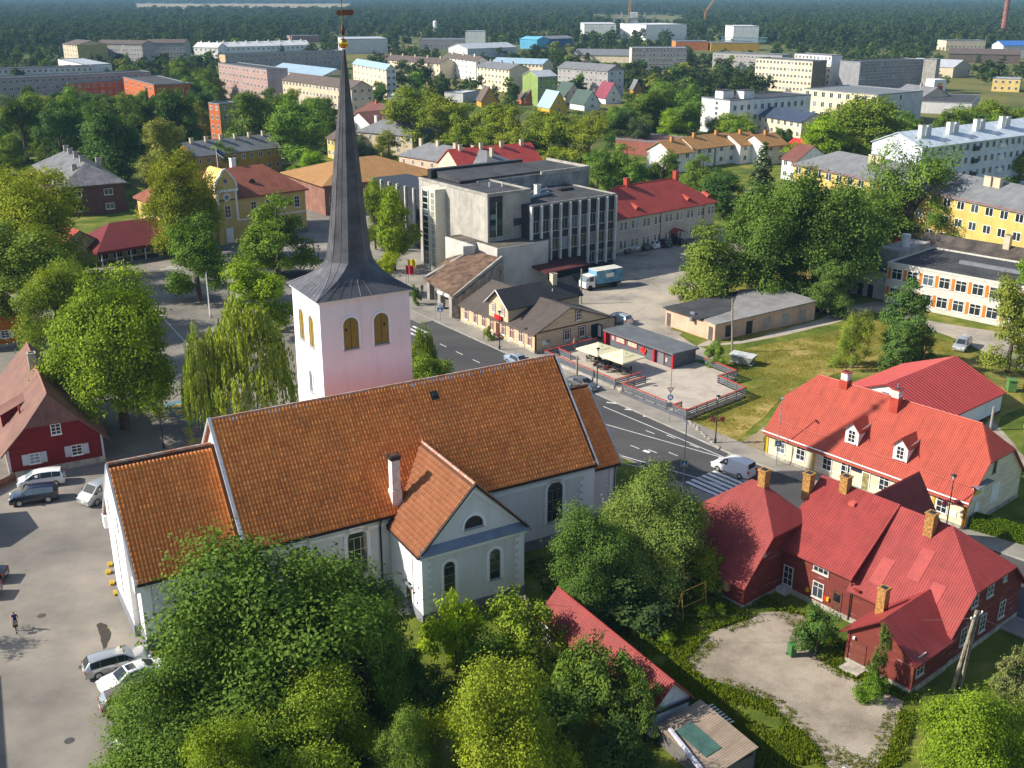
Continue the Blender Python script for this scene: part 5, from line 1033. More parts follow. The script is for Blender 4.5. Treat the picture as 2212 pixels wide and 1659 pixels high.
simple('apartment_house', 'grey-roofed yellow house behind the spire', (770, 282), (890, 292), 6.5, 12, SAND, 'hip', RGREY, 2, 6, zr=9.8, left='hip', right='hip', chim=3, cmat=WWALL, win=(1, 1.3))
simple('apartment_house', 'small yellow gabled house between trees behind the spire', (706, 296), (722, 300), 6, 9, YELB, 'gable', RBRN, 2, 2, zr=8.5, chim=1)
simple('house', 'low brown-roofed house cluster beside the spire', (762, 245), (850, 262), 3.5, 16, WWALL, 'gable', RBR2, 1, 5, zr=7.5, chim=3, cmat=ORBR)
simple('house', 'brown-roofed low house with white gable and skylights', (800, 268), (862, 262), 3.2, 14, WWALL, 'gable', RBR2, zr=6.8)
# beige school-like building with red hipped roof
a, b_ = P(1332, 470, 7.4), P(1545, 432, 7.4)
g_ = Bld('office_building', 'long beige two-storey building with red hipped roof and parked cars in front', 'building', a.x, a.y, math.degrees(math.atan2(b_.y-a.y, b_.x-a.x)))
g_.size((b_-a).length, 13, 7.4, 11.6); g_.walls(GREIGE, 'hip', 'hip'); RR4 = roofc('beige_red', (.32, .05, .038), pitch=.3, row=.4, amp=.014, var=.12); g_.o.location.x -= 5*math.cos(g_.o.rotation_euler.z)*0
g_.roof(RR4, 'hip', 'hip', ov=.5, inset=6.0, cap=RIBR)
n = int(g_.L/3.1)
for i in range(n):
    for z in (1.2, 4.7):
        for dx in (-.55, .55): g_.win('F', 1.9+i*3.1+dx, z, .8, 1.6, 'tee')
for i in range(3):
    for z in (1.2, 4.7): g_.win('R', 2.5+i*3.8, z, 1.0, 1.6, 'tee')
for x in (9, 23): g_.chimney(x, 6.5, 10.5, 13.0, .9, .9, RIBR)
for x in (6.5, 21, 27): MB().tube([(x, .9, 8.0), (x, 2.6, 8.6)], .55, 10).build('eyebrow_dormer', RIBR, g_.o)
g_.box('entrance', 15.2, 16.8, -.08, .02, .2, 2.4, DARK); roof_obj('porch_roof', [[(14.4, -1.8, 2.6), (16.0, -1.8, 3.4), (16.0, 0, 3.4), (14.4, 0, 2.6)][::-1], [(16.0, -1.8, 3.4), (17.6, -1.8, 2.6), (17.6, 0, 2.6), (16.0, 0, 3.4)][::-1]], RR4, g_.o, .1); g_.box('plinth', -.05, g_.L+.05, -.05, 13.05, 0, .6, PLINTH)
for x in (12, 24.5): MB().tube([(x, -.1, 7.0), (x, -.1, .1)], .06, 6).build('downpipe', DARK, g_.o)
# yellow four-storey block on the street, with shops
yb = simple('apartment_block', 'bright yellow apartment block with grey roof and ground-floor shops', (1716, 352), (2330, 481), 12.4, 12.5, YELB, 'hip', RGREY, 4, 22, 0, zr=15.4, left='hip', right='hip', win=(1.7, 1.5), chim=0)
for x in (18, 20, 47, 49): yb.chimney(x, 4.6, 13.6, 16.2, 1.5, .8, SAND)
yb.box('shop_canopy', 2, yb.L-2, -2.0, 0, 3.3, 3.6, GREYTRIM); yb.box('eaves_band', -.3, yb.L+.3, -.35, -.02, 12.0, 12.3, surf('rust_band', (.35, .06, .03), .7, .1, 1))
for i in range(11): yb.box('shop_window', 3+i*5, 6.6+i*5, -.09, -.03, .6, 2.9, GLASS)
for i, cc in enumerate(((.6, .12, .03), (.05, .25, .5), (.5, .03, .03), (.7, .5, .05))): yb.box('shop_banner', 22+i*4.7, 23+i*4.7, -.16, -.1, .7, 2.7, surf('banner%d' % i, cc, .6, .1, 2))
bb = simple('apartment_block', 'blue-white apartment block with pale metal roof and tall chimneys', (1993, 318), (2300, 279), 12.8, 14, BLUEW, 'gable', roofc('pale_blue_sheet', (.50, .56, .62), pitch=.5, row=0, amp=.012, rough=.35), 4, 22, 0, zr=15.6, win=(1.2, 1.5), left='gable', lcols=0, wm=LGREY)
for i in range(4): bb.chimney(5+i*11, 4.2, 13.5, 17.2, 1.6, 1.0, WPAINT, SAND); bb.chimney(7.4+i*11, 4.2, 13.5, 17.0, 1.4, .9, LGREY)
for i in range(4):
    for z in (1.2, 4.2, 7.4, 10.4): bb.box('balcony', 9.2+i*11, 11.2+i*11, -.7, 0, z, z+1.0, [WPAINT, DARK][i % 2])
simple('house', 'small white house with dark grey roof beside the blue-white block', (1882, 296), (1950, 318), 5, 11, WWALL, 'gable', RGREY, 1, 3, zr=8, chim=2, cmat=SAND)
# terrace of houses with ochre roofs
for i, (x, y) in enumerate(((1452, 322), (1500, 312), (1548, 306), (1600, 304), (1655, 306))):
    lb = ['first', 'second', 'third', 'fourth', 'fifth'][i]
    simple('terraced_house', '%s ochre-roofed terraced house counted from the red school roof' % lb, (x, y+8), (x+44, y+3), 5.6, 10, WWALL, 'gable', ROR, 2, 2, 0, zr=8.2, chim=1, cmat=surf('orange_chimney', (.5, .24, .07), .8, .1, 2), ov=.6, group='ochre terraced houses')
simple('house', 'white gabled house end with brown roof closing the ochre terrace', (1690, 340), (1722, 346), 5.6, 11, WWALL, 'gable', RBR2, 2, 2, zr=9)
simple('house', 'low house with bright red sheet roof behind the ochre terrace', (1690, 322), (1745, 330), 3.6, 10, CREAMW, 'gable', roofc('vivid_red', (.52, .03, .03), pitch=0, row=0), zr=6.5)
simple('shop_building', 'flat-roofed shop with dish aerial and red parapet', (1330, 300), (1460, 312), 4.2, 16, plaster('brick_red', (.30, .10, .08)), 'flat', roofc('felt_red', (.26, .13, .12), pitch=0, row=0))
# orange and white office at the right edge, its dark neighbours
of = Bld('office_building', 'white and orange brick two-storey office with dark flat roof', 'building', *P(1908, 652)[:2], math.degrees(math.atan2(*((P(2190, 712)-P(1908, 652)).yx)))).size(29, 15, 6.4)
OWALL = surf('white_brick', (.58, .55, .50), .9, .08, .7, bump=.2); MB().box(0, 29, 0, 15, 0, 6.4).build('wall', OWALL, of.o); of.flat(BITUMEN, .25, OLDW)
ORB = surf('bright_orange_brick', (.56, .18, .02), .85, .08, .8)
for i in range(11):
    for z in (.9, 4.0): of.win('F', 1.7+i*2.6, z, 1.75, 1.75, 'tee')
for i in range(12):
    for z in (.85, 3.95): of.box('brick_pier', .22+i*2.6, .72+i*2.6, -.03, .02, z, z+1.85, ORB)
of.box('end_wall', 29.0, 29.06, -.05, 15, 0, 6.5, ORB); of.box('porch_roof', 24.8, 27.4, -1.8, 0, 2.6, 2.75, BITUMEN); of.box('porch', 25.0, 27.2, -1.5, 0, 0, 2.6, GREYTRIM); of.box('porch_door', 25.3, 26.3, -1.56, -1.5, .2, 2.3, WPAINT); of.box('step', 24.8, 27.0, -2.6, -1.8, 0, .25, STONE)
of.box('boiler_wing', -6.5, 0, 1.0, 11, 0, 4.6, OWALL); of.box('boiler_roof', -6.8, .0, .8, 11.2, 4.6, 4.8, BITUMEN); of.box('plain_block', -4.0, -.02, 4, 14, 4.8, 7.6, CONC); of.box('balustrade', -6.6, -4.2, .9, 1.0, 4.8, 5.6, CONC)
for x in (-5.2, -3.4): of.box('door', x, x+.9, .94, 1.0, .05, 2.1, DARK)
MB().tube([(-1.4, 8, 7.6), (-1.4, 8, 9.6)], .75, 14).build('vent_stack', LGREY, of.o); of.box('roof_rib', 8, 20, 7.6, 8.4, 6.42, 6.9, GREYTRIM)
a = of.world(-4, 15.5); nb = Bld('workshop', 'low workshop with mossy dark roof behind the orange office', 'building', a.x, a.y, math.degrees(of.o.rotation_euler.z)).size(33, 11, 4.6, 7.6); nb.walls(CONC); nb.roof(roofc('moss_brown', (.085, .07, .06), pitch=0, row=.4, amp=.02, var=.4), ov=.4); nb.chimney(14, 5, 6.8, 9.4, 1, 1, SAND); nb.chimney(19, 3, 5.5, 8.6, 1, 1, SAND)
# ---------------------------------------------------------------- school and far blocks
s_ = simple('school', 'white school wing with dark flat roof and stair windows', (1516, 211), (1577, 218), 11.5, 40, WWALL, 'flat', BITUMEN, 0, 0, 0)
for k in range(6): s_.win('F', s_.L*.55, 1+k*1.75, 1.3, 1.1, 'two', far=True, fm=LGREY)
for i in range(11):
    for z in (4.6, 8.0): s_.win('R', 2.5+i*3.3, z, 1.5, 1.9, 'two', far=True)
for x, y in ((3.5, 3), (7.5, 9)): s_.box('roof_house', x, x+4, y, y+5, 11.5, 14.2, WWALL); s_.box('roof_house_top', x-.3, x+4.3, y-.3, y+5.3, 14.2, 14.4, BITUMEN)
simple('school', 'cream school block with dark roof behind the leafy tree', (1737, 192), (1897, 206), 11, 16, CREAMW, 'flat', RGREY, 3, 9, 1, C=(1951, 194), ends=LGREY, win=(1.6, 2))
simple('school', 'low cream school annexe with navy metal roof', (1623, 246), (1732, 263), 6.0, 12, CREAMW, 'gable', RNAV, 2, 8, 0, zr=8.6, win=(1.4, 1.6))
B_ = simple
B_('apartment_block', 'salmon pink five-storey panel block with flat dark roof', (471, 137), (576, 151), 15, 14, PKB, 'flat', BITUMEN, 5, 14, 0, C=(621, 149), ends=plaster('mauve', (.40, .33, .36)), win=(1.4, 1.5))
B_('apartment_block', 'sand coloured apartment block with long black roof beside the spire', (609.6, 171), (759, 190), 12, 14, SAND, 'gable', RBRN, 4, 20, 3, C=(796, 186), zr=14.5, win=(1.3, 1.4))
B_('apartment_block', 'cream block with long light blue roof behind the sand block', (584, 149), (698, 163), 12, 14, CREAMW, 'gable', RBLUE, 4, 14, 0, zr=14.6, ends=GREENW)
B_('apartment_block', 'cream five-storey block with blue roof and lilac end wall', (762, 136), (834, 149), 14, 12, CREAMW, 'gable', RBLUE, 5, 8, 2, C=(847, 147), zr=16, ends=LGREY)
B_('apartment_block', 'beige gabled block at the edge of the far wood', (135, 94), (166, 97), 14, 14, SAND, 'gable', RBRN, 5, 5, 0, C=(198, 92), zr=16.5, ends=OLIVE)
B_('apartment_block', 'long grey block with cream end wall behind a tall poplar', (207, 93), (306, 95), 14, 13, GREYW, 'gable', RBRN, 5, 16, 0, zr=16, lm=CREAMW)
B_('apartment_block', 'grey block with cream end and white roof hatches', (313, 92), (398, 92), 14, 13, GREYW, 'gable', RBRN, 5, 13, 0, zr=16, lm=CREAMW)
B_('row_house', 'long low white row house with pale roof and chimneys', (476, 101), (668, 96), 8, 12, WWALL, 'gable', RWHT, 2, 18, 0, zr=11, chim=8, cmat=WPAINT)
B_('row_house', 'shorter white row house half hidden by a round tree', (418, 101), (470, 102), 8, 12, WWALL, 'gable', RWHT, 2, 5, 0, zr=11, chim=3, cmat=WPAINT)
B_('apartment_block', 'low grey block with peach end wall behind the pink block', (486, 119), (742, 110), 11, 12, GREYW, 'flat', BITUMEN, 4, 26, 0, lm=plaster('peach', (.68, .38, .22)))
B_('school', 'white school with red entrance panels and rooflights', (125, 128), (186, 141), 9, 26, WWALL, 'flat', RLGR, 2, 6, 0, C=(241, 139))
B_('apartment_block', 'grey four-storey block behind dark park trees', (-30, 172), (325, 156), 12, 13, GREYW, 'flat', BITUMEN, 4, 26, 0)
B_('apartment_block', 'long light grey block beyond the park', (-20, 150), (200, 144), 9, 13, LGREY, 'flat', BITUMEN, 3, 18, 0)
B_('apartment_block', 'orange brick block with stepped flat roofs', (266, 167), (332, 184), 11, 14, ORBR, 'flat', BITUMEN, 3, 5, 0, C=(413, 181), win=(1.8, 1.6))
B_('apartment_block', 'low orange brick wing among the park trees', (146, 181), (275, 174), 9, 14, ORBR, 'flat', BITUMEN, 3, 8, 0)
B_('apartment_block', 'orange and olive block between park trees', (450, 223), (473, 226), 12, 12, ORBR, 'flat', BITUMEN, 4, 2, 2, C=(511, 222), ends=OLIVE)
B_('industrial_hall', 'white panelled industrial hall beside the gilded ball', (744, 85), (837, 84), 11, 30, LGREY, 'flat', RLGR, 0, 0, 0, C=(891, 78))
B_('industrial_hall', 'low factory with grey walls below the white silos', (905, 86), (1010, 86), 8, 30, GREYW, 'flat', RGREY, 1, 14, 0)
B_('industrial_hall', 'tall white windowless store beside the white silos', (1005, 68), (1048, 68), 16, 20, WWALL, 'flat', RLGR)
B_('industrial_hall', 'long grey shed with arched pale roof beyond the apartment blocks', (1010, 105), (1116, 101), 7, 25, LGREY, 'gable', RLGR, zr=10)
B_('industrial_hall', 'light blue roofed shed in the industrial area', (1123, 84), (1160, 85), 8, 20, plaster('sky_blue', (.12, .40, .62)), 'gable', roofc('sky_blue_roof', (.15, .45, .65), pitch=0, row=0), zr=10)
B_('industrial_hall', 'dark blue shed beside the light blue roof', (1180, 84), (1240, 82), 7, 20, plaster('deep_blue', (.05, .13, .32)), 'gable', RGREY, zr=9)
B_('apartment_block', 'cream low block with brown gabled roof behind silver willow', (817, 127), (950, 137), 8.5, 12, CREAMW, 'gable', RBRN, 3, 14, 0, zr=11, chim=5, cmat=SAND)
B_('apartment_block', 'white block with black roof in the middle of the trees', (957, 122), (1028, 131), 11, 12, WWALL, 'gable', RBRN, 4, 9, 2, C=(1059, 131), zr=13.2, chim=3, cmat=WPAINT)
B_('apartment_block', 'cream block with pale blue roof behind birches', (1062, 134), (1172, 138), 11, 12, CREAMW, 'gable', RBLUE, 4, 14, 0, zr=13.2)
B_('apartment_block', 'grey-roofed cream block behind oak trees', (1030, 143), (1100, 150), 11, 12, CREAMW, 'gable', RGREY, 4, 9, 0, zr=13.4, chim=3)
B_('apartment_block', 'green block with yellow corner and pale roof', (1162, 165), (1203, 163), 12.5, 12, GREENW, 'gable', RLGR, 4, 3, 0, zr=14.6)
B_('apartment_block', 'grey block with blue-white gable end behind lime trees', (1205, 145), (1313, 153), 12.5, 12, GREYW, 'gable', RGREY, 4, 11, 2, C=(1338, 150), zr=15, ends=LGREY)
B_('apartment_block', 'grey and peach striped five-storey block', (1365, 104), (1484, 104), 14, 13, GREYW, 'flat', RLGR, 5, 16, 0, lm=CREAMW)
B_('industrial_hall', 'big white hall beside the unfinished frame', (1262, 52), (1331, 52), 15, 60, WWALL, 'flat', RWHT)
B_('industrial_hall', 'white hall on the far side of the unfinished frame', (1396, 54), (1484, 53), 15, 60, WWALL, 'flat', RWHT)
B_('industrial_hall', 'white boxy hall with shaded grey end', (1585, 57), (1640, 57), 16, 40, WWALL, 'flat', RWHT, ends=LGREY)
B_('industrial_hall', 'yellow trimmed warehouse near the blue gantry', (1536, 93), (1640, 93), 6, 24, plaster('warehouse_yellow', (.55, .33, .03)), 'flat', RGREY)
B_('industrial_hall', 'orange fronted store beside the yellow warehouse', (1460, 90), (1530, 90), 7, 24, plaster('store_orange', (.60, .20, .05)), 'flat', RGREY)
B_('apartment_block', 'long dark grey block with many small roof hatches', (1540, 114), (1690, 120), 10, 13, GREYW, 'flat', BITUMEN, 3, 18, 0)
B_('apartment_block', 'tall white slab block standing behind the cream block', (1717, 116), (1797, 121), 17, 13, WWALL, 'flat', BITUMEN, 6, 10, 0, C=(1886, 124))
B_('apartment_block', 'cream five-storey block with brown balconies', (1633, 126), (1756, 133), 15, 13, CREAMW, 'flat', BITUMEN, 5, 16, 0, C=(1787, 131), ends=plaster('end_brown', (.20, .17, .13)))
B_('apartment_block', 'long dark grey slab block with broken window bands', (1859, 135), (1998, 129), 15, 13, plaster('slab_grey', (.25, .25, .27)), 'flat', BITUMEN, 5, 20, 0)
tw_ = B_('water_tower', 'square concrete tower standing behind the round advertising cube', (1996, 128), (2024, 129), 16, 6, CONC, 'flat', BITUMEN, 0, 0, 0)
B_('industrial_hall', 'grey roofed low house beside the concrete tower', (1930, 200), (1995, 208), 5, 14, CREAMW, 'gable', RGREY, 1, 8, zr=8.5, chim=1)
B_('shop_building', 'wide low shop with dark flat roof beyond the school', (1955, 218), (2100, 224), 4.5, 40, LGREY, 'flat', BITUMEN)
B_('industrial_hall', 'long brown roofed warehouse on the far side', (2050, 115), (2205, 118), 6, 22, RBRN, 'gable', RBRN, zr=9)
B_('industrial_hall', 'blue and white striped warehouse by the brick chimney', (2168, 98), (2260, 98), 9, 20, LGREY, 'gable', roofc('stripe_blue', (.04, .14, .42), pitch=0, row=0), zr=12)
B_('industrial_hall', 'pale sheds with grey roofs by the railway', (1960, 140), (2060, 145), 6, 22, SAND, 'gable', RLGR, zr=9.5)
B_('house', 'yellow flat-roofed house by the roundabout', (2145, 170), (2205, 172), 6, 12, plaster('butter', (.68, .50, .18)), 'flat', RLGR, 2, 4, 0)
B_('industrial_hall', 'cream low factory by the brick chimney', (2045, 88), (2130, 88), 8, 20, CREAMW, 'flat', RGREY, 1, 10)
B_('industrial_hall', 'small white house on the wooded hill', (2075, 46), (2100, 46), 6, 12, WWALL, 'gable', RLGR, zr=9)
B_('industrial_hall', 'grey workshop with yellow doors among bushes', (1240, 118), (1380, 120), 5, 24, CREAMW, 'gable', RGREY, zr=8.5)
B_('industrial_hall', 'brown brick low factory far behind the row house', (630, 78), (690, 77), 6, 20, plaster('far_brick', (.36, .20, .15)), 'flat', RGREY)
B_('shop_building', 'long white-roofed low hall right of the spire', (838, 208), (880, 208), 4, 14, WWALL, 'flat', RWHT)
B_('shop_building', 'white-roofed garage row among the limes', (960, 200), (1000, 202), 4, 14, LGREY, 'flat', RWHT)
# small gabled houses: the gable faces the camera
def cottage(label, x, y, w, hz, zr, wall, rm, ang=20, dep=9):
    p = P(x, y); q = w; a = R(ang)
    o = Bld('cottage', label, 'house', p.x-math.sin(-a)*dep*0, p.y, ang-90); 
    # ridge along local x, gable end at x = L facing the camera
    o.o.location = (p.x-math.sin(a)*dep-math.cos(a)*q/2*0, p.y+math.cos(a)*dep, 0); o.size(dep, q, hz, zr); o.walls(wall); o.roof(rm, ov=.4, og=.4)
    o.win('R', q/2, 1.2, 1.2, 1.3, 'two', far=True); o.win('R', q/2, hz+1.0, 1.0, 1.1, 'two', far=True); return o
cottage('orange gabled cottage with flat brown annexe before the limes', 1040, 232, 7, 3, 8.5, plaster('orange_c', (.62, .30, .04)), RBRN, 15)
cottage('brick red cottage with black steep roof', 1135, 228, 8, 3, 9, plaster('brickred_c', (.45, .14, .07)), RBRN, 20)
cottage('yellow cottage with shining blue metal roof', 1188, 248, 8, 3, 9, plaster('yellow_c', (.72, .45, .06)), RBLUE, 25, 11)
cottage('cream cottage with dark green roof', 1222, 222, 8, 3, 8.5, CREAMW, RGRN, 25, 11)
cottage('white cottage with green roof nearer the limes', 1262, 240, 8, 3, 8, WWALL, RGRN, 30, 11)
cottage('white cottage with maroon steep roof', 1308, 225, 8, 3, 9, WWALL, RMAR, 25, 10)
cottage('tiny orange gable peeping over the trees', 1368, 205, 4, 3, 7, plaster('orange_c', (.62, .30, .04)), RGREY, 10, 6)
# silos, chimney, cranes, frame
WSIL = surf('silo_white', (.78, .78, .78), .5, .04, .5)
for (x, y0, y1, lb) in ((928, 80, 56, 'shorter of the two white cylindrical silos'), (940.5, 82, 45, 'taller of the two white cylindrical silos')):
    p = P(x, y0); H_ = HT(p, y1); s1 = thing('silo', lb, 'silo', tuple(p), 0, 'white silos'); MB().lathe([(2.1, 0), (2.1, H_-.8), (1.5, H_), (.2, H_+.2)], 14).build('shell', WSIL, s1); MB().tube([(2.2, 0, 0), (2.2, 0, H_)], .2, 5).build('ladder', GREYTRIM, s1)
p = P(2164, 88); H_ = 62; s1 = thing('factory_chimney', 'tall red brick factory chimney on the horizon', 'chimney', tuple(p)); MB().lathe([(2.9, 0), (1.75, H_)], 16).build('shaft', surf('chimney_red', (.26, .10, .07), .9, .2, .3, bump=.3, bscale=1), s1)
for k in range(8): MB().lathe([(2.95-.14*k, 5+k*7), (2.93-.14*k, 5.5+k*7)], 16).build('iron_band', GREYTRIM, s1)
ORC = surf('crane_orange', (.48, .20, .03), .6, .1, 2)
def lattice(mb, a, b, w, n, r=.12):
    a, b = Vector(a), Vector(b); d = (b-a).normalized(); u = d.cross(Vector((0, 1, 0)) if abs(d.y) < .9 else Vector((1, 0, 0))).normalized()*w/2; v = d.cross(u).normalized()*w/2
    cs = [u+v, u-v, -u-v, -u+v]
    for q in cs: mb.tube([a+q, b+q], r, 4)
    for k in range(n):
        p0, p1 = a.lerp(b, k/n), a.lerp(b, (k+1)/n)
        for i in range(4): mb.tube([p0+cs[i], p1+cs[(i+1) % 4]], r*.6, 3, caps=False)
p = P(1359, 64); s1 = thing('tower_crane', 'orange lattice tower crane mast rising from the building site', 'crane', tuple(p)); mb = MB(); lattice(mb, (0, 0, 0), (0, 0, 75), 2.2, 26, .22); mb.build('mast', ORC, s1)
p = P(1518, 62); s1 = thing('mobile_crane', 'orange mobile crane with slanting jib over the woods', 'crane', tuple(p)); mb = MB(); lattice(mb, (0, 0, 0), (3, 0, 22), 1.6, 9, .2); lattice(mb, (3, 0, 22), (34, 0, 66), 1.4, 22, .18); lattice(mb, (3, 0, 22), (-7, 0, 27), 1.2, 5, .15); mb.build('jib', ORC, s1); MB().box(-2, 2, -2, 2, 0, 4).build('chassis', ORC, s1)
a = P(1327, 75); s1 = thing('unfinished_frame', 'unfinished concrete frame building with open floors', 'building', tuple(a)); wid = (P(1410, 75)-a).length
for k in range(6):
    for j in range(2):
        mb = MB().box(wid*k/5-.5, wid*k/5+.5, j*14, j*14+1, 0, 24 if k not in (0, 5) else 20); mb.build('column', CONC, s1)
for z in (6, 12, 18): MB().box(0, wid, 0, 15, z-.4, z).build('floor_slab', CONC, s1)
MB().box(wid*.42, wid*.6, 1.5, 13, 0, 24).build('core', WWALL, s1)
p = P(1590, 98); s1 = thing('gantry', 'pale blue lattice gantry lying at the building yard', 'crane', tuple(p)); mb = MB(); lattice(mb, (-14, 0, 6), (28, 0, 5), 3, 16, .25); mb.build('beam', surf('gantry_blue', (.16, .33, .42), .6, .1, 2), s1)
p = P(2016, 222); s1 = thing('advertising_cube', 'white advertising cube with red and yellow emblem on a steel frame', 'sign', tuple(p), R(15)); z = HT(p, 201)
for x, y in ((-2.6, -2.6), (2.6, -2.6), (2.6, 2.6), (-2.6, 2.6)): MB().box(x-.2, x+.2, y-.2, y+.2, 0, z).build('leg', WPAINT, s1)
MB().box(-3, 3, -3, 3, z, z+6).build('cube', WPAINT, s1); MB().box(-1.6, 1.6, -3.06, -3.0, z+1.6, z+3.2).build('emblem', surf('emblem_crimson', (.55, .02, .06), .5, .05, 1), s1); MB().prism([(-1.2, -3.06), (1.2, -3.06), (1.2, -3.0), (-1.2, -3.0)], z+3.2, z+4.6).build('emblem_crown', surf('emblem_gold', (.7, .45, .03), .5, .05, 1), s1); MB().box(3.0, 3.06, -1.6, 1.6, z+1.6, z+3.2).build('emblem', MATS['emblem_crimson'], s1)
# ---------------------------------------------------------------- trees and bushes
def leaf_mesh(name, centers, normals, size, tone, droop=None, rg=None):
    """many rhombic leaves: centres, facing directions, sizes, tones"""
    n = len(centers); rg = rg or np.random.default_rng(1)
    nn = normals/np.linalg.norm(normals, axis=1, keepdims=True)
    r = rg.normal(size=(n, 3)); a = np.cross(nn, r); a /= np.linalg.norm(a, axis=1, keepdims=True)+1e-9
    if droop is not None:
        a = np.tile(np.array([[0, 0, -1.]]), (n, 1))+rg.normal(0, .25, (n, 3)); a /= np.linalg.norm(a, axis=1, keepdims=True)
        nn = np.cross(a, rg.normal(size=(n, 3))); nn /= np.linalg.norm(nn, axis=1, keepdims=True)
    b = np.cross(nn, a); l = size[:, None]; wd = l*(.62 if droop is None else .34)
    v = np.stack([centers-a*l*.5, centers+b*wd*.5+nn*l*.08, centers+a*l*.5-nn*l*.06, centers-b*wd*.5+nn*l*.08], 1).reshape(-1, 3)
    me = bpy.data.meshes.new(name); fast_mesh(me, v, np.arange(4*n).reshape(-1, 4)); me.materials.append(LEAF)
    at = me.attributes.new('tone', 'FLOAT', 'POINT'); at.data.foreach_set('value', np.repeat(np.clip(tone, 0, 1), 4).astype(np.float32))
    return me
def unit(rg, n):
    d = rg.normal(size=(n, 3)); return d/np.linalg.norm(d, axis=1, keepdims=True)
def crown(name, seed, r, h, lobes, twigs, leaves, leaf, lumpy=.33, hol=.2, up=.25):
    """broad crown, r radius, h height (base at z = 0): big lobes, twig clumps on them, leaves on the twigs"""
    rg = np.random.default_rng(seed)
    d = unit(rg, lobes*3); d = d[d[:, 2] > -.75][:lobes]; k = rg.uniform(.42, .82, (len(d), 1))
    k = np.where(d[:, 2:3] < 0, k*1.12, k); lc = d*k*np.array([r, r, h/2])+np.array([0, 0, h/2]); lr = rg.uniform(.55, 1.35, len(d))*lumpy*r
    lc = np.vstack([lc, [[0, 0, h*.55]]]); lr = np.append(lr, r*.55)
    w = lr**2/np.sum(lr**2); cs, ns = [], []
    for c, q, ww in zip(lc, lr, w):
        m = max(4, int(twigs*ww)); dd = unit(rg, m); dd[:, 2] = np.abs(dd[:, 2])*.8+dd[:, 2]*.2; dd /= np.linalg.norm(dd, axis=1, keepdims=True)
        cs.append(c+dd*q*rg.uniform(.68, 1.16, (m, 1))*np.array([1, 1, .9])); ns.append(dd)
    cs, ns = np.vstack(cs), np.vstack(ns)
    fq = rg.normal(0, 2.6/r, (3, 6)); ph = rg.uniform(0, 6.28, 6); hole = np.sin(cs@fq+ph).sum(1); keep_ = hole > np.quantile(hole, hol); cs, ns = cs[keep_], ns[keep_]   # hollows
    cs[:, 2] = np.clip(cs[:, 2], h*.02, h*1.02)
    lo_, hi_ = np.quantile(cs[:, 2], .01), cs[:, 2].max(); cs[:, 2] = (cs[:, 2]-lo_)/(hi_-lo_)*h*.97+.01*h; cs[:, :2] *= r*.96/np.quantile(np.linalg.norm(cs[:, :2], axis=1), .985)
    L_ = np.repeat(np.arange(len(cs)), leaves); tr = r*.075
    p = cs[L_]+rg.normal(0, 1, (len(L_), 3))*np.array([tr, tr, tr*.62])
    nn = ns[L_]*1.05+unit(rg, len(L_))*.7+np.array([0, 0, up])
    tw = (rg.normal(.42, .15, len(cs))+.12*np.sin(cs@(fq[:, 0]*.8)+1))[L_]+rg.normal(0, .11, len(L_)); tw += np.where(rg.random(len(L_)) > .985, .35, 0)
    return leaf_mesh(name, p, nn, rg.uniform(.7, 1.3, len(L_))*leaf, tw, rg=rg)
def willow(name, seed, r, h, boughs, strands, n, leaf):
    """hanging strands gathered on arching boughs"""
    rg = np.random.default_rng(seed); ps = []; ts = []
    for b in range(boughs):
        a, q = rg.uniform(0, 2*np.pi), math.sqrt(rg.uniform(.03, 1)); bx, by, bz = q*r*.92*math.cos(a), q*r*.92*math.sin(a), h*(1-.62*q**1.7)*rg.uniform(.78, 1.04); tb = rg.normal(.5, .16)
        for k in range(strands):
            ln = min(bz, h*rg.uniform(.08, .30)); t = np.sort(rg.uniform(0, 1, n)); sx, sy = bx+rg.normal(0, r*.075), by+rg.normal(0, r*.075); z0 = bz+rg.normal(0, h*.02)
            ps.append(np.stack([sx+rg.normal(0, .05, n)+t*.2*math.cos(a), sy+rg.normal(0, .05, n)+t*.2*math.sin(a), z0-t*ln], 1)); ts.append(np.full(n, tb)+rg.normal(0, .15, n))
    p = np.vstack(ps); return leaf_mesh(name, p, np.ones_like(p), rg.uniform(.7, 1.3, len(p))*leaf, np.concatenate(ts), droop=1, rg=rg)
def conifer(name, seed, r, h, whorls, per, leaf):
    rg = np.random.default_rng(seed); ps, ns = [], []
    for k in range(whorls):
        z = h*(.04+.94*k/whorls); rr = r*(1-(z/h))**.85+.12
        nb = max(5, int(13*(1-.6*z/h)))
        for b in range(nb):
            a = rg.uniform(0, 2*np.pi); m = max(5, int(per*rr/r)); t = rg.uniform(.2, 1, m); x = rr*t*rg.uniform(.85, 1.1)
            ps.append(np.stack([x*np.cos(a)+rg.normal(0, .1*r*.4, m), x*np.sin(a)+rg.normal(0, .1*r*.4, m), z-.28*x+rg.normal(0, .1, m)], 1)); ns.append(np.tile([[np.cos(a)*.4, np.sin(a)*.4, .9]], (m, 1))+rg.normal(0, .5, (m, 3)))
    p = np.vstack(ps); return leaf_mesh(name, p, np.vstack(ns), rg.uniform(.7, 1.3, len(p))*leaf, rg.normal(.4, .18, len(p)), rg=rg)
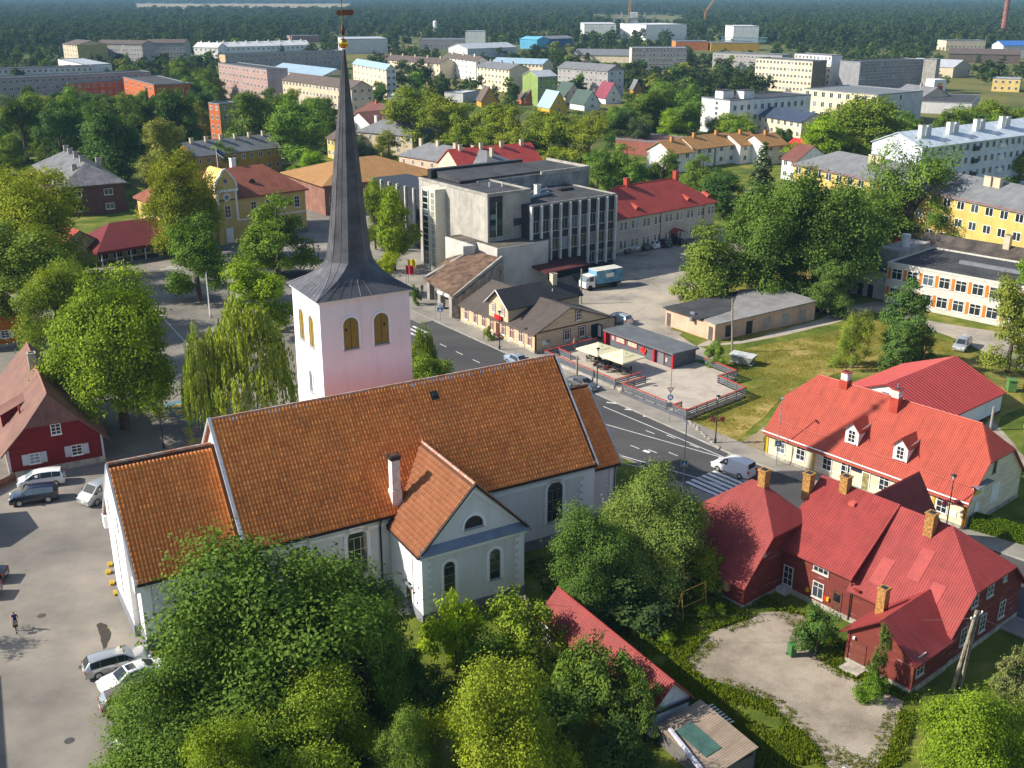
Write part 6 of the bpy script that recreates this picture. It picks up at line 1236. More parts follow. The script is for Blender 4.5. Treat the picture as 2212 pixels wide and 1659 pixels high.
def trunk_mesh(name, seed, h, r, spread, limbs=5, mat=None):
    rg = random.Random(seed); mb = MB(); mb.tube([(0, 0, -.2), (.03*h*rg.uniform(-1, 1), 0, h*.45), (.05*h*rg.uniform(-1, 1), .03*h*rg.uniform(-1, 1), h*.92)], [r*1.25, r*.8, r*.15], 8)
    for k in range(limbs):
        a = 2*math.pi*k/limbs+rg.uniform(-.4, .4); z0 = h*rg.uniform(.3, .6); q = spread*rg.uniform(.45, .8)
        mb.tube([(0, 0, z0), (q*.5*math.cos(a), q*.5*math.sin(a), z0+h*.14), (q*math.cos(a), q*math.sin(a), z0+h*.3)], [r*.45, r*.3, r*.06], 5)
    return mb.mesh(name, mat or BARK)
# prototypes: (crown mesh list, nominal radius, nominal crown height, trunk mesh, nominal trunk height)
BIRCHB = surf('birch_bark', (.62, .60, .55), .8, .3, 4, col2=(.12, .11, .10))
KINDS = {
 'big': ([crown('crown_big%d' % i, 10+i, 7, 12, 42, 1500, 40, .285, lumpy=.25) for i in range(3)], 7, 12, [trunk_mesh('trunk_big%d' % i, i, 13, .42, 5) for i in range(2)], 13),
 'near': ([crown('crown_near%d' % i, 110+i, 7, 12, 34, 1900, 42, .235, lumpy=.27, hol=.24) for i in range(2)], 7, 12, [trunk_mesh('trunk_near', 3, 13, .42, 5, 7)], 13),
 'mid': ([crown('crown_mid%d' % i, 20+i, 4.5, 9, 26, 820, 32, .27, lumpy=.28) for i in range(4)], 4.5, 9, [trunk_mesh('trunk_mid%d' % i, 5+i, 9.5, .28, 3.2) for i in range(2)], 9.5),
 'loose': ([crown('crown_loose%d' % i, 40+i, 6, 11, 34, 560, 32, .30, lumpy=.22, up=.5) for i in range(2)], 6, 11, [trunk_mesh('trunk_loose', 9, 12, .4, 4.6, 8)], 12),
 'bush': ([crown('crown_bush%d' % i, 60+i, 2, 3, 16, 330, 28, .15, lumpy=.34) for i in range(3)], 2, 3, [trunk_mesh('trunk_bush', 12, 2.4, .07, 1.3, 6)], 2.4),
 'upright': ([crown('crown_upright%d' % i, 80+i, 2.6, 7.5, 24, 560, 26, .21, lumpy=.34) for i in range(2)], 2.6, 7.5, [trunk_mesh('trunk_upright', 14, 7.4, .16, 1.8, 6)], 7.4),
 'willow': ([willow('crown_willow%d' % i, 3+i, 5, 12, 90, 13, 15, .42) for i in range(2)], 5, 12, [trunk_mesh('trunk_willow', 15, 11.5, .3, 3.5, 8, BIRCHB)], 11.5),
 'spruce': ([conifer('crown_spruce%d' % i, 30+i, 2.6, 12, 34, 26, .42) for i in range(2)], 2.6, 12, [trunk_mesh('trunk_spruce', 17, 11, .22, .8, 3)], 11),
 'far': ([crown('crown_far%d' % i, 90+i, 5, 11, 12, 120, 12, 1.0) for i in range(4)], 5, 11, [trunk_mesh('trunk_far', 18, 10, .3, 3, 3)], 10),
}
TREES = []; LK = 2.35
def tree(kind, x, ytop, ybase, wpx, col, label, name='tree', cat='tree', group=None, low=.22, var=None, rz=None, at=None):
    """tree whose trunk meets the ground at (x, ybase) and whose crown is wpx wide and reaches ytop in the 2212-wide photograph"""
    g = P(x, ybase) if at is None else Vector((*at, 0)); H_ = max(1.2, HT(g, ytop)); dep = PJ((g.x, g.y, H_*.6))[2]; r = wpx/2*dep/FPX
    cm, rn, hn, tm, tn = KINDS[kind]; rd = random.Random(int(x*7+ybase*13)); i = rd.randrange(len(cm)) if var is None else var
    low *= .6; lowz = H_*low; o = thing(name, label, cat, (g.x, g.y, 0), rd.uniform(0, 6.28) if rz is None else rz, group)
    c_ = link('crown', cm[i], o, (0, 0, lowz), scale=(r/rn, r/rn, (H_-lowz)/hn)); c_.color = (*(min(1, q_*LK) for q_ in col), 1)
    link('trunk', tm[rd.randrange(len(tm))], o, scale=(r/rn, r/rn, H_*.93/tn)); TREES.append((g.x, g.y, r)); return o
LIME, MAPLE, OAK, DK, YG, BIR, SPR, CHE, OLV = (.115, .150, .012), (.072, .118, .018), (.066, .098, .018), (.040, .072, .018), (.185, .190, .010), (.125, .140, .024), (.052, .072, .036), (.088, .118, .028), (.130, .135, .028)
proj_b = []
for o in bpy.data.objects:
    if o.parent is None and o.get('category') in ('building', 'house'):
        for ch in o.children:
            if ch.name.startswith('wall'):
                vs = [o.matrix_basis @ v.co for v in ch.data.vertices]; cx_ = sum(v.x for v in vs)/len(vs); cy_ = sum(v.y for v in vs)/len(vs)
                proj_b.append((o.matrix_basis.inverted(), min(v.co.x for v in ch.data.vertices)-2, max(v.co.x for v in ch.data.vertices)+2, min(v.co.y for v in ch.data.vertices)-2, max(v.co.y for v in ch.data.vertices)+2))
def inside(g):
    for m, x0, x1, y0, y1 in proj_b:
        q = m @ g
        if x0 < q.x < x1 and y0 < q.y < y1: return True
    return False
BOX = []
for o in bpy.data.objects:
    if o.parent is None and o.get('category') in ('building', 'house'):
        for ch in o.children:
            if ch.name.split('.')[0] in ('wall', 'roof', 'office_wing', 'hall_block'):
                q = [PJ(o.matrix_basis @ v.co) for v in ch.data.vertices]; y0, y1 = min(a[1] for a in q), max(a[1] for a in q)
                BOX.append((min(a[0] for a in q), max(a[0] for a in q), y0+(y1-y0)*(.5 if not ch.name.startswith('roof') else 1.1), min(a[2] for a in q)))
BOXN = np.array(BOX)
def hides(x, y, hh, r):
    """would a tree here cover the upper part of a building behind it"""
    sx, sy, dp = PJ((x, y, hh)); w_ = r*FPX/dp*.8
    return bool(np.any((BOXN[:, 0] < sx+w_) & (BOXN[:, 1] > sx-w_) & (BOXN[:, 2] > sy) & (BOXN[:, 3] > dp)))
# around the church
tree('near', 604, 1145, 1575, 590, (.052, .086, .014), 'huge dark green maple in front of the church choir', low=.12, var=1)
tree('near', 388, 1432, 1715, 380, (.055, .09, .015), 'maple leaning over the parked cars below the choir', low=.1, var=0)
tree('near', 710, 1472, 1750, 330, (.105, .140, .014), 'fresh green young maple at the bottom edge', low=.1, var=1)
tree('near', 500, 1555, 1850, 260, (.11, .145, .014), 'light green treetop cut by the bottom edge beside the maple', low=.1, var=0)
tree('near', 880, 1520, 1790, 170, OAK, 'dark green sapling between maple and yellow-green tree', low=.08, var=1)
tree('near', 1085, 1425, 1770, 330, (.115, .14, .014), 'yellow-green maple with golden leaves by the shed', low=.06, var=0)
tree('bush', 985, 1288, 1450, 165, (.15, .20, .008), 'round bright lime-green shrub at the transept corner', 'shrub', 'shrub', low=.02, var=0)
tree('bush', 1135, 1290, 1440, 190, (.10, .135, .014), 'scrubby green bushes around the old timber posts', 'shrub', 'shrub', low=.0, var=1)
tree('bush', 1045, 1385, 1500, 200, (.06, .10, .012), 'dark bramble thicket between lime shrub and shed', 'shrub', 'shrub', low=.0, var=2)
tree('bush', 1310, 1395, 1560, 190, (.055, .085, .016), 'dark ragged bush overhanging the red shed roof', 'shrub', 'shrub', low=.0, var=1)
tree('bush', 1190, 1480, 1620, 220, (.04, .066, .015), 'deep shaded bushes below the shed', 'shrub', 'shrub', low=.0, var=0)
tree('bush', 1255, 1395, 1540, 150, (.07, .105, .015), 'green bush leaning on the shed slope', 'shrub', 'shrub', low=.0)
tree('bush', 1375, 1445, 1590, 120, (.055, .085, .016), 'dark bush at the gable end of the shed', 'shrub', 'shrub', low=.0)
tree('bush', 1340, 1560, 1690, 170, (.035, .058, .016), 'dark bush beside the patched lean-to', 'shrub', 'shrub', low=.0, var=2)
tree('near', 800, 1300, 1640, 230, (.055, .092, .016), 'dark maple limb by the transept door', low=.1, var=1)
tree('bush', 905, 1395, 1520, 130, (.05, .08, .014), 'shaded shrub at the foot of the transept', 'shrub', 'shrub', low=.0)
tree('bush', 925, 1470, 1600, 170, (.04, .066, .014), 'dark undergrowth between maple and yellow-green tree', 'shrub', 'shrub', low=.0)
tree('near', 1400, 1008, 1270, 250, CHE, 'tall chestnut between church and dark red house', low=.14, var=0)
tree('near', 1270, 1085, 1310, 210, (.058, .095, .020), 'dark elm against the church wall beside the chestnut', low=.06, var=1)
tree('bush', 1525, 1178, 1285, 85, (.13, .155, .014), 'small light green tree under the red wing roof', 'shrub', 'shrub', low=.1)
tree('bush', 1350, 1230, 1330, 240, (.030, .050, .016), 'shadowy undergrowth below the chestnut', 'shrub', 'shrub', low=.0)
tree('bush', 1762, 1306, 1412, 108, (.048, .085, .020), 'round dark juniper bush by the red house door', 'shrub', 'shrub', low=.0, var=0)
tree('upright', 1890, 1340, 1498, 48, (.070, .085, .022), 'climbing plant growing up the red plank porch', 'climber', 'plant', low=.0)
tree('bush', 1880, 1448, 1510, 75, (.07, .12, .012), 'leafy green clump at the porch foot', 'shrub', 'shrub', low=.0)
tree('near', 2060, 1478, 1760, 300, (.085, .125, .010), 'big yellow-green bush at the lower right corner', 'shrub', 'shrub', low=.0, var=1)
tree('bush', 2190, 1560, 1700, 130, (.09, .13, .012), 'green shrub at the corner beside the yellow-green bush', 'shrub', 'shrub', low=.0)
tree('upright', 2172, 1395, 1580, 105, (.11, .115, .045), 'dusty pine bush beside the leaning poles', 'pine', 'tree', low=.1)
tree('spruce', 2208, 1335, 1500, 60, (.10, .11, .04), 'pine branch reaching in by the road edge', 'pine', 'tree', low=.2)
for i, (x, y, w_, lb) in enumerate(((1520, 1335, 46, 'low green perennial beside the yellow swing frame'), (1555, 1330, 30, 'pale leafy shoot by the swing frame post'), (1385, 1365, 60, 'weedy clump on the lawn by the shed ridge'), (1340, 1350, 60, 'nettle clump nearer the shadowed undergrowth'), (1440, 1395, 46, 'small round weed clump on the sunny lawn'), (1550, 1290, 24, 'tall mallow stem beside the red wing'))):
    tree('bush', x, y-w_*.6, y, w_, (.12, .17, .012), lb, 'shrub', 'plant', low=.0)
# the square and the street
tree('big', 270, 588, 925, 300, (.100, .140, .012), 'huge sunlit lime tree beside the dark red house', low=.2, var=2)
tree('big', 140, 560, 800, 200, (.105, .135, .018), 'lime tree squeezed behind the huge sunlit lime', low=.35, var=0)
tree('big', 60, 480, 730, 280, (.10, .13, .020), 'lime tree above the orange house', low=.5, var=1)
tree('big', 90, 370, 640, 260, (.128, .145, .012), 'lime tree before the brown apartment house', low=.15, var=2)
tree('big', 10, 365, 610, 190, (.12, .14, .014), 'lime tree at the edge before the brown house', low=.15, var=0)
tree('mid', 150, 540, 700, 90, (.18, .19, .008), 'yellow-green sapling among the limes', low=.1)
tree('big', 402, 328, 562, 185, (.115, .125, .010), 'olive-yellow lime tree in front of the town hall', low=.25, var=1)
tree('mid', 432, 462, 650, 165, (.060, .098, .014), 'dark lime tree standing on the square before the arcade', low=.2, var=0)
tree('mid', 602, 415, 600, 175, (.072, .110, .012), 'lime tree between town hall and spire', low=.2, var=1)
tree('mid', 560, 558, 720, 165, (.11, .155, .008), 'bright green lime behind the weeping birch', low=.15, var=2)
tree('willow', 545, 622, 930, 220, (.15, .18, .028), 'weeping birch with hanging yellow-green branches', 'birch', low=.0)
tree('willow', 450, 690, 950, 100, (.14, .175, .026), 'smaller weeping birch beside the choir gable', 'birch', low=.0)
tree('willow', 918, 692, 850, 70, (.095, .125, .018), 'slim weeping birch behind the tower', 'birch', low=.0)
tree('mid', 920, 755, 870, 120, (.085, .12, .014), 'low dark tree behind the nave ridge', low=.05)
tree('mid', 852, 405, 585, 115, (.105, .140, .010), 'lime tree in front of the culture house stair tower', low=.28, var=3)
tree('mid', 812, 385, 540, 70, (.10, .135, .012), 'lime tree half behind the spire', low=.25, var=0)
tree('mid', 840, 545, 640, 70, (.14, .165, .008), 'yellow-green bushy tree at the spire skirt', low=.1)
tree('bush', 898, 615, 660, 26, (.05, .08, .014), 'clipped green bush beside the tower eaves', 'shrub', 'shrub', low=.1)
tree('mid', 1540, 475, 655, 185, (.078, .105, .018), 'round dark tree at the yard entrance', low=.12, var=1)
tree('big', 1655, 385, 645, 250, (.055, .088, .016), 'large elm behind the pink garages', low=.15, var=0)
tree('big', 1755, 365, 640, 275, (.058, .090, .017), 'great spreading elm in the middle of the park', low=.12, var=1)
tree('big', 1832, 405, 610, 190, (.055, .090, .018), 'dark elm standing close to the great elm', low=.12, var=0)
tree('loose', 1955, 298, 548, 225, (.070, .110, .018), 'airy ash tree before the yellow block', low=.18, var=1)
tree('loose', 2130, 380, 562, 195, (.065, .105, .012), 'airy maple before the yellow block shops', low=.15, var=0)
tree('loose', 1868, 345, 545, 150, (.068, .105, .016), 'slender ash between the great elm and the airy ash', low=.15, var=0)
tree('loose', 2045, 420, 570, 130, (.062, .10, .016), 'ash between airy ash and airy maple', low=.15, var=1)
tree('loose', 2215, 400, 590, 150, (.07, .11, .016), 'ash at the frame edge before the yellow block', low=.15, var=1)
tree('spruce', 1636, 300, 500, 110, SPR, 'blue-grey spruce before the ochre terrace', 'spruce', low=.05)
tree('upright', 1952, 600, 790, 130, (.055, .095, .024), 'tall columnar tree on the lawn', low=.05, var=0)
tree('upright', 1935, 690, 815, 95, (.058, .095, .024), 'bushy columnar tree beside the tall one', low=.0, var=1)
tree('upright', 1985, 700, 805, 85, (.085, .105, .022), 'olive columnar tree on the far side of the tall one', low=.0, var=0)
tree('loose', 1840, 665, 795, 95, (.10, .125, .018), 'half-bare lilac bush on the lawn', 'shrub', 'shrub', low=.0, var=1)
tree('mid', 2175, 600, 805, 150, (.105, .120, .022), 'rounded lime hiding the orange office end', low=.12, var=2)
tree('mid', 2215, 540, 700, 110, (.08, .13, .014), 'green tree at the edge behind the orange office', low=.1)
tree('bush', 1540, 735, 795, 58, (.09, .135, .022), 'feathery young tree behind the kiosk', low=.0, var=1)
tree('bush', 1055, 705, 735, 30, (.10, .12, .02), 'flower trellis shrub at the shop entrance', 'shrub', 'shrub', low=.0)
tree('mid', 1885, 520, 600, 60, (.045, .075, .016), 'small round tree by the dark flat roof', low=.3)
tree('mid', 1790, 560, 680, 110, (.05, .08, .018), 'shaded tree behind the stone garages', low=.1)
# park behind the town hall
G1 = 'park trees behind the town hall'
PK = [(250, 205, 395, 160, DK, 'wide dark park tree above the brown house roof'), (365, 255, 400, 130, OLV, 'olive silver willow above the town hall lime'), (140, 215, 370, 120, DK, 'dark park maple left of the wide tree'), (60, 200, 350, 130, OAK, 'park oak over the grey block corner'), (20, 290, 380, 100, (.09, .12, .015), 'sunlit small lime by the satellite dish mast'), (300, 200, 330, 120, OAK, 'park oak beneath the orange block'), (390, 190, 330, 130, DK, 'dark lime crown below the orange block end'), (180, 180, 310, 110, MAPLE, 'rounded maple before the orange wing'), (550, 195, 330, 130, OAK, 'lime crown before the sand block'), (660, 215, 370, 150, MAPLE, 'broad dark lime beside the spire'), (475, 305, 380, 80, (.09, .14, .012), 'bright round tree by the ochre house'), (682, 325, 390, 70, (.11, .18, .012), 'bright green small tree behind the town hall'), (640, 355, 400, 55, (.08, .12, .015), 'clipped hedge tree beside the white van'), (705, 230, 330, 90, OAK, 'lime crown just behind the spire'), (610, 200, 320, 90, OAK, 'lime crown under the sand block windows')]
for x, yt, yb, w_, cc, lb in PK: tree('mid', x, yt, yb, w_, cc, lb, group=G1, low=.15)
tree('spruce', 118, 225, 360, 55, SPR, 'grey-green spruce behind the brown house chimneys', 'spruce', group=G1, low=.05); tree('spruce', 330, 185, 330, 45, SPR, 'pointed dark spruce in the park', 'spruce', group=G1, low=.05)
rp = random.Random(4)
BELT = ['tall tree in the park behind the brown apartment house', 'park tree close beside the brown apartment house', 'tree in the belt between ochre house and spire', 'tree in the dense park belt before the orange blocks', 'tree in the belt behind the red hipped roof', 'tree between the ochre terrace and the grey spruce', 'tree between yellow block and blue-white block', 'tree between the cottages and the white school wing', 'tree by the low brown-roofed houses beside the spire']
for bi, (x0, x1, y0, y1, n) in enumerate(((-60, 480, 225, 330, 60), (-40, 240, 300, 360, 14), (560, 740, 230, 330, 16), (-40, 480, 195, 250, 36), (1290, 1560, 290, 345, 16), (1560, 1720, 300, 350, 8), (1740, 2230, 290, 350, 20), (1290, 1500, 225, 290, 14), (760, 900, 215, 260, 6))):
    for _ in range(n):
        x, yb = rp.uniform(x0, x1), rp.uniform(y0, y1); g = P(x, yb)
        if any((g.x-a)**2+(g.y-b)**2 < (q*.5)**2 for a, b, q in TREES) or inside(g): continue
        hh = rp.uniform(9, 15)
        while hh > 5 and hides(g.x, g.y, hh, hh*.4): hh -= 1.5
        if hh <= 5: continue
        tree('mid', x, PJ((g.x, g.y, hh))[1], yb, hh*rp.uniform(.75, 1.05)/PJ((g.x, g.y, 6))[2]*FPX, rp.choice([DK, OAK, MAPLE, OLV, (.075, .105, .014)]), BELT[bi], group=BELT[bi], low=.06)
# lime row behind the culture house
for i, (x, w_) in enumerate(((900, 110), (955, 105), (1010, 100), (1065, 95), (1118, 95), (1170, 95), (1222, 95), (1270, 90))):
    tree('mid', x, [188, 205, 218, 222, 226, 236, 242, 250][i], [330, 335, 340, 345, 350, 355, 360, 365][i], w_+25, [(.098, .122, .012), (.105, .122, .013), (.09, .115, .012)][i % 3], '%s lime of the olive-green row behind the culture house' % ['first', 'second', 'third', 'fourth', 'fifth', 'sixth', 'seventh', 'eighth'][i], group='lime row', low=.12)
for x, yt, yb, w_, cc, lb in ((1350, 305, 420, 110, MAPLE, 'green tree above the red hipped roof'), (1290, 320, 420, 90, MAPLE, 'green tree at the culture house corner'), (1430, 320, 420, 100, OAK, 'tree behind the red hipped roof ridge'), (1510, 330, 430, 110, OAK, 'dark tree at the end of the red hipped roof'), (1560, 365, 470, 110, DK, 'dark tree over the beige building corner'), (840, 280, 355, 60, OLV, 'dusty green tree beside the pink house'), (790, 290, 360, 60, SPR, 'dark pine by the grey-roofed house'), (1180, 325, 380, 80, (.12, .14, .012), 'yellow-green shrub behind the red roof'), (1465, 235, 320, 90, (.10, .15, .01), 'bright lime before the white school wing'), (1590, 245, 320, 110, (.10, .14, .012), 'lime in front of the navy school roof'), (1770, 250, 370, 150, (.10, .15, .008), 'bright green lime beside the cream school'), (1870, 205, 360, 200, (.085, .115, .012), 'massive lime before the cream school block'), (1800, 235, 340, 120, (.08, .11, .012), 'lime crown beneath the massive one'), (1945, 240, 330, 90, MAPLE, 'dark lime at the shop car park'), (2050, 222, 330, 120, (.085, .12, .012), 'lime by the shop car park edge'), (2130, 215, 320, 120, (.09, .12, .012), 'lime above the blue-white block roof'), (2190, 235, 320, 90, (.085, .12, .012), 'lime at the far right above the pale roof'), (2000, 330, 400, 70, (.10, .12, .02), 'young birch before the blue-white block'), (2060, 340, 405, 80, (.11, .12, .02), 'rounded willow before the blue-white block'), (2120, 315, 400, 75, (.075, .095, .02), 'dark fir-like tree before the blue-white block'), (2190, 330, 400, 70, (.10, .13, .02), 'birch at the edge before the blue-white block'), (1400, 190, 300, 110, OAK, 'dark oak above the maroon cottage'), (1440, 175, 290, 110, MAPLE, 'rounded maple above the dish aerial shop'), (1375, 255, 330, 70, SPR, 'dark spruce clump by the maroon cottage')):
    tree('mid', x, yt, yb, w_, cc, lb, low=.12)
# trees further off, between the blocks: each stands by itself, seen only as a small crown
FARBOX = [(o.matrix_basis.translation.x, o.matrix_basis.translation.y) for o in bpy.data.objects if o.parent is None and o.get('category') in ('building', 'house')]
rd = random.Random(11); spots = []
bands = [(0, 470, 118, 205, 46), (0, 180, 60, 100, 10), (200, 480, 105, 165, 26), (480, 740, 100, 135, 12), (610, 760, 185, 235, 10), (800, 1100, 105, 190, 46), (1080, 1380, 92, 215, 60), (1340, 1640, 100, 225, 52), (1640, 2000, 90, 130, 12), (1540, 1760, 140, 200, 24), (1780, 2212, 75, 200, 36), (870, 1260, 190, 250, 26), (1400, 1520, 200, 290, 12)]
SHORTC = [OAK, MAPLE, DK, OLV, (.085, .115, .015), (.06, .085, .02), (.10, .125, .02)]
EXTRA = []
FL = 'one of the small round tree crowns between the distant apartment blocks'
FARL = ['before the grey block beyond the park', 'at the foot of the far wood above the long grey block', 'between the orange block and the white row house', 'behind the salmon pink block', 'below the sand coloured block beside the spire', 'around the cream blocks past the gilded ball', 'around the green block and the cottages', 'between the striped block and the lime row', 'beside the tall white slab block', 'before the cream five-storey block', 'in the industrial quarter by the brick chimney', 'around the gabled cottages', 'before the white school wing']
for fi, (x0, x1, y0, y1, n) in enumerate(bands):
    for k_ in range(n*6):
        g = P(rd.uniform(x0, x1), rd.uniform(y0, y1))
        if inside(g): continue
        if hides(g.x, g.y, 8, 3.5): continue
        if k_ % 15: EXTRA.append((g.x, g.y)); continue
        hh = rd.uniform(7, 14); hh = hh if not hides(g.x, g.y, hh, hh*.4) else 7; dep = PJ((g.x, g.y, hh*.6))[2]; cc = rd.choice(SHORTC); kk_ = 'far'
        o = thing('tree', 'small round tree crown '+FARL[fi], 'tree', (g.x, g.y, 0), rd.uniform(0, 6), 'small crowns '+FARL[fi]); cm, rn, hn, tm, tn = KINDS['far']; r = hh*rd.uniform(.32, .5)
        c_ = link('crown', cm[rd.randrange(4)], o, (0, 0, hh*.12), scale=(r/rn, r/rn, hh*.88/hn)); c_.color = (*(q_*LK for q_ in cc), 1); link('trunk', tm[0], o, scale=(r/rn, r/rn, hh*.9/tn))
# ---------------------------------------------------------------- the far forest: one mass of crowns
def forest():
    rg = np.random.default_rng(5); pts = []
    def add(x0, x1, y0, y1, n):
        for _ in range(n):
            # even spread over the ground between two picture heights
            d0, d1 = P(0, y1).y, P(0, y0).y; d = math.sqrt(rg.uniform(d0*d0, d1*d1)); px = rg.uniform(x0, x1); q = P(px, 200); k = d/q.y; pts.append((q.x*k, d))
    for (x0, x1, y0, y1, n) in ((-650, 2850, 1.0, 14, 11000), (-650, 900, 14, 60, 6600), (900, 2850, 14, 34, 4300), (640, 1270, 34, 52, 900), (-650, 640, 60, 88, 2200), (1470, 2850, 34, 62, 2100), (1600, 2100, 60, 86, 520), (-650, 130, 86, 118, 900), (1040, 1270, 52, 66, 120), (1640, 1900, 84, 100, 120), (600, 1120, 50, 104, 420), (1120, 2230, 56, 112, 620), (-60, 620, 84, 108, 260)): add(x0, x1, y0, y1, n)
    for x0_, x1_, y0_, y1_, n_ in ((-560, -40, 118, 330, 330), (2240, 2720, 112, 380, 200)):
        for _ in range(n_): q = P(rg.uniform(x0_, x1_), rg.uniform(y0_, y1_)); EXTRA.append((q.x, q.y))
    pts += EXTRA
    fields = [((290, 760), (8.5, 27)), ((1990, 2300), (3, 7))]
    keep = []
    for x, y in pts:
        sx, sy, _ = PJ((x, y, 0))
        if any(a <= sx <= b_ and c0_ <= sy <= d0_ for (a, b_), (c0_, d0_) in fields): continue
        if inside(Vector((x, y, 0))) or (y < 1300 and hides(x, y, 11, 5)): continue
        keep.append((x, y, 0))
    me = bpy.data.meshes.new('forest'); me.from_pydata(keep, [], [])
    sz = me.attributes.new('size', 'FLOAT_VECTOR', 'POINT'); k = []; ex = set(EXTRA)
    for x, y, _ in keep:
        s = rg.uniform(.75, 1.35)*(.66 if (x, y) in ex else 1); w_ = s*(1+max(0, y-1200)/2200); k += [w_, w_, s*rg.uniform(.9, 1.25)]
    sz.data.foreach_set('vector', np.array(k, np.float32)); ob = link('forest', me); tag(ob, 'dark wooded belt stretching to the horizon', kind='stuff')
    ng = bpy.data.node_groups.new('forest', 'GeometryNodeTree'); ng.interface.new_socket('Geometry', in_out='INPUT', socket_type='NodeSocketGeometry'); ng.interface.new_socket('Geometry', in_out='OUTPUT', socket_type='NodeSocketGeometry')
    n = ng.nodes; gi, go = n.new('NodeGroupInput'), n.new('NodeGroupOutput'); ip = n.new('GeometryNodeInstanceOnPoints'); jg = n.new('GeometryNodeGeometryToInstance')
    for i in range(4):
        src = bpy.data.objects.new('forest_crown', KINDS['far'][0][i]); oi = n.new('GeometryNodeObjectInfo'); oi.inputs['Object'].default_value = src; L(ng, oi.outputs['Geometry'], jg.inputs[0])
    L(ng, gi.outputs[0], ip.inputs['Points']); L(ng, jg.outputs[0], ip.inputs['Instance']); ip.inputs['Pick Instance'].default_value = True
    na = n.new('GeometryNodeInputNamedAttribute'); na.data_type = 'FLOAT_VECTOR'; na.inputs[0].default_value = 'size'; L(ng, na.outputs[0], ip.inputs['Scale'])
    rv = n.new('FunctionNodeRandomValue'); rv.data_type = 'FLOAT_VECTOR'; rv.inputs[1].default_value = (0, 0, 6.28); L(ng, rv.outputs[0], ip.inputs['Rotation'])
    L(ng, ip.outputs[0], go.inputs[0]); md = ob.modifiers.new('forest', 'NODES'); md.node_group = ng; ob.color = (.075, .115, .034, 1)
    return ob
forest()

# ---------------------------------------------------------------- grass blades along the yard and lawns
def poly_in(q, pts):
    c_ = False; j = len(pts)-1
    for i in range(len(pts)):
        if (pts[i][1] > q[1]) != (pts[j][1] > q[1]) and q[0] < (pts[j][0]-pts[i][0])*(q[1]-pts[i][1])/(pts[j][1]-pts[i][1])+pts[i][0]: c_ = not c_
        j = i
    return c_
def tufts(name, label, outer, inner, n, hgt, col, seed):
    rg = np.random.default_rng(seed); pts = [P(*q)[:2] for q in outer]; inn = [[P(*q)[:2] for q in i_] for i_ in inner]; xs = [p[0] for p in pts]; ys = [p[1] for p in pts]; out = []
    while len(out) < n:
        q = (rg.uniform(min(xs), max(xs)), rg.uniform(min(ys), max(ys)))
        if math.sin(q[0]*1.1+2*math.sin(q[1]*.7))+math.sin(q[1]*1.3+q[0]*.4) < rg.uniform(-1.6, 1.2): continue
        if poly_in(q, pts) and not any(poly_in(q, i_) for i_ in inn): out.append(q)
    p = np.array(out); m = 5; p = np.repeat(p, m, 0)+rg.normal(0, .09, (n*m, 2)); hh = rg.uniform(.5, 1.3, n*m)*hgt
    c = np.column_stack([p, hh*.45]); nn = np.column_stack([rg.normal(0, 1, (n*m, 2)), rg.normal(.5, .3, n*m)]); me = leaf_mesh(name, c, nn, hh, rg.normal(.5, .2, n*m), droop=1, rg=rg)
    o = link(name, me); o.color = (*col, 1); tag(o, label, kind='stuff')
YARD_ = [(1478, 1425), (1530, 1375), (1580, 1345), (1680, 1318), (1740, 1330), (1760, 1420), (1850, 1470), (1950, 1515), (1930, 1600), (1890, 1670), (1880, 1900), (1760, 1900), (1790, 1659), (1740, 1590), (1660, 1520), (1560, 1480), (1500, 1450)]
tufts('grass', 'rank green grass round the gravel yard', [(1180, 1300), (1600, 1260), (1720, 1320), (1980, 1500), (1960, 1640), (1850, 1700), (1600, 1700), (1400, 1500)], [YARD_], 16000, .3, (.15, .20, .014), 1)
tufts('grass', 'weeds creeping over the gravel edge', YARD_, [[(1510, 1430), (1590, 1360), (1690, 1335), (1750, 1430), (1920, 1520), (1870, 1640), (1780, 1600), (1680, 1505), (1570, 1465)]], 1500, .18, (.17, .19, .02), 2)
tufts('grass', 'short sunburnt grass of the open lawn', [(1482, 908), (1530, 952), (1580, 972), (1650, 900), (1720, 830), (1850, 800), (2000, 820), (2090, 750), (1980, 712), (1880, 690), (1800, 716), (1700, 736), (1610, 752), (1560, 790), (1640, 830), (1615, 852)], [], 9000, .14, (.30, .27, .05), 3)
tufts('grass', 'shaded churchyard grass', [(1120, 1220), (1240, 1180), (1480, 1040), (1520, 1100), (1500, 1290), (1200, 1300)], [], 2500, .22, (.07, .11, .012), 4)
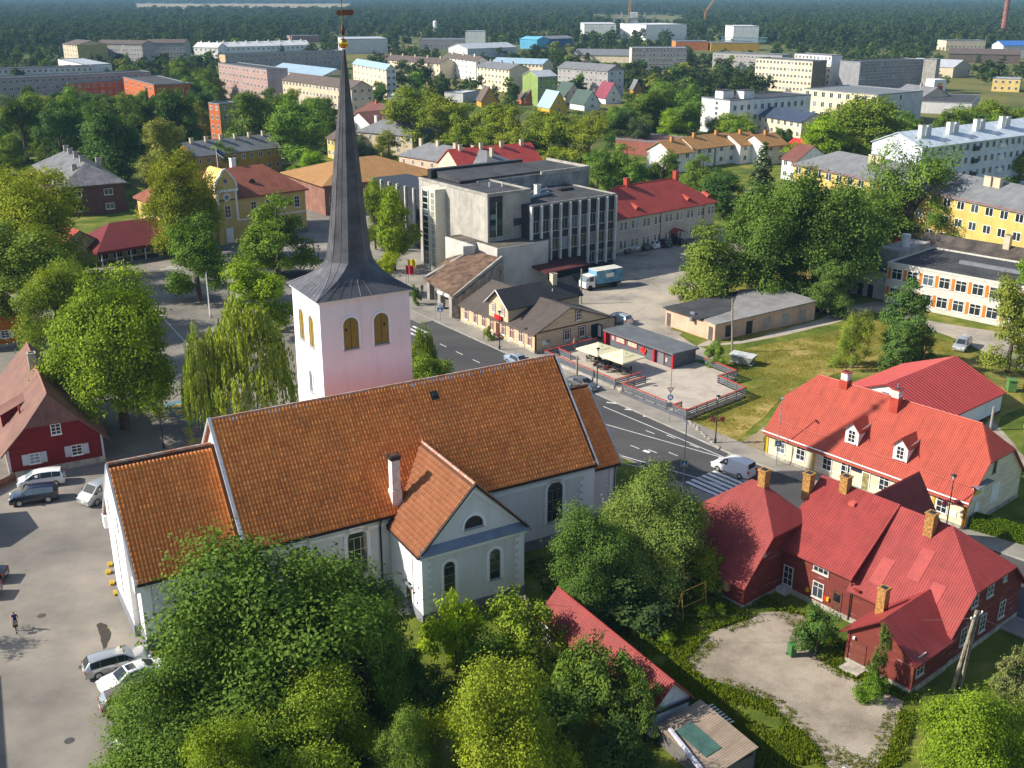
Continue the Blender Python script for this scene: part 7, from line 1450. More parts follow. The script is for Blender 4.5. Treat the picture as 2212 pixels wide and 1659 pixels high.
# ---------------------------------------------------------------- vehicles
RUBBER = surf('tyre', (.02, .02, .021), .85, .1, 3); RIMM = surf('alloy', (.45, .46, .48), .35, .1, 3, metal=.7); CGLASS = glassmat('car_glass', (.02, .026, .03))
HEADL = surf('headlamp', (.65, .67, .70), .15, .1, 8); TAILL = surf('tail_lamp', (.45, .012, .01), .25, .2, 6); BLKPL = surf('black_plastic', (.03, .03, .032), .6, .1, 3); PLATE_ = surf('number_plate', (.7, .7, .66), .5, .05, 9)
def paint(key, col, metal=.0): return surf('paint_'+key, col, .25, .03, 1, metal=metal, spec=.55, coat=.7)
PROF = {  # x, belt height, roof height, roof half-width / half-width
 'estate': (4.7, 1.82, [(-2.35,.62,.68,.80),(-2.27,.90,.98,.80),(-1.9,.95,1.40,.66),(-1.2,.95,1.46,.66),(0,.94,1.47,.66),(.5,.93,1.41,.66),(1.2,.92,.98,.80),(1.9,.85,.89,.80),(2.22,.70,.75,.74),(2.35,.5,.54,.66)], (2, 5), 1.42),
 'sedan': (4.6, 1.82, [(-2.3,.62,.68,.80),(-2.2,.92,.97,.80),(-1.65,.94,1.02,.78),(-.95,.94,1.36,.66),(0,.93,1.41,.66),(.45,.92,1.36,.66),(1.15,.90,.96,.80),(1.85,.82,.87,.80),(2.2,.66,.71,.74),(2.3,.5,.54,.66)], (3, 5), 1.38),
 'suv': (4.45, 1.85, [(-2.22,.72,.78,.82),(-2.12,1.05,1.12,.80),(-1.85,1.08,1.58,.68),(-1.1,1.08,1.66,.68),(0,1.07,1.68,.68),(.45,1.06,1.62,.68),(1.05,1.04,1.10,.82),(1.75,.97,1.02,.82),(2.1,.78,.84,.76),(2.22,.55,.6,.7)], (2, 5), 1.3),
 'mpv': (4.45, 1.8, [(-2.22,.68,.74,.82),(-2.14,1.0,1.08,.80),(-1.9,1.02,1.52,.68),(-1.1,1.02,1.6,.68),(0,1.0,1.6,.68),(.7,.98,1.48,.68),(1.5,.93,.99,.80),(1.9,.84,.88,.78),(2.14,.66,.71,.74),(2.22,.5,.54,.66)], (2, 5), 1.36),
 'van': (4.5, 1.82, [(-2.25,.6,.66,.9),(-2.22,1.05,1.2,.88),(-2.12,1.08,1.72,.80),(-1.2,1.08,1.83,.80),(.2,1.06,1.83,.80),(.65,1.05,1.70,.78),(1.25,1.02,1.10,.84),(1.85,.93,.98,.84),(2.15,.74,.8,.78),(2.25,.52,.58,.7)], (4, 5), 1.34),
 'bus': (4.8, 1.95, [(-2.4,.6,.66,.9),(-2.37,1.2,1.35,.88),(-2.3,1.22,1.85,.82),(-1.2,1.22,1.96,.82),(.7,1.2,1.96,.82),(1.15,1.18,1.82,.80),(1.75,1.15,1.22,.86),(2.1,1.0,1.05,.86),(2.32,.72,.8,.82),(2.4,.5,.58,.74)], (4, 5), 1.5)}
CARM = {}
def car_parts(kind):
    if kind in CARM: return CARM[kind]
    Lc, W, st, (g0, g1), wb = PROF[kind]; hw = W/2; rings = []
    for i, (x, zb, zr, kr) in enumerate(st):
        end = min(i, len(st)-1-i); tp = [.86, .95, 1, 1, 1][min(end, 4)]; w_ = hw*tp
        half = [(w_*.90, .22), (w_*.985, .34), (w_, zb*.72), (w_*.955, zb), (w_*kr*1.03, zr-.06 if zr-zb > .2 else zr-.02), (w_*kr*.86, zr)]
        rings.append([(x, -y, z) for y, z in half]+[(x, y, z) for y, z in half[::-1]])
    mb = MB(); n = 12
    for a, b in zip(rings, rings[1:]):
        for k in range(n-1): mb.face([a[k], a[k+1], b[k+1], b[k]])
        mb.face([a[n-1], a[0], b[0], b[n-1]])
    mb.face(rings[0]); mb.face(rings[-1][::-1]); body = mb.mesh('body', BLKPL)
    bm_ = __import__('bmesh').new(); bm_.from_mesh(body); __import__('bmesh').ops.remove_doubles(bm_, verts=bm_.verts, dist=.0005); bm_.to_mesh(body); bm_.free()
    body.polygons.foreach_set('use_smooth', [True]*len(body.polygons))
    try: body.set_sharp_from_angle(angle=R(38))
    except Exception: pass
    def off(q, d=.012):
        p = [Vector(v) for v in q]; nn = (p[1]-p[0]).cross(p[2]-p[0]).normalized(); c_ = sum(p, Vector())/len(p)
        if nn.dot(c_-Vector((c_.x*.6, 0, .8))) < 0: nn = -nn
        return [c_+(v-c_)*.97+nn*d for v in p]
    side = []
    for s in (0, 1):
        mb = MB()
        for i in range(g0, g1):
            a, b = rings[i], rings[i+1]
            k0, k1 = (3, 4) if s == 0 else (8, 7)
            mb.face(off([a[k0], b[k0], b[k1], a[k1]]))
        i = g1; a, b = rings[i], rings[i+1]; mb.face(off([a[k0], b[k0], a[k1]]))
        side.append(mb.mesh('side_window', CGLASS))
    a, b = rings[g1], rings[g1+1]; mb = MB(); mb.face(off([a[5], a[6], b[6], b[5]])); ws = mb.mesh('windscreen', CGLASS)
    ri = g0 if kind != 'van' and kind != 'bus' else 2; a, b = rings[ri-1], rings[ri]; mb = MB(); mb.face(off([a[5], a[6], b[6], b[5]])); rw_ = mb.mesh('rear_window', CGLASS)
    r = .33 if kind not in ('suv', 'bus') else .36
    ty = MB().lathe([(r*.62, -.1), (r*.95, -.11), (r, -.06), (r, .06), (r*.95, .11), (r*.62, .1)], 18).mesh('tyre', RUBBER); rm = MB().lathe([(.04, -.075), (r*.6, -.08), (r*.64, -.105)], 14).lathe([(.05, -.11), (.07, -.1)], 8).mesh('rim', RIMM)
    fx, rx = st[-2], st[1]
    hl = MB().box(-.1, .12, -.2, .2, -.07, .07).mesh('headlight', HEADL); tl = MB().box(-.05, .05, -.13, .13, -.12, .12).mesh('tail_light', TAILL); pl = MB().box(-.015, .015, -.25, .25, -.05, .05).mesh('number_plate', PLATE_)
    mi = MB().box(-.07, .07, -.1, .1, -.07, .07).mesh('mirror', BLKPL)
    CARM[kind] = dict(body=body, side=side, ws=ws, rw=rw_, ty=ty, rm=rm, hl=hl, tl=tl, pl=pl, mi=mi, r=r, hw=hw, L=Lc, wb=wb, st=st, g1=g1); return CARM[kind]
def car(kind, x, y, ang, pm, label, name='car', cat='car', group=None):
    c_ = car_parts(kind); o = thing(name, label, cat, (x, y, .012), R(ang), group)
    me = c_['body'].copy(); me.materials[0] = pm; link('body', me, o)
    for m_ in c_['side']: link('side_window', m_, o)
    link('windscreen', c_['ws'], o); link('rear_window', c_['rw'], o)
    for sx in (-1, 1):
        for sy in (-1, 1):
            w_ = link('wheel', c_['ty'], o, (sx*c_['wb'], sy*(c_['hw']-.09), c_['r'])); w_.rotation_euler = (math.pi/2 if sy < 0 else -math.pi/2, 0, 0); w_.rotation_euler = (math.pi/2*(-1 if sy < 0 else 1), 0, 0)
            link('rim', c_['rm'], w_)
    f, b = c_['st'][-2], c_['st'][1]
    for sy in (-1, 1):
        h_ = link('headlight', c_['hl'], o, (f[0]-.02, sy*c_['hw']*.68, f[1]-.02)); h_.rotation_euler = (0, .3, -sy*.35)
        link('tail_light', c_['tl'], o, (b[0]-.02, sy*c_['hw']*.78, b[1]-.14)); link('mirror', c_['mi'], o, (c_['st'][c_['g1']][0]+.3, sy*(c_['hw']+.06), c_['st'][c_['g1']][1]+.08))
    link('number_plate', c_['pl'], o, (c_['st'][-1][0]+.01, 0, .48)); link('number_plate', c_['pl'], o, (c_['st'][0][0]-.012, 0, .6)); return o
WHT = paint('white', (.80, .80, .80)); BLK = paint('black', (.012, .013, .018)); SLV = paint('silver', (.50, .51, .52), .5); NAVY = paint('navy', (.014, .020, .045)); GRY = paint('grey', (.16, .165, .175), .4); BRNP = paint('brown', (.22, .16, .13), .4); BLUP = paint('blue', (.30, .38, .50), .2); GRNP = paint('pine', (.04, .05, .05), .2)
car('mpv', -47.6, 98.5, 198, WHT, 'white people carrier parked against the dark red house')
car('suv', -46.8, 94.75, 200, NAVY, 'dark blue off-roader parked beside the white people carrier')
car('bus', -40.3, 95.5, 238, SLV, 'silver van standing at the church gable', 'van', 'van')
car('estate', -29.15, 67.15, 29, SLV, 'silver-white estate car with dark windows parked by the church')
car('sedan', -27.4, 65.3, 218, WHT, 'white coupe with sunroof beside the silver-white estate')
MB().box(-.25, .35, -.35, .35, 1.415, 1.43).build('sunroof', CGLASS, [o for o in bpy.data.objects if o.get('label', '').startswith('white coupe')][0])
car('estate', -26.4, 62.9, 29, BRNP, 'bronze car half hidden under the maple')
car('mpv', -23.9, 58.6, 212, paint('pale', (.68, .70, .74)), 'pale car under the maple at the bottom edge')
car('sedan', -45.2, 79.6, 186, BLK, 'black saloon at the edge of the square showing its tail')
car('sedan', -44.6, 77.0, 186, GRY, 'dark grey car behind the black saloon at the edge')
car('van', 22.95, 101.35, 135, WHT, 'white delivery van crossing the zebra', 'van', 'van')
car('mpv', *P(1337, 697)[:2], 128, SLV, 'silver family car behind the bar kiosk')
car('sedan', *P(1120, 788)[:2], -54, BLUP, 'pale blue car mostly hidden behind the nave ridge')
car('sedan', *P(1258, 838)[:2], -52, GRY, 'dark car at the kerb behind the church annexe')
car('sedan', *P(1796, 676)[:2], -25, BLK, 'black car parked beside the stone garages')
car('mpv', *P(2078, 752)[:2], 235, SLV, 'silver car parked under the rounded lime')
car('sedan', 20.6, 53.2, 60, NAVY, 'dark car roof at the bottom edge of the gravel yard')
car('bus', *P(618, 357)[:2], 10, WHT, 'white van behind the town hall hedge', 'van', 'van')
for i, (x, y, pm, kd, lb) in enumerate(((1339, 545, BLK, 'sedan', 'black saloon first in the row at the beige building'), (1360, 540, SLV, 'estate', 'silver estate second in the row at the beige building'), (1381, 538, GRNP, 'estate', 'dark estate third in the row at the beige building'), (1403, 534, WHT, 'mpv', 'white hatchback fourth in the row at the beige building'), (1428, 532, GRNP, 'suv', 'dark off-roader fifth in the row at the beige building'), (1459, 527, BLK, 'sedan', 'black car alone past the entrance porch'))): car(kd, *P(x, y)[:2], 128, pm, lb, group='cars at the beige building')
# delivery truck
tk = thing('delivery_truck', 'delivery truck with white cab and blue picture box in the yard', 'truck', (14.6, 175.3, .01), R(210.5))
PIC = blend2('picture_box', (.05, .16, .30), (.20, .42, .55), .35, .35, .6, cc=(.10, .03, .06), fine=.2, bscale=2, bump=0, rough=.4)
MB().box(-4.0, 1.3, -1.2, 1.2, .95, 3.15).build('box_body', PIC, tk); MB().box(-4.02, 1.32, -1.22, 1.22, 3.15, 3.22).build('box_roof', surf('box_roof', (.55, .55, .5), .7, .1, 2), tk)
MB().prism([(1.45, -1.05), (3.3, -1.05), (3.3, 1.05), (1.45, 1.05)], .45, [2.4, 1.5, 1.5, 2.4]).prism([(1.45, -1.03), (2.75, -1.03), (2.75, 1.03), (1.45, 1.03)], 1.4, [2.5, 2.4, 2.4, 2.5]).build('cab', WHT, tk)
mb = MB(); mb.face([(2.78, -.95, 2.35), (3.33, -.95, 1.5), (3.33, .95, 1.5), (2.78, .95, 2.35)]); mb.build('windscreen', CGLASS, tk)
for sy in (-1, 1): MB().box(1.7, 2.6, sy*1.06-.01, sy*1.06+.01, 1.5, 2.25).build('side_window', CGLASS, tk); MB().box(3.28, 3.34, sy*.8-.2, sy*.8+.2, .6, .85).build('headlight', HEADL, tk)
MB().box(-4, 3.0, -.9, .9, .5, .9).build('chassis', BLKPL, tk)
for x in (-2.6, 2.4):
    for sy in (-1, 1):
        w_ = MB().lathe([(.28, -.14), (.45, -.15), (.46, 0), (.45, .15), (.28, .14)], 16).build('wheel', RUBBER, tk, (x, sy*1.0, .46)); w_.rotation_euler = (math.pi/2, 0, 0); MB().lathe([(.05, -.1), (.27, -.12)], 12).build('rim', RIMM, w_)
mb = MB()
for s in (-1, 1): mb.box(-2.2, -.6, s*1.225-.005, s*1.225+.005, 1.9, 2.6)
mb.build('box_emblem', WPAINT, tk)
# ---------------------------------------------------------------- street furniture
GALV = surf('galvanised', (.38, .39, .40), .45, .1, 3, metal=.5); LAMPG = surf('lamp_glass', (.6, .58, .5), .3, .1, 4)
def lantern(x, y, label, h=5.6, basket=False):
    o = thing('street_lamp', label, 'street lamp', (x, y, .1), 0, 'black lantern lamps'); MB().lathe([(.14, 0), (.14, .5), (.07, .6), (.06, h*.55), (.045, h-.55)], 8).build('post', DARK, o)
    MB().lathe([(.05, h-.55), (.22, h-.12), (.26, h-.1)], 6).build('lantern', LAMPG, o); MB().lathe([(.3, h-.1), (.16, h), (.02, h+.08)], 6).build('cap', DARK, o)
    if basket:
        for s in (-1, 1):
            b = link('flower_basket', KINDS['bush'][0][1], o, (s*.5, 0, 2.55), scale=.2); b.color = (.26, .05, .10, 1)
        MB().tube([(-.5, 0, 2.6), (.5, 0, 2.6)], .02, 4).build('basket_arm', DARK, o)
lantern(10.6, 125.46, 'black lantern lamp before the parasol tables'); lantern(22.45, 108.94, 'black lantern lamp with flower baskets at the lawn corner', basket=True); lantern(-1.72, 141.65, 'black lantern lamp before the beige shop'); lantern(-38.0, 107.4, 'black lantern lamp beside the choir on the square', 5.4); lantern(40.2, 88.6, 'black lantern lamp with baskets before the cream shop', basket=True); lantern(-33.5, 182, 'lantern with red baskets before the culture house', basket=True)
YS = surf('sign_yellow_green', (.55, .62, .03), .5, .05, 3); BS = surf('sign_blue', (.03, .12, .42), .5, .05, 3); RS = surf('sign_red', (.5, .03, .03), .5, .05, 3)
def post(x, y, h, label, signs=(), arm=0, ang=0, name='sign_post', r=.05):
    o = thing(name, label, 'sign' if signs else 'street lamp', (x, y, .05), R(ang)); MB().tube([(0, 0, 0), (0, 0, h)], r, 8).build('pole', GALV, o)
    if arm: MB().box(-.12, .12, -arm, .1, h-.02, h+.08).build('lamp_head', GALV, o)
    for z, kind in signs:
        if kind == 'cross': MB().box(-.36, .36, -.07, -.04, z-.36, z+.36).build('sign_back', YS, o); MB().box(-.27, .27, -.085, -.07, z-.27, z+.27).build('sign_face', BS, o); mb = MB(); mb.face([(-.2, -.09, z-.2), (.2, -.09, z-.2), (0, -.09, z+.2)]); mb.build('pictogram', WPAINT, o); MB().tube([(0, -.095, z-.1), (0, -.095, z+.06)], .03, 5).build('pictogram', DARK, o)
        if kind == 'yield':
            mb = MB(); mb.face([(-.42, -.06, z+.3), (0, -.06, z-.42), (.42, -.06, z+.3)]); mb.build('sign_border', RS, o); mb = MB(); mb.face([(-.28, -.07, z+.22), (0, -.07, z-.24), (.28, -.07, z+.22)]); mb.build('sign_face', WPAINT, o)
        if kind == 'round': q = MB().lathe([(.34, 0), (.34, .03)], 16).build('sign_face', BS, o, (0, -.06, z)); q.rotation_euler = (math.pi/2, 0, 0); q = MB().lathe([(.22, .03), (.22, .035), (.15, .035)], 12).build('arrow_ring', WPAINT, q)
        if kind == 'plate': MB().box(-.3, .3, -.07, -.05, z-.25, z+.25).build('sign_face', GREYTRIM, o)
        if kind == 'school': MB().box(-.45, .45, -.08, -.05, z-.7, z+.7).build('sign_back', WPAINT, o); MB().box(-.4, .4, -.09, -.08, z-.65, z-.02).build('sign_face', BS, o); mb = MB(); mb.face([(-.25, -.1, z-.6), (.25, -.1, z-.6), (0, -.1, z-.1)]); mb.build('pictogram', WPAINT, o); MB().tube([(-.2, -.1, z+.2), (.1, -.1, z+.5)], .03, 4).build('pictogram', DARK, o)
    return o
post(17.23, 97.9, 7.0, 'grey lamp post with yellow-edged crossing sign at the zebra', [(2.6, 'cross')], .5)
post(18.19, 115.1, 6.5, 'tall pole with give-way and roundabout signs at the deck corner', [(4.0, 'yield'), (3.1, 'round'), (2.2, 'plate')])
post(27.79, 102.95, 7.6, 'lamp post with yellow-edged crossing sign at the cream shop', [(2.6, 'cross')], .5)
post(-10.84, 155.45, 2.6, 'school crossing sign under the culture house porch', [(2.2, 'school')]); post(-11.6, 156.3, 5.5, 'plain grey lamp post by the culture house porch', (), .5, name='street_lamp')
post(3.4, 144.5, 2.2, 'small blue parking sign at the beige shop corner', [(2.0, 'round')])
post(5.0, 140.5, 1.9, 'small sign post between beige shop and deck', [(1.7, 'plate')])
q = P(1748, 563); post(*P(1996, 606)[:2], 6, 'curved white lamp post behind the orange office', (), .9, name='street_lamp')
for i, (x, y, h_, lb) in enumerate(((-46.5, 158.5, 6.6, 'first of three white flagpoles on the square'), (-46.1, 157.4, 7.2, 'second of three white flagpoles on the square'), (-42.5, 160, 7.6, 'third white flagpole standing apart behind the birch'))): o = thing('flagpole', lb, 'flagpole', (x, y, 0), 0, 'white flagpoles'); MB().tube([(0, 0, 0), (0, 0, h_)], [.08, .04], 8).build('pole', WPAINT, o); MB().lathe([(.2, 0), (.2, .25)], 8).build('foot', CONC, o)
WOOD = surf('grey_wood_pole', (.27, .23, .18), .9, .25, 4, bump=.4, bscale=6)
def pole(pts, r, label, name='utility_pole', mat=None, extra=None):
    o = thing(name, label, 'pole', (pts[0][0], pts[0][1], 0)); b = Vector((pts[0][0], pts[0][1], 0))
    MB().tube([Vector(p)-b for p in pts], [r, r*.8], 8).build('shaft', mat or WOOD, o); return o
o = pole([(31.5, 64.5, -.2), (32.6, 65.1, 6.2)], .15, 'leaning pair of grey timber power poles behind the red porch'); MB().tube([(.75, .4, -.2), (1.25, .65, 6.1)], [.14, .11], 8).build('stay_pole', WOOD, o)
MB().tube([(.6, .2, 5.7), (1.7, 1.0, 5.7)], .06, 6).build('cross_arm', GALV, o)
for s in (0, .35, .7, 1): MB().lathe([(.05, 0), (.07, .08), (.04, .16)], 6).build('insulator', WPAINT, o, (.6+1.1*s, .2+.8*s, 5.75))
def cable(a, b, sag, label, r=.012):
    a, b = Vector(a), Vector(b); mid = (a+b)/2; pts = [a.lerp(b, t/10)-mid+Vector((0, 0, -sag*4*(t/10)*(1-t/10))) for t in range(11)]
    return tag(MB().tube(pts, r, 4).build('cable', DARK, None, tuple(mid)), label, 'cable')
cable((32.6, 65.2, 5.7), (44, 56, 6.0), .5, 'overhead cable running out from the leaning power poles', .018); cable((32.4, 65.2, 5.5), (26.4, 69.6, 3.0), .3, 'service cable from the power poles to the red porch'); cable((24.6, 70.4, 2.9), (1.2, 69.5, 4.2), .8, 'long sagging cable over the gravel yard', .014); cable((32.4, 65.1, 5.2), (27.8, 63.5, .3), .0, 'stay wire from power poles to the porch corner')
pole([(11.03, 165.2, 0), (11.0, 165.2, 5.7)], .14, 'wooden utility pole beside the delivery truck'); pole([(30.4, 140.5, 0), (30.0, 140.9, 7.7)], .15, 'wooden utility pole with concrete foot by the pink garages'); pole([(.64, 70.4, -.2), (.72, 70.5, 4.0)], .14, 'upright old timber post among the scrub'); pole([(2.0, 68.6, -.2), (.95, 70.2, 4.3)], .12, 'slanting old timber post propping the upright one'); pole([(54.4, 112.7, 0), (54.4, 112.7, 2.9)], .16, 'short concrete post on the lawn behind the shop', 'concrete_post', CONC); pole([(8.25, 128.8, 0), (8.3, 129, 3.4)], .16, 'thick timber pole by the deck steps')
# swing frame
o = thing('swing_frame', 'rusty yellow swing frame on the grass', 'swing', (14.3, 74.2, 0)); YM = surf('yellow_rust', (.42, .28, .05), .7, .3, 4)
for pts in (((-1.3, -.45, 0), (-.95, -.75, 2.6)), ((-.75, -1.1, 0), (-.95, -.75, 2.6)), ((1.0, .95, 0), (1.2, .85, 2.6)), ((1.35, .6, 0), (1.2, .85, 2.6))): MB().tube(pts, .045, 6).build('leg', YM, o)
MB().tube([(-.95, -.75, 2.6), (1.2, .85, 2.6)], .045, 6).build('top_bar', YM, o); MB().tube([(-.85, -.9, 1.3), (1.25, .7, 1.3)], .03, 5).build('brace', YM, o)
# bins, skip, kerb blocks
def bin_(x, y, ang, mat, label, s=1., name='wheelie_bin'):
    o = thing(name, label, 'bin', (x, y, 0), R(ang)); MB().prism([(-.24*s, -.26*s), (.24*s, -.26*s), (.24*s, .26*s), (-.24*s, .26*s)], .08, 1.0*s**.6).build('body', mat, o); MB().box(-.28*s, .28*s, -.32*s, .3*s, 1.0*s**.6, 1.0*s**.6+.08).build('lid', mat, o)
    for sx in (-1, 1): q = MB().lathe([(.1, -.03), (.1, .03)], 10).build('wheel', RUBBER, o, (sx*.24*s, .24*s, .1)); q.rotation_euler = (0, math.pi/2, 0)
    return o
GB = surf('green_plastic', (.05, .16, .05), .5, .08, 2); bin_(21.04, 68.7, 20, GB, 'green wheelie bin beside the round juniper bush'); bin_(62.3, 125.4, -10, surf('green_container', (.10, .22, .06), .5, .1, 2), 'green refuse container by the wire fence', 2.0); bin_(11.0, 144.9, 0, surf('grey_plastic', (.45, .46, .46), .5, .08, 2), 'pale grey bin beside the kiosk', .9)
o = thing('skip', 'grey metal skip with lids on the lawn', 'skip', (30.9, 135.9, 0), R(-35)); MB().prism([(-1.6, -.7), (1.6, -.7), (1.6, .7), (-1.6, .7)], .2, .25).build('base', GALV, o)
mb = MB(); a_ = [(-1.1, -.6, .2), (1.1, -.6, .2), (1.1, .6, .2), (-1.1, .6, .2)]; b_ = [(-1.7, -.8, 1.2), (1.7, -.8, 1.2), (1.7, .8, 1.2), (-1.7, .8, 1.2)]
for k_ in range(4): mb.face([a_[k_], a_[(k_+1) % 4], b_[(k_+1) % 4], b_[k_]])
mb.build('hull', GALV, o)
for k_ in range(3): MB().prism([(-1.7+k_*1.14, -.85), (-.6+k_*1.14, -.85), (-.6+k_*1.14, .85), (-1.7+k_*1.14, .85)], 1.2, [1.28, 1.28, 1.42, 1.42]).build('lid', surf('skip_lid', (.48, .49, .48), .5, .1, 2), o)
YK = surf('yellow_block', (.55, .36, .03), .8, .15, 3)
for i, (x, y) in enumerate(((-34.7, 80.9), (-33.75, 79.1), (-32.85, 77.5), (-35.0, 82.2))): tag(MB().prism([(-.17, -.32), (.17, -.32), (.2, 0), (.17, .32), (-.17, .32), (-.2, 0)], 0, [.2, .2, .26, .2, .2, .26]).build('kerb_block', YK, None, (x, y, 0), R(28)), ['yellow kerb block at the church wall, second of the row from the square', 'yellow kerb block at the church wall, third of the row', 'yellow kerb block nearest the choir corner', 'yellow kerb block at the grassy end of the row'][i], 'kerb block', 'yellow kerb blocks')
# parasols, tables, chairs on the deck
CANV = surf('cream_canvas', (.72, .65, .42), .85, .04, 1); PRINT = surf('faded_print', (.40, .34, .16), .85, .1, 4)
def parasol(x, y, label, ang):
    o = thing('parasol', label, 'parasol', (x, y, .45), R(ang), 'cream parasols'); MB().tube([(0, 0, 0), (0, 0, 2.75)], .04, 6).build('pole', WPAINT, o); MB().lathe([(.35, 0), (.3, .08)], 10).build('foot', CONC, o)
    s = 2.1; mb = MB(); cs = [(-s, -s), (s, -s), (s, s), (-s, s)]
    for k_ in range(4):
        a, b = cs[k_], cs[(k_+1) % 4]; mb.face([(*a, 2.1), (*b, 2.1), (0, 0, 2.95)]); mb.face([(*a, 1.93), (*b, 1.93), (*b, 2.1), (*a, 2.1)])
    mb.build('canopy', CANV, o)
    for k_ in range(4):
        q = link('canopy_print', None, o, (0, 0, 0), k_*math.pi/2); c_ = bpy.data.curves.new('lettering', 'FONT'); c_.body = 'A.LeCoq'; c_.size = .42; c_.align_x = 'CENTER'; c_.extrude = .002; t = link('lettering', c_, q); me = bpy.data.meshes.new_from_object(t.evaluated_get(bpy.context.evaluated_depsgraph_get())); bpy.data.objects.remove(t); me.materials.clear(); me.materials.append(PRINT); t = link('lettering', me, q, (0, -1.42, 2.395)); t.rotation_euler = (math.atan2(.85, s), 0, 0)
        mb = MB(); mb.face([(-.14, -.86, 2.612), (.14, -.86, 2.612), (.09, -.6, 2.717), (-.09, -.6, 2.717)]); mb.build('print_emblem', PRINT, q)
parasol(11.4, 134.6, 'cream square parasol nearer the beige shop', -50); parasol(14.3, 131.6, 'cream square parasol nearer the empty deck', -50)
BP = surf('black_garden_plastic', (.025, .027, .03), .5, .1, 3)
tm = MB().lathe([(.02, .68), (.45, .68), (.45, .72), (.02, .72)], 12).tube([(0, 0, 0), (0, 0, .68)], .04, 6)
chs = MB().box(-.22, .22, -.22, .22, .42, .46); 
def table(x, y, lb): o = thing('garden_table', lb, 'table', (x, y, .45), 0, 'black tables on the deck'); MB().lathe([(.5, .68), (.5, .72)], 14).build('table_top', BP, o); [MB().tube([(a*.3, b*.3, 0), (a*.25, b*.25, .68)], .025, 5).build('leg', BP, o) for a in (-1, 1) for b in (-1, 1)]
def chair(x, y, ang, lb):
    o = thing('garden_chair', lb, 'chair', (x, y, .45), R(ang), 'black chairs on the deck'); MB().box(-.22, .22, -.22, .22, .41, .45).build('seat', BP, o); MB().box(-.24, .24, .2, .24, .45, .9).build('backrest', BP, o)
    for a in (-.2, .2): MB().box(a-.03, a+.03, -.2, .2, .62, .66).build('armrest', BP, o)
    for a in (-.2, .2):
        for b in (-.2, .2): MB().box(a-.02, a+.02, b-.02, b+.02, 0, .41).build('leg', BP, o)
TB = [(10.9, 135.9), (12.0, 133.7), (13.3, 132.0), (14.5, 130.7)]
for i, (x, y) in enumerate(TB):
    table(x, y, 'black garden table, %s from the beige shop under the parasols' % ['first', 'second', 'third', 'fourth'][i])
    for j, a in enumerate((20, 110, 200, 290)): chair(x-.75*math.sin(R(a)), y+.75*math.cos(R(a)), a, 'black garden chair at the %s table from the beige shop, on its %s side' % (['first', 'second', 'third', 'fourth'][i], ['kiosk', 'beige shop', 'street', 'empty deck'][j]))
for i, (x, y, cc) in enumerate(((11.4, 132.2, (.5, .42, .40)), (12.2, 131.2, (.35, .05, .08)), (11.0, 132.8, (.16, .04, .05)))):
    o = thing('planter', ['white flowers in a planter on the deck fence', 'crimson flowers in a planter on the deck fence', 'dark red flowers in a planter on the deck fence'][i], 'planter', (x, y, .45)); MB().box(-.35, .35, -.15, .15, .3, .6).build('box', FN, o); b = link('flowers', KINDS['bush'][0][i], o, (0, 0, .5), scale=(.24, .14, .14)); b.color = (*cc, 1)
for i, (x, y, z, cc, lb) in enumerate(((-3.0, 149.6, 0, (.45, .33, .02), 'yellow flower trellis at the shop door'), (-.9, 146.6, 0, (.42, .30, .03), 'yellow flower trellis on the street side of the shop door'), (-2.0, 148.2, 0, (.12, .06, .18), 'violet flower pots between the trellises'), (.5, 144.8, 0, (.05, .10, .02), 'low green bush under the shop windows'))):
    o = thing('flower_trellis' if i < 2 else 'flower_pot', lb, 'flowers', (x, y, .1)); MB().box(-.6, .6, -.04, .04, 0, 1.2 if i < 2 else .3).build('trellis' if i < 2 else 'pot', YPOST if i < 2 else STONE, o); b = link('flowers', KINDS['bush'][0][i % 3], o, (0, 0, .05), scale=(.4, .35, .42)); b.color = (*cc, 1)
# clipped hedge, wire fence, low red fence, outbuilding at the frame edge
def hedge(a, b, w_, h_, label, col=(.09, .15, .010)):
    a, b = Vector(a), Vector(b); rg = np.random.default_rng(3); d = b-a; ln = d.length; n = int(ln*w_*900); p = np.stack([rg.uniform(0, ln, n), rg.uniform(-w_/2, w_/2, n), rg.uniform(.05, h_, n)], 1)
    k_ = rg.random(n); p[:, 2] = np.where(k_ < .5, h_+rg.normal(0, .05, n), p[:, 2]); s_ = (k_ >= .5); p[s_, 1] = np.sign(p[s_, 1])*w_/2+rg.normal(0, .05, s_.sum())
    nn = np.where((k_ < .5)[:, None], np.array([[0, 0, 1.]]), np.stack([np.zeros(n), np.sign(p[:, 1]), np.full(n, .3)], 1))+rg.normal(0, .6, (n, 3)); me = leaf_mesh('hedge', p, nn, rg.uniform(.12, .2, n), rg.normal(.5, .2, n), rg=rg)
    o = thing('hedge', label, 'hedge', (a.x, a.y, 0), math.atan2(d.y, d.x)); q = link('foliage', me, o); q.color = (*col, 1); MB().box(.08, ln-.08, -w_/2+.1, w_/2-.1, 0, h_-.1).build('stems', surf('hedge_core', (.03, .045, .012), .95, .3, 3), o)
hedge((42.9, 89.3), (46.6, 86.3), 1.6, 1.25, 'bright green clipped hedge beside the cream shop'); hedge((46.9, 85.3), (49.6, 83.0), 1.4, 1.2, 'second clipped hedge at the frame edge by the road')
o = thing('wire_fence', 'green wire mesh fence behind the dark red garage roof', 'fence', tuple(P(2130, 830)), R(-40)); GF = surf('green_wire', (.03, .12, .09), .5, .1, 3)
for i in range(6): MB().box(i*2.2-.03, i*2.2+.03, -.03, .03, 0, 1.7).build('post', GF, o)
for z in (.2, .55, .9, 1.25, 1.6): MB().box(0, 11, -.01, .01, z, z+.03).build('wire', GF, o)
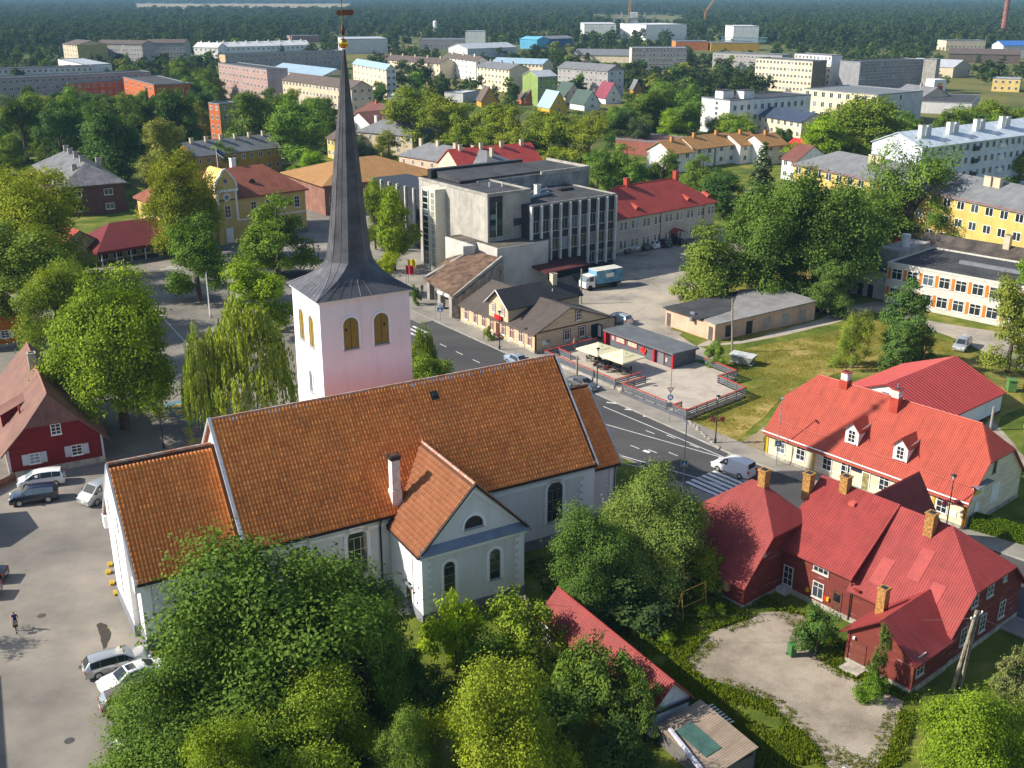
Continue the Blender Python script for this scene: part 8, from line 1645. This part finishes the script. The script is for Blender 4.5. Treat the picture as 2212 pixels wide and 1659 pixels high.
o = thing('garden_fence', 'rust brown board fence beside the off-roader', 'fence', (-50.6, 99.3, 0), R(-112)); RBF = surf('brown_boards', (.12, .05, .03), .9, .2, 3)
for i in range(22): MB().box(i*.24, i*.24+.2, -.02, .02, 0, .95).build('board', RBF, o)
MB().box(0, 5.2, .02, .07, .3, .4).build('rail', RBF, o)
o = Bld('outbuilding', 'low grey-roofed outbuilding at the edge of the square', 'building', -58, 83.5, 12).size(9.5, 6.5, 2.3, 3.4); o.walls(CONC); o.roof(surf('old_sheet', (.24, .235, .23), .8, .15, 1, fine=.3), ov=.35)
o = Bld('wooden_house', 'brown plank house standing just outside the frame on the square', 'house', -63, 44, 0).size(18.3, 21, 5.0, 8.4); o.walls(BARN); o.roof(BROWN, ov=.5); o.chimney(14, 10, 7.6, 9.6, 1.0, 1.0, BRICKY)
cm, rn, hn, tm_, tn = KINDS['mid']; o = thing('tree', 'garden tree just outside the frame shading the square', 'tree', (-51.5, 67.8, 0)); q = link('crown', cm[1], o, (0, 0, 2.6), scale=(.8, .8, .85)); q.color = (*OAK, 1); link('trunk', tm_[0], o, scale=.95)
# rubble wall along the lawn edge
for i in range(22):
    t = i/21; p = P(1490+t*62, 912+t*58); rd2 = random.Random(i); tag(MB().lathe([(.12, 0), (.22, .08), (.2, .2), (.08, .26)], 6).build('boulder', STONE, None, (p.x+rd2.uniform(-.15, .15), p.y+rd2.uniform(-.15, .15), 0), rd2.uniform(0, 6)), 'pale limestone lump in the row edging the lawn by the pavement', 'stone', 'stones edging the lawn').scale = (rd2.uniform(.7, 1.4), rd2.uniform(.7, 1.2), rd2.uniform(.7, 1.1))
o = thing('satellite_dish', 'white satellite dish on a mast behind the brown house', 'aerial', (-152, 352, 0)); MB().tube([(0, 0, 0), (0, 0, 9)], .15, 6).build('mast', GALV, o); q = MB().lathe([(.1, 0), (.8, .15), (1.2, .4)], 14).build('dish', WPAINT, o, (0, 0, 9)); q.rotation_euler = (math.pi/2.3, 0, .4)
# ---------------------------------------------------------------- people
def person(x, y, z, ang, label, joints, edges, rad, skin, cloth):
    """one continuous body grown over a skeleton; cloth(v) gives the material slot of a point"""
    o = thing('person', label, 'person', (x, y, z), R(ang))
    me = bpy.data.meshes.new('body'); names = list(joints); me.from_pydata([joints[n_] for n_ in names], [(names.index(a), names.index(b)) for a, b in edges], [])
    ob = link('body', me, o); sk = ob.modifiers.new('skin', 'SKIN'); sl = me.skin_vertices[0].data
    for i, n_ in enumerate(names): sl[i].radius = (rad[n_], rad[n_]*.85); sl[i].use_root = (n_ == 'pelvis')
    sk.use_smooth_shade = True; sub = ob.modifiers.new('sub', 'SUBSURF'); sub.levels = 1; sub.render_levels = 2
    dg = bpy.context.evaluated_depsgraph_get(); m2 = bpy.data.meshes.new_from_object(ob.evaluated_get(dg)); ob.modifiers.clear(); ob.data = m2; m2.materials.clear()
    for s_ in skin: m2.materials.append(s_)
    for p_ in m2.polygons: p_.material_index = cloth(p_.center); p_.use_smooth = True
    return o
SK = surf('skin', (.48, .27, .18), .6, .06, 8); HAIR = surf('dark_hair', (.03, .02, .015), .7, .1, 8)
def limbs(hand_l, hand_r, knee_l, foot_l, knee_r, foot_r, lean=0, hip=.95):
    j = dict(pelvis=(0, 0, hip), waist=(0, -.3*lean, hip+.18), chest=(0, -.8*lean, hip+.42), neck=(0, -1.0*lean, hip+.57), head=(0, -1.08*lean-.02, hip+.70), crown=(0, -1.1*lean, hip+.80))
    for s, sg, hd, kn, ft in (('l', 1, hand_l, knee_l, foot_l), ('r', -1, hand_r, knee_r, foot_r)):
        sh = (sg*.19, -.85*lean, hip+.46); el = tuple((a+b)/2 for a, b in zip(sh, hd)); el = (el[0]+sg*.05, el[1]+.03, el[2]-.03)
        j.update({'sh'+s: sh, 'el'+s: el, 'wr'+s: hd, 'fi'+s: (hd[0], hd[1]-.08, hd[2]-.06), 'hp'+s: (sg*.1, 0, hip-.06), 'kn'+s: kn, 'an'+s: ft, 'to'+s: (ft[0], ft[1]-.16, ft[2]-.04)})
    e = [('pelvis', 'waist'), ('waist', 'chest'), ('chest', 'neck'), ('neck', 'head'), ('head', 'crown')]
    for s in 'lr': e += [('chest', 'sh'+s), ('sh'+s, 'el'+s), ('el'+s, 'wr'+s), ('wr'+s, 'fi'+s), ('pelvis', 'hp'+s), ('hp'+s, 'kn'+s), ('kn'+s, 'an'+s), ('an'+s, 'to'+s)]
    r = {k_: .05 for k_ in j}; r.update(pelvis=.14, waist=.125, chest=.15, neck=.055, head=.095, crown=.075)
    for s in 'lr': r.update({'sh'+s: .065, 'el'+s: .042, 'wr'+s: .032, 'fi'+s: .03, 'hp'+s: .095, 'kn'+s: .062, 'an'+s: .045, 'to'+s: .04})
    return j, e, r
# cyclist riding towards the camera (local -y is forwards)
j, e, r = limbs((.24, -.5, 1.05), (-.24, -.5, 1.05), (.12, -.36, .72), (.1, -.12, .3), (-.12, -.3, .62), (-.1, -.02, .16), .22, .95)
BLUEC = surf('blue_top', (.02, .04, .22), .8, .08, 3); DKC = surf('dark_shorts', (.03, .03, .05), .8, .1, 3); SHOE = surf('shoe', (.25, .22, .2), .7, .1, 4)
person(-38.8, 72.2, 0, 24, 'cyclist in blue sleeveless top riding across the square', j, e, r, [SK, BLUEC, DKC, HAIR, SHOE], lambda v: 3 if v.z > 1.70 or (v.z > 1.6 and v.y > -.19) else 4 if v.z < .22 else 2 if v.z < 1.0 and v.z > .62 and abs(v.x) < .2 and v.y > -.42 else 1 if 1.0 <= v.z < 1.5 and abs(v.x) < .2 and v.y > -.36 else 0)
b = thing('bicycle', 'dark city bicycle with front basket under the cyclist', 'bicycle', (-38.8, 72.2, 0), R(24))
for y in (-.55, .5):
    w_ = link('wheel', None, b, (0, y, .34)); mb = MB(); n = 20
    for k_ in range(n): a0, a1 = 2*math.pi*k_/n, 2*math.pi*(k_+1)/n; mb.tube([(0, .33*math.cos(a0), .33*math.sin(a0)), (0, .33*math.cos(a1), .33*math.sin(a1))], .022, 5, caps=False)
    mb.build('tyre', RUBBER, w_); mb = MB(); [mb.tube([(0, 0, 0), (0, .31*math.cos(a), .31*math.sin(a))], .005, 3, caps=False) for a in [2*math.pi*k_/10 for k_ in range(10)]]; mb.build('spoke', GALV, w_)
mb = MB(); [mb.tube(p_, .02, 6) for p_ in (((0, .5, .34), (0, .1, .3)), ((0, .1, .3), (0, .16, .85)), ((0, .1, .3), (0, -.42, .85)), ((0, -.42, .95), (0, -.55, .34)), ((0, .5, .34), (0, .15, .8)), ((0, .15, .6), (0, -.42, .8)))]; mb.build('frame', DARK, b)
MB().tube([(-.27, -.46, 1.02), (-.1, -.46, 1.04), (.1, -.46, 1.04), (.27, -.46, 1.02)], .018, 6).tube([(0, -.46, 1.03), (0, -.42, .9)], .018, 6).build('handlebar', GALV, b); MB().prism([(-.09, .28), (.09, .28), (.03, .02), (-.03, .02)], .84, .89).build('saddle', DARK, b); MB().prism([(-.17, -.78), (.17, -.78), (.17, -.52), (-.17, -.52)], .68, .92).build('basket', surf('wicker', (.10, .065, .04), .9, .3, 9), b)
for s in (-1, 1): MB().box(s*.1-.05, s*.1+.05, .05, .14, .2 if s > 0 else .1, .22 if s > 0 else .12).build('pedal', DARK, b)
j, e, r = limbs((.25, -.05, .8), (-.25, .02, .8), (.1, -.08, .5), (.1, .06, .09), (-.1, -.02, .5), (-.1, -.12, .09), .02)
CLA = lambda top, leg: (lambda v: 3 if v.z > 1.70 or (v.z > 1.6 and v.y > -.02) else 4 if v.z < .12 else leg if v.z < .95 and abs(v.x) < .2 else top if v.z < 1.5 else 0)
q = Pd_ = P(912, 637); person(q.x, q.y, .1, 20, 'person in dark coat walking before the culture house porch', j, e, r, [SK, surf('dark_coat', (.05, .045, .06), .9, .1, 4), DKC, HAIR, SHOE], CLA(1, 2))
person(8.6, 140.9, .45, 60, 'person in navy shorts standing at the deck entrance', j, e, r, [SK, surf('salmon_top', (.5, .28, .22), .9, .1, 4), surf('navy_shorts', (.03, .04, .10), .9, .1, 4), HAIR, SHOE], lambda v: 3 if v.z > 1.70 or (v.z > 1.6 and v.y > -.02) else 4 if v.z < .12 else 2 if .55 < v.z < .97 and abs(v.x) < .2 else 1 if .97 <= v.z < 1.5 and abs(v.x) < .24 else 0)
# ---------------------------------------------------------------- haze: one even body of air over everything
m, t = newmat('haze_air'); v = N(t, 'ShaderNodeVolumePrincipled'); v.inputs['Color'].default_value = (.36, .66, 1, 1); v.inputs['Density'].default_value = .000095; v.inputs['Anisotropy'].default_value = .0
o = N(t, 'ShaderNodeOutputMaterial'); L(t, v.outputs[0], o.inputs['Volume'])
tag(MB().box(-S-50, S+50, -450, S+50, -2, 120).build('haze', m), 'thin summer haze over the town and woods', kind='stuff')
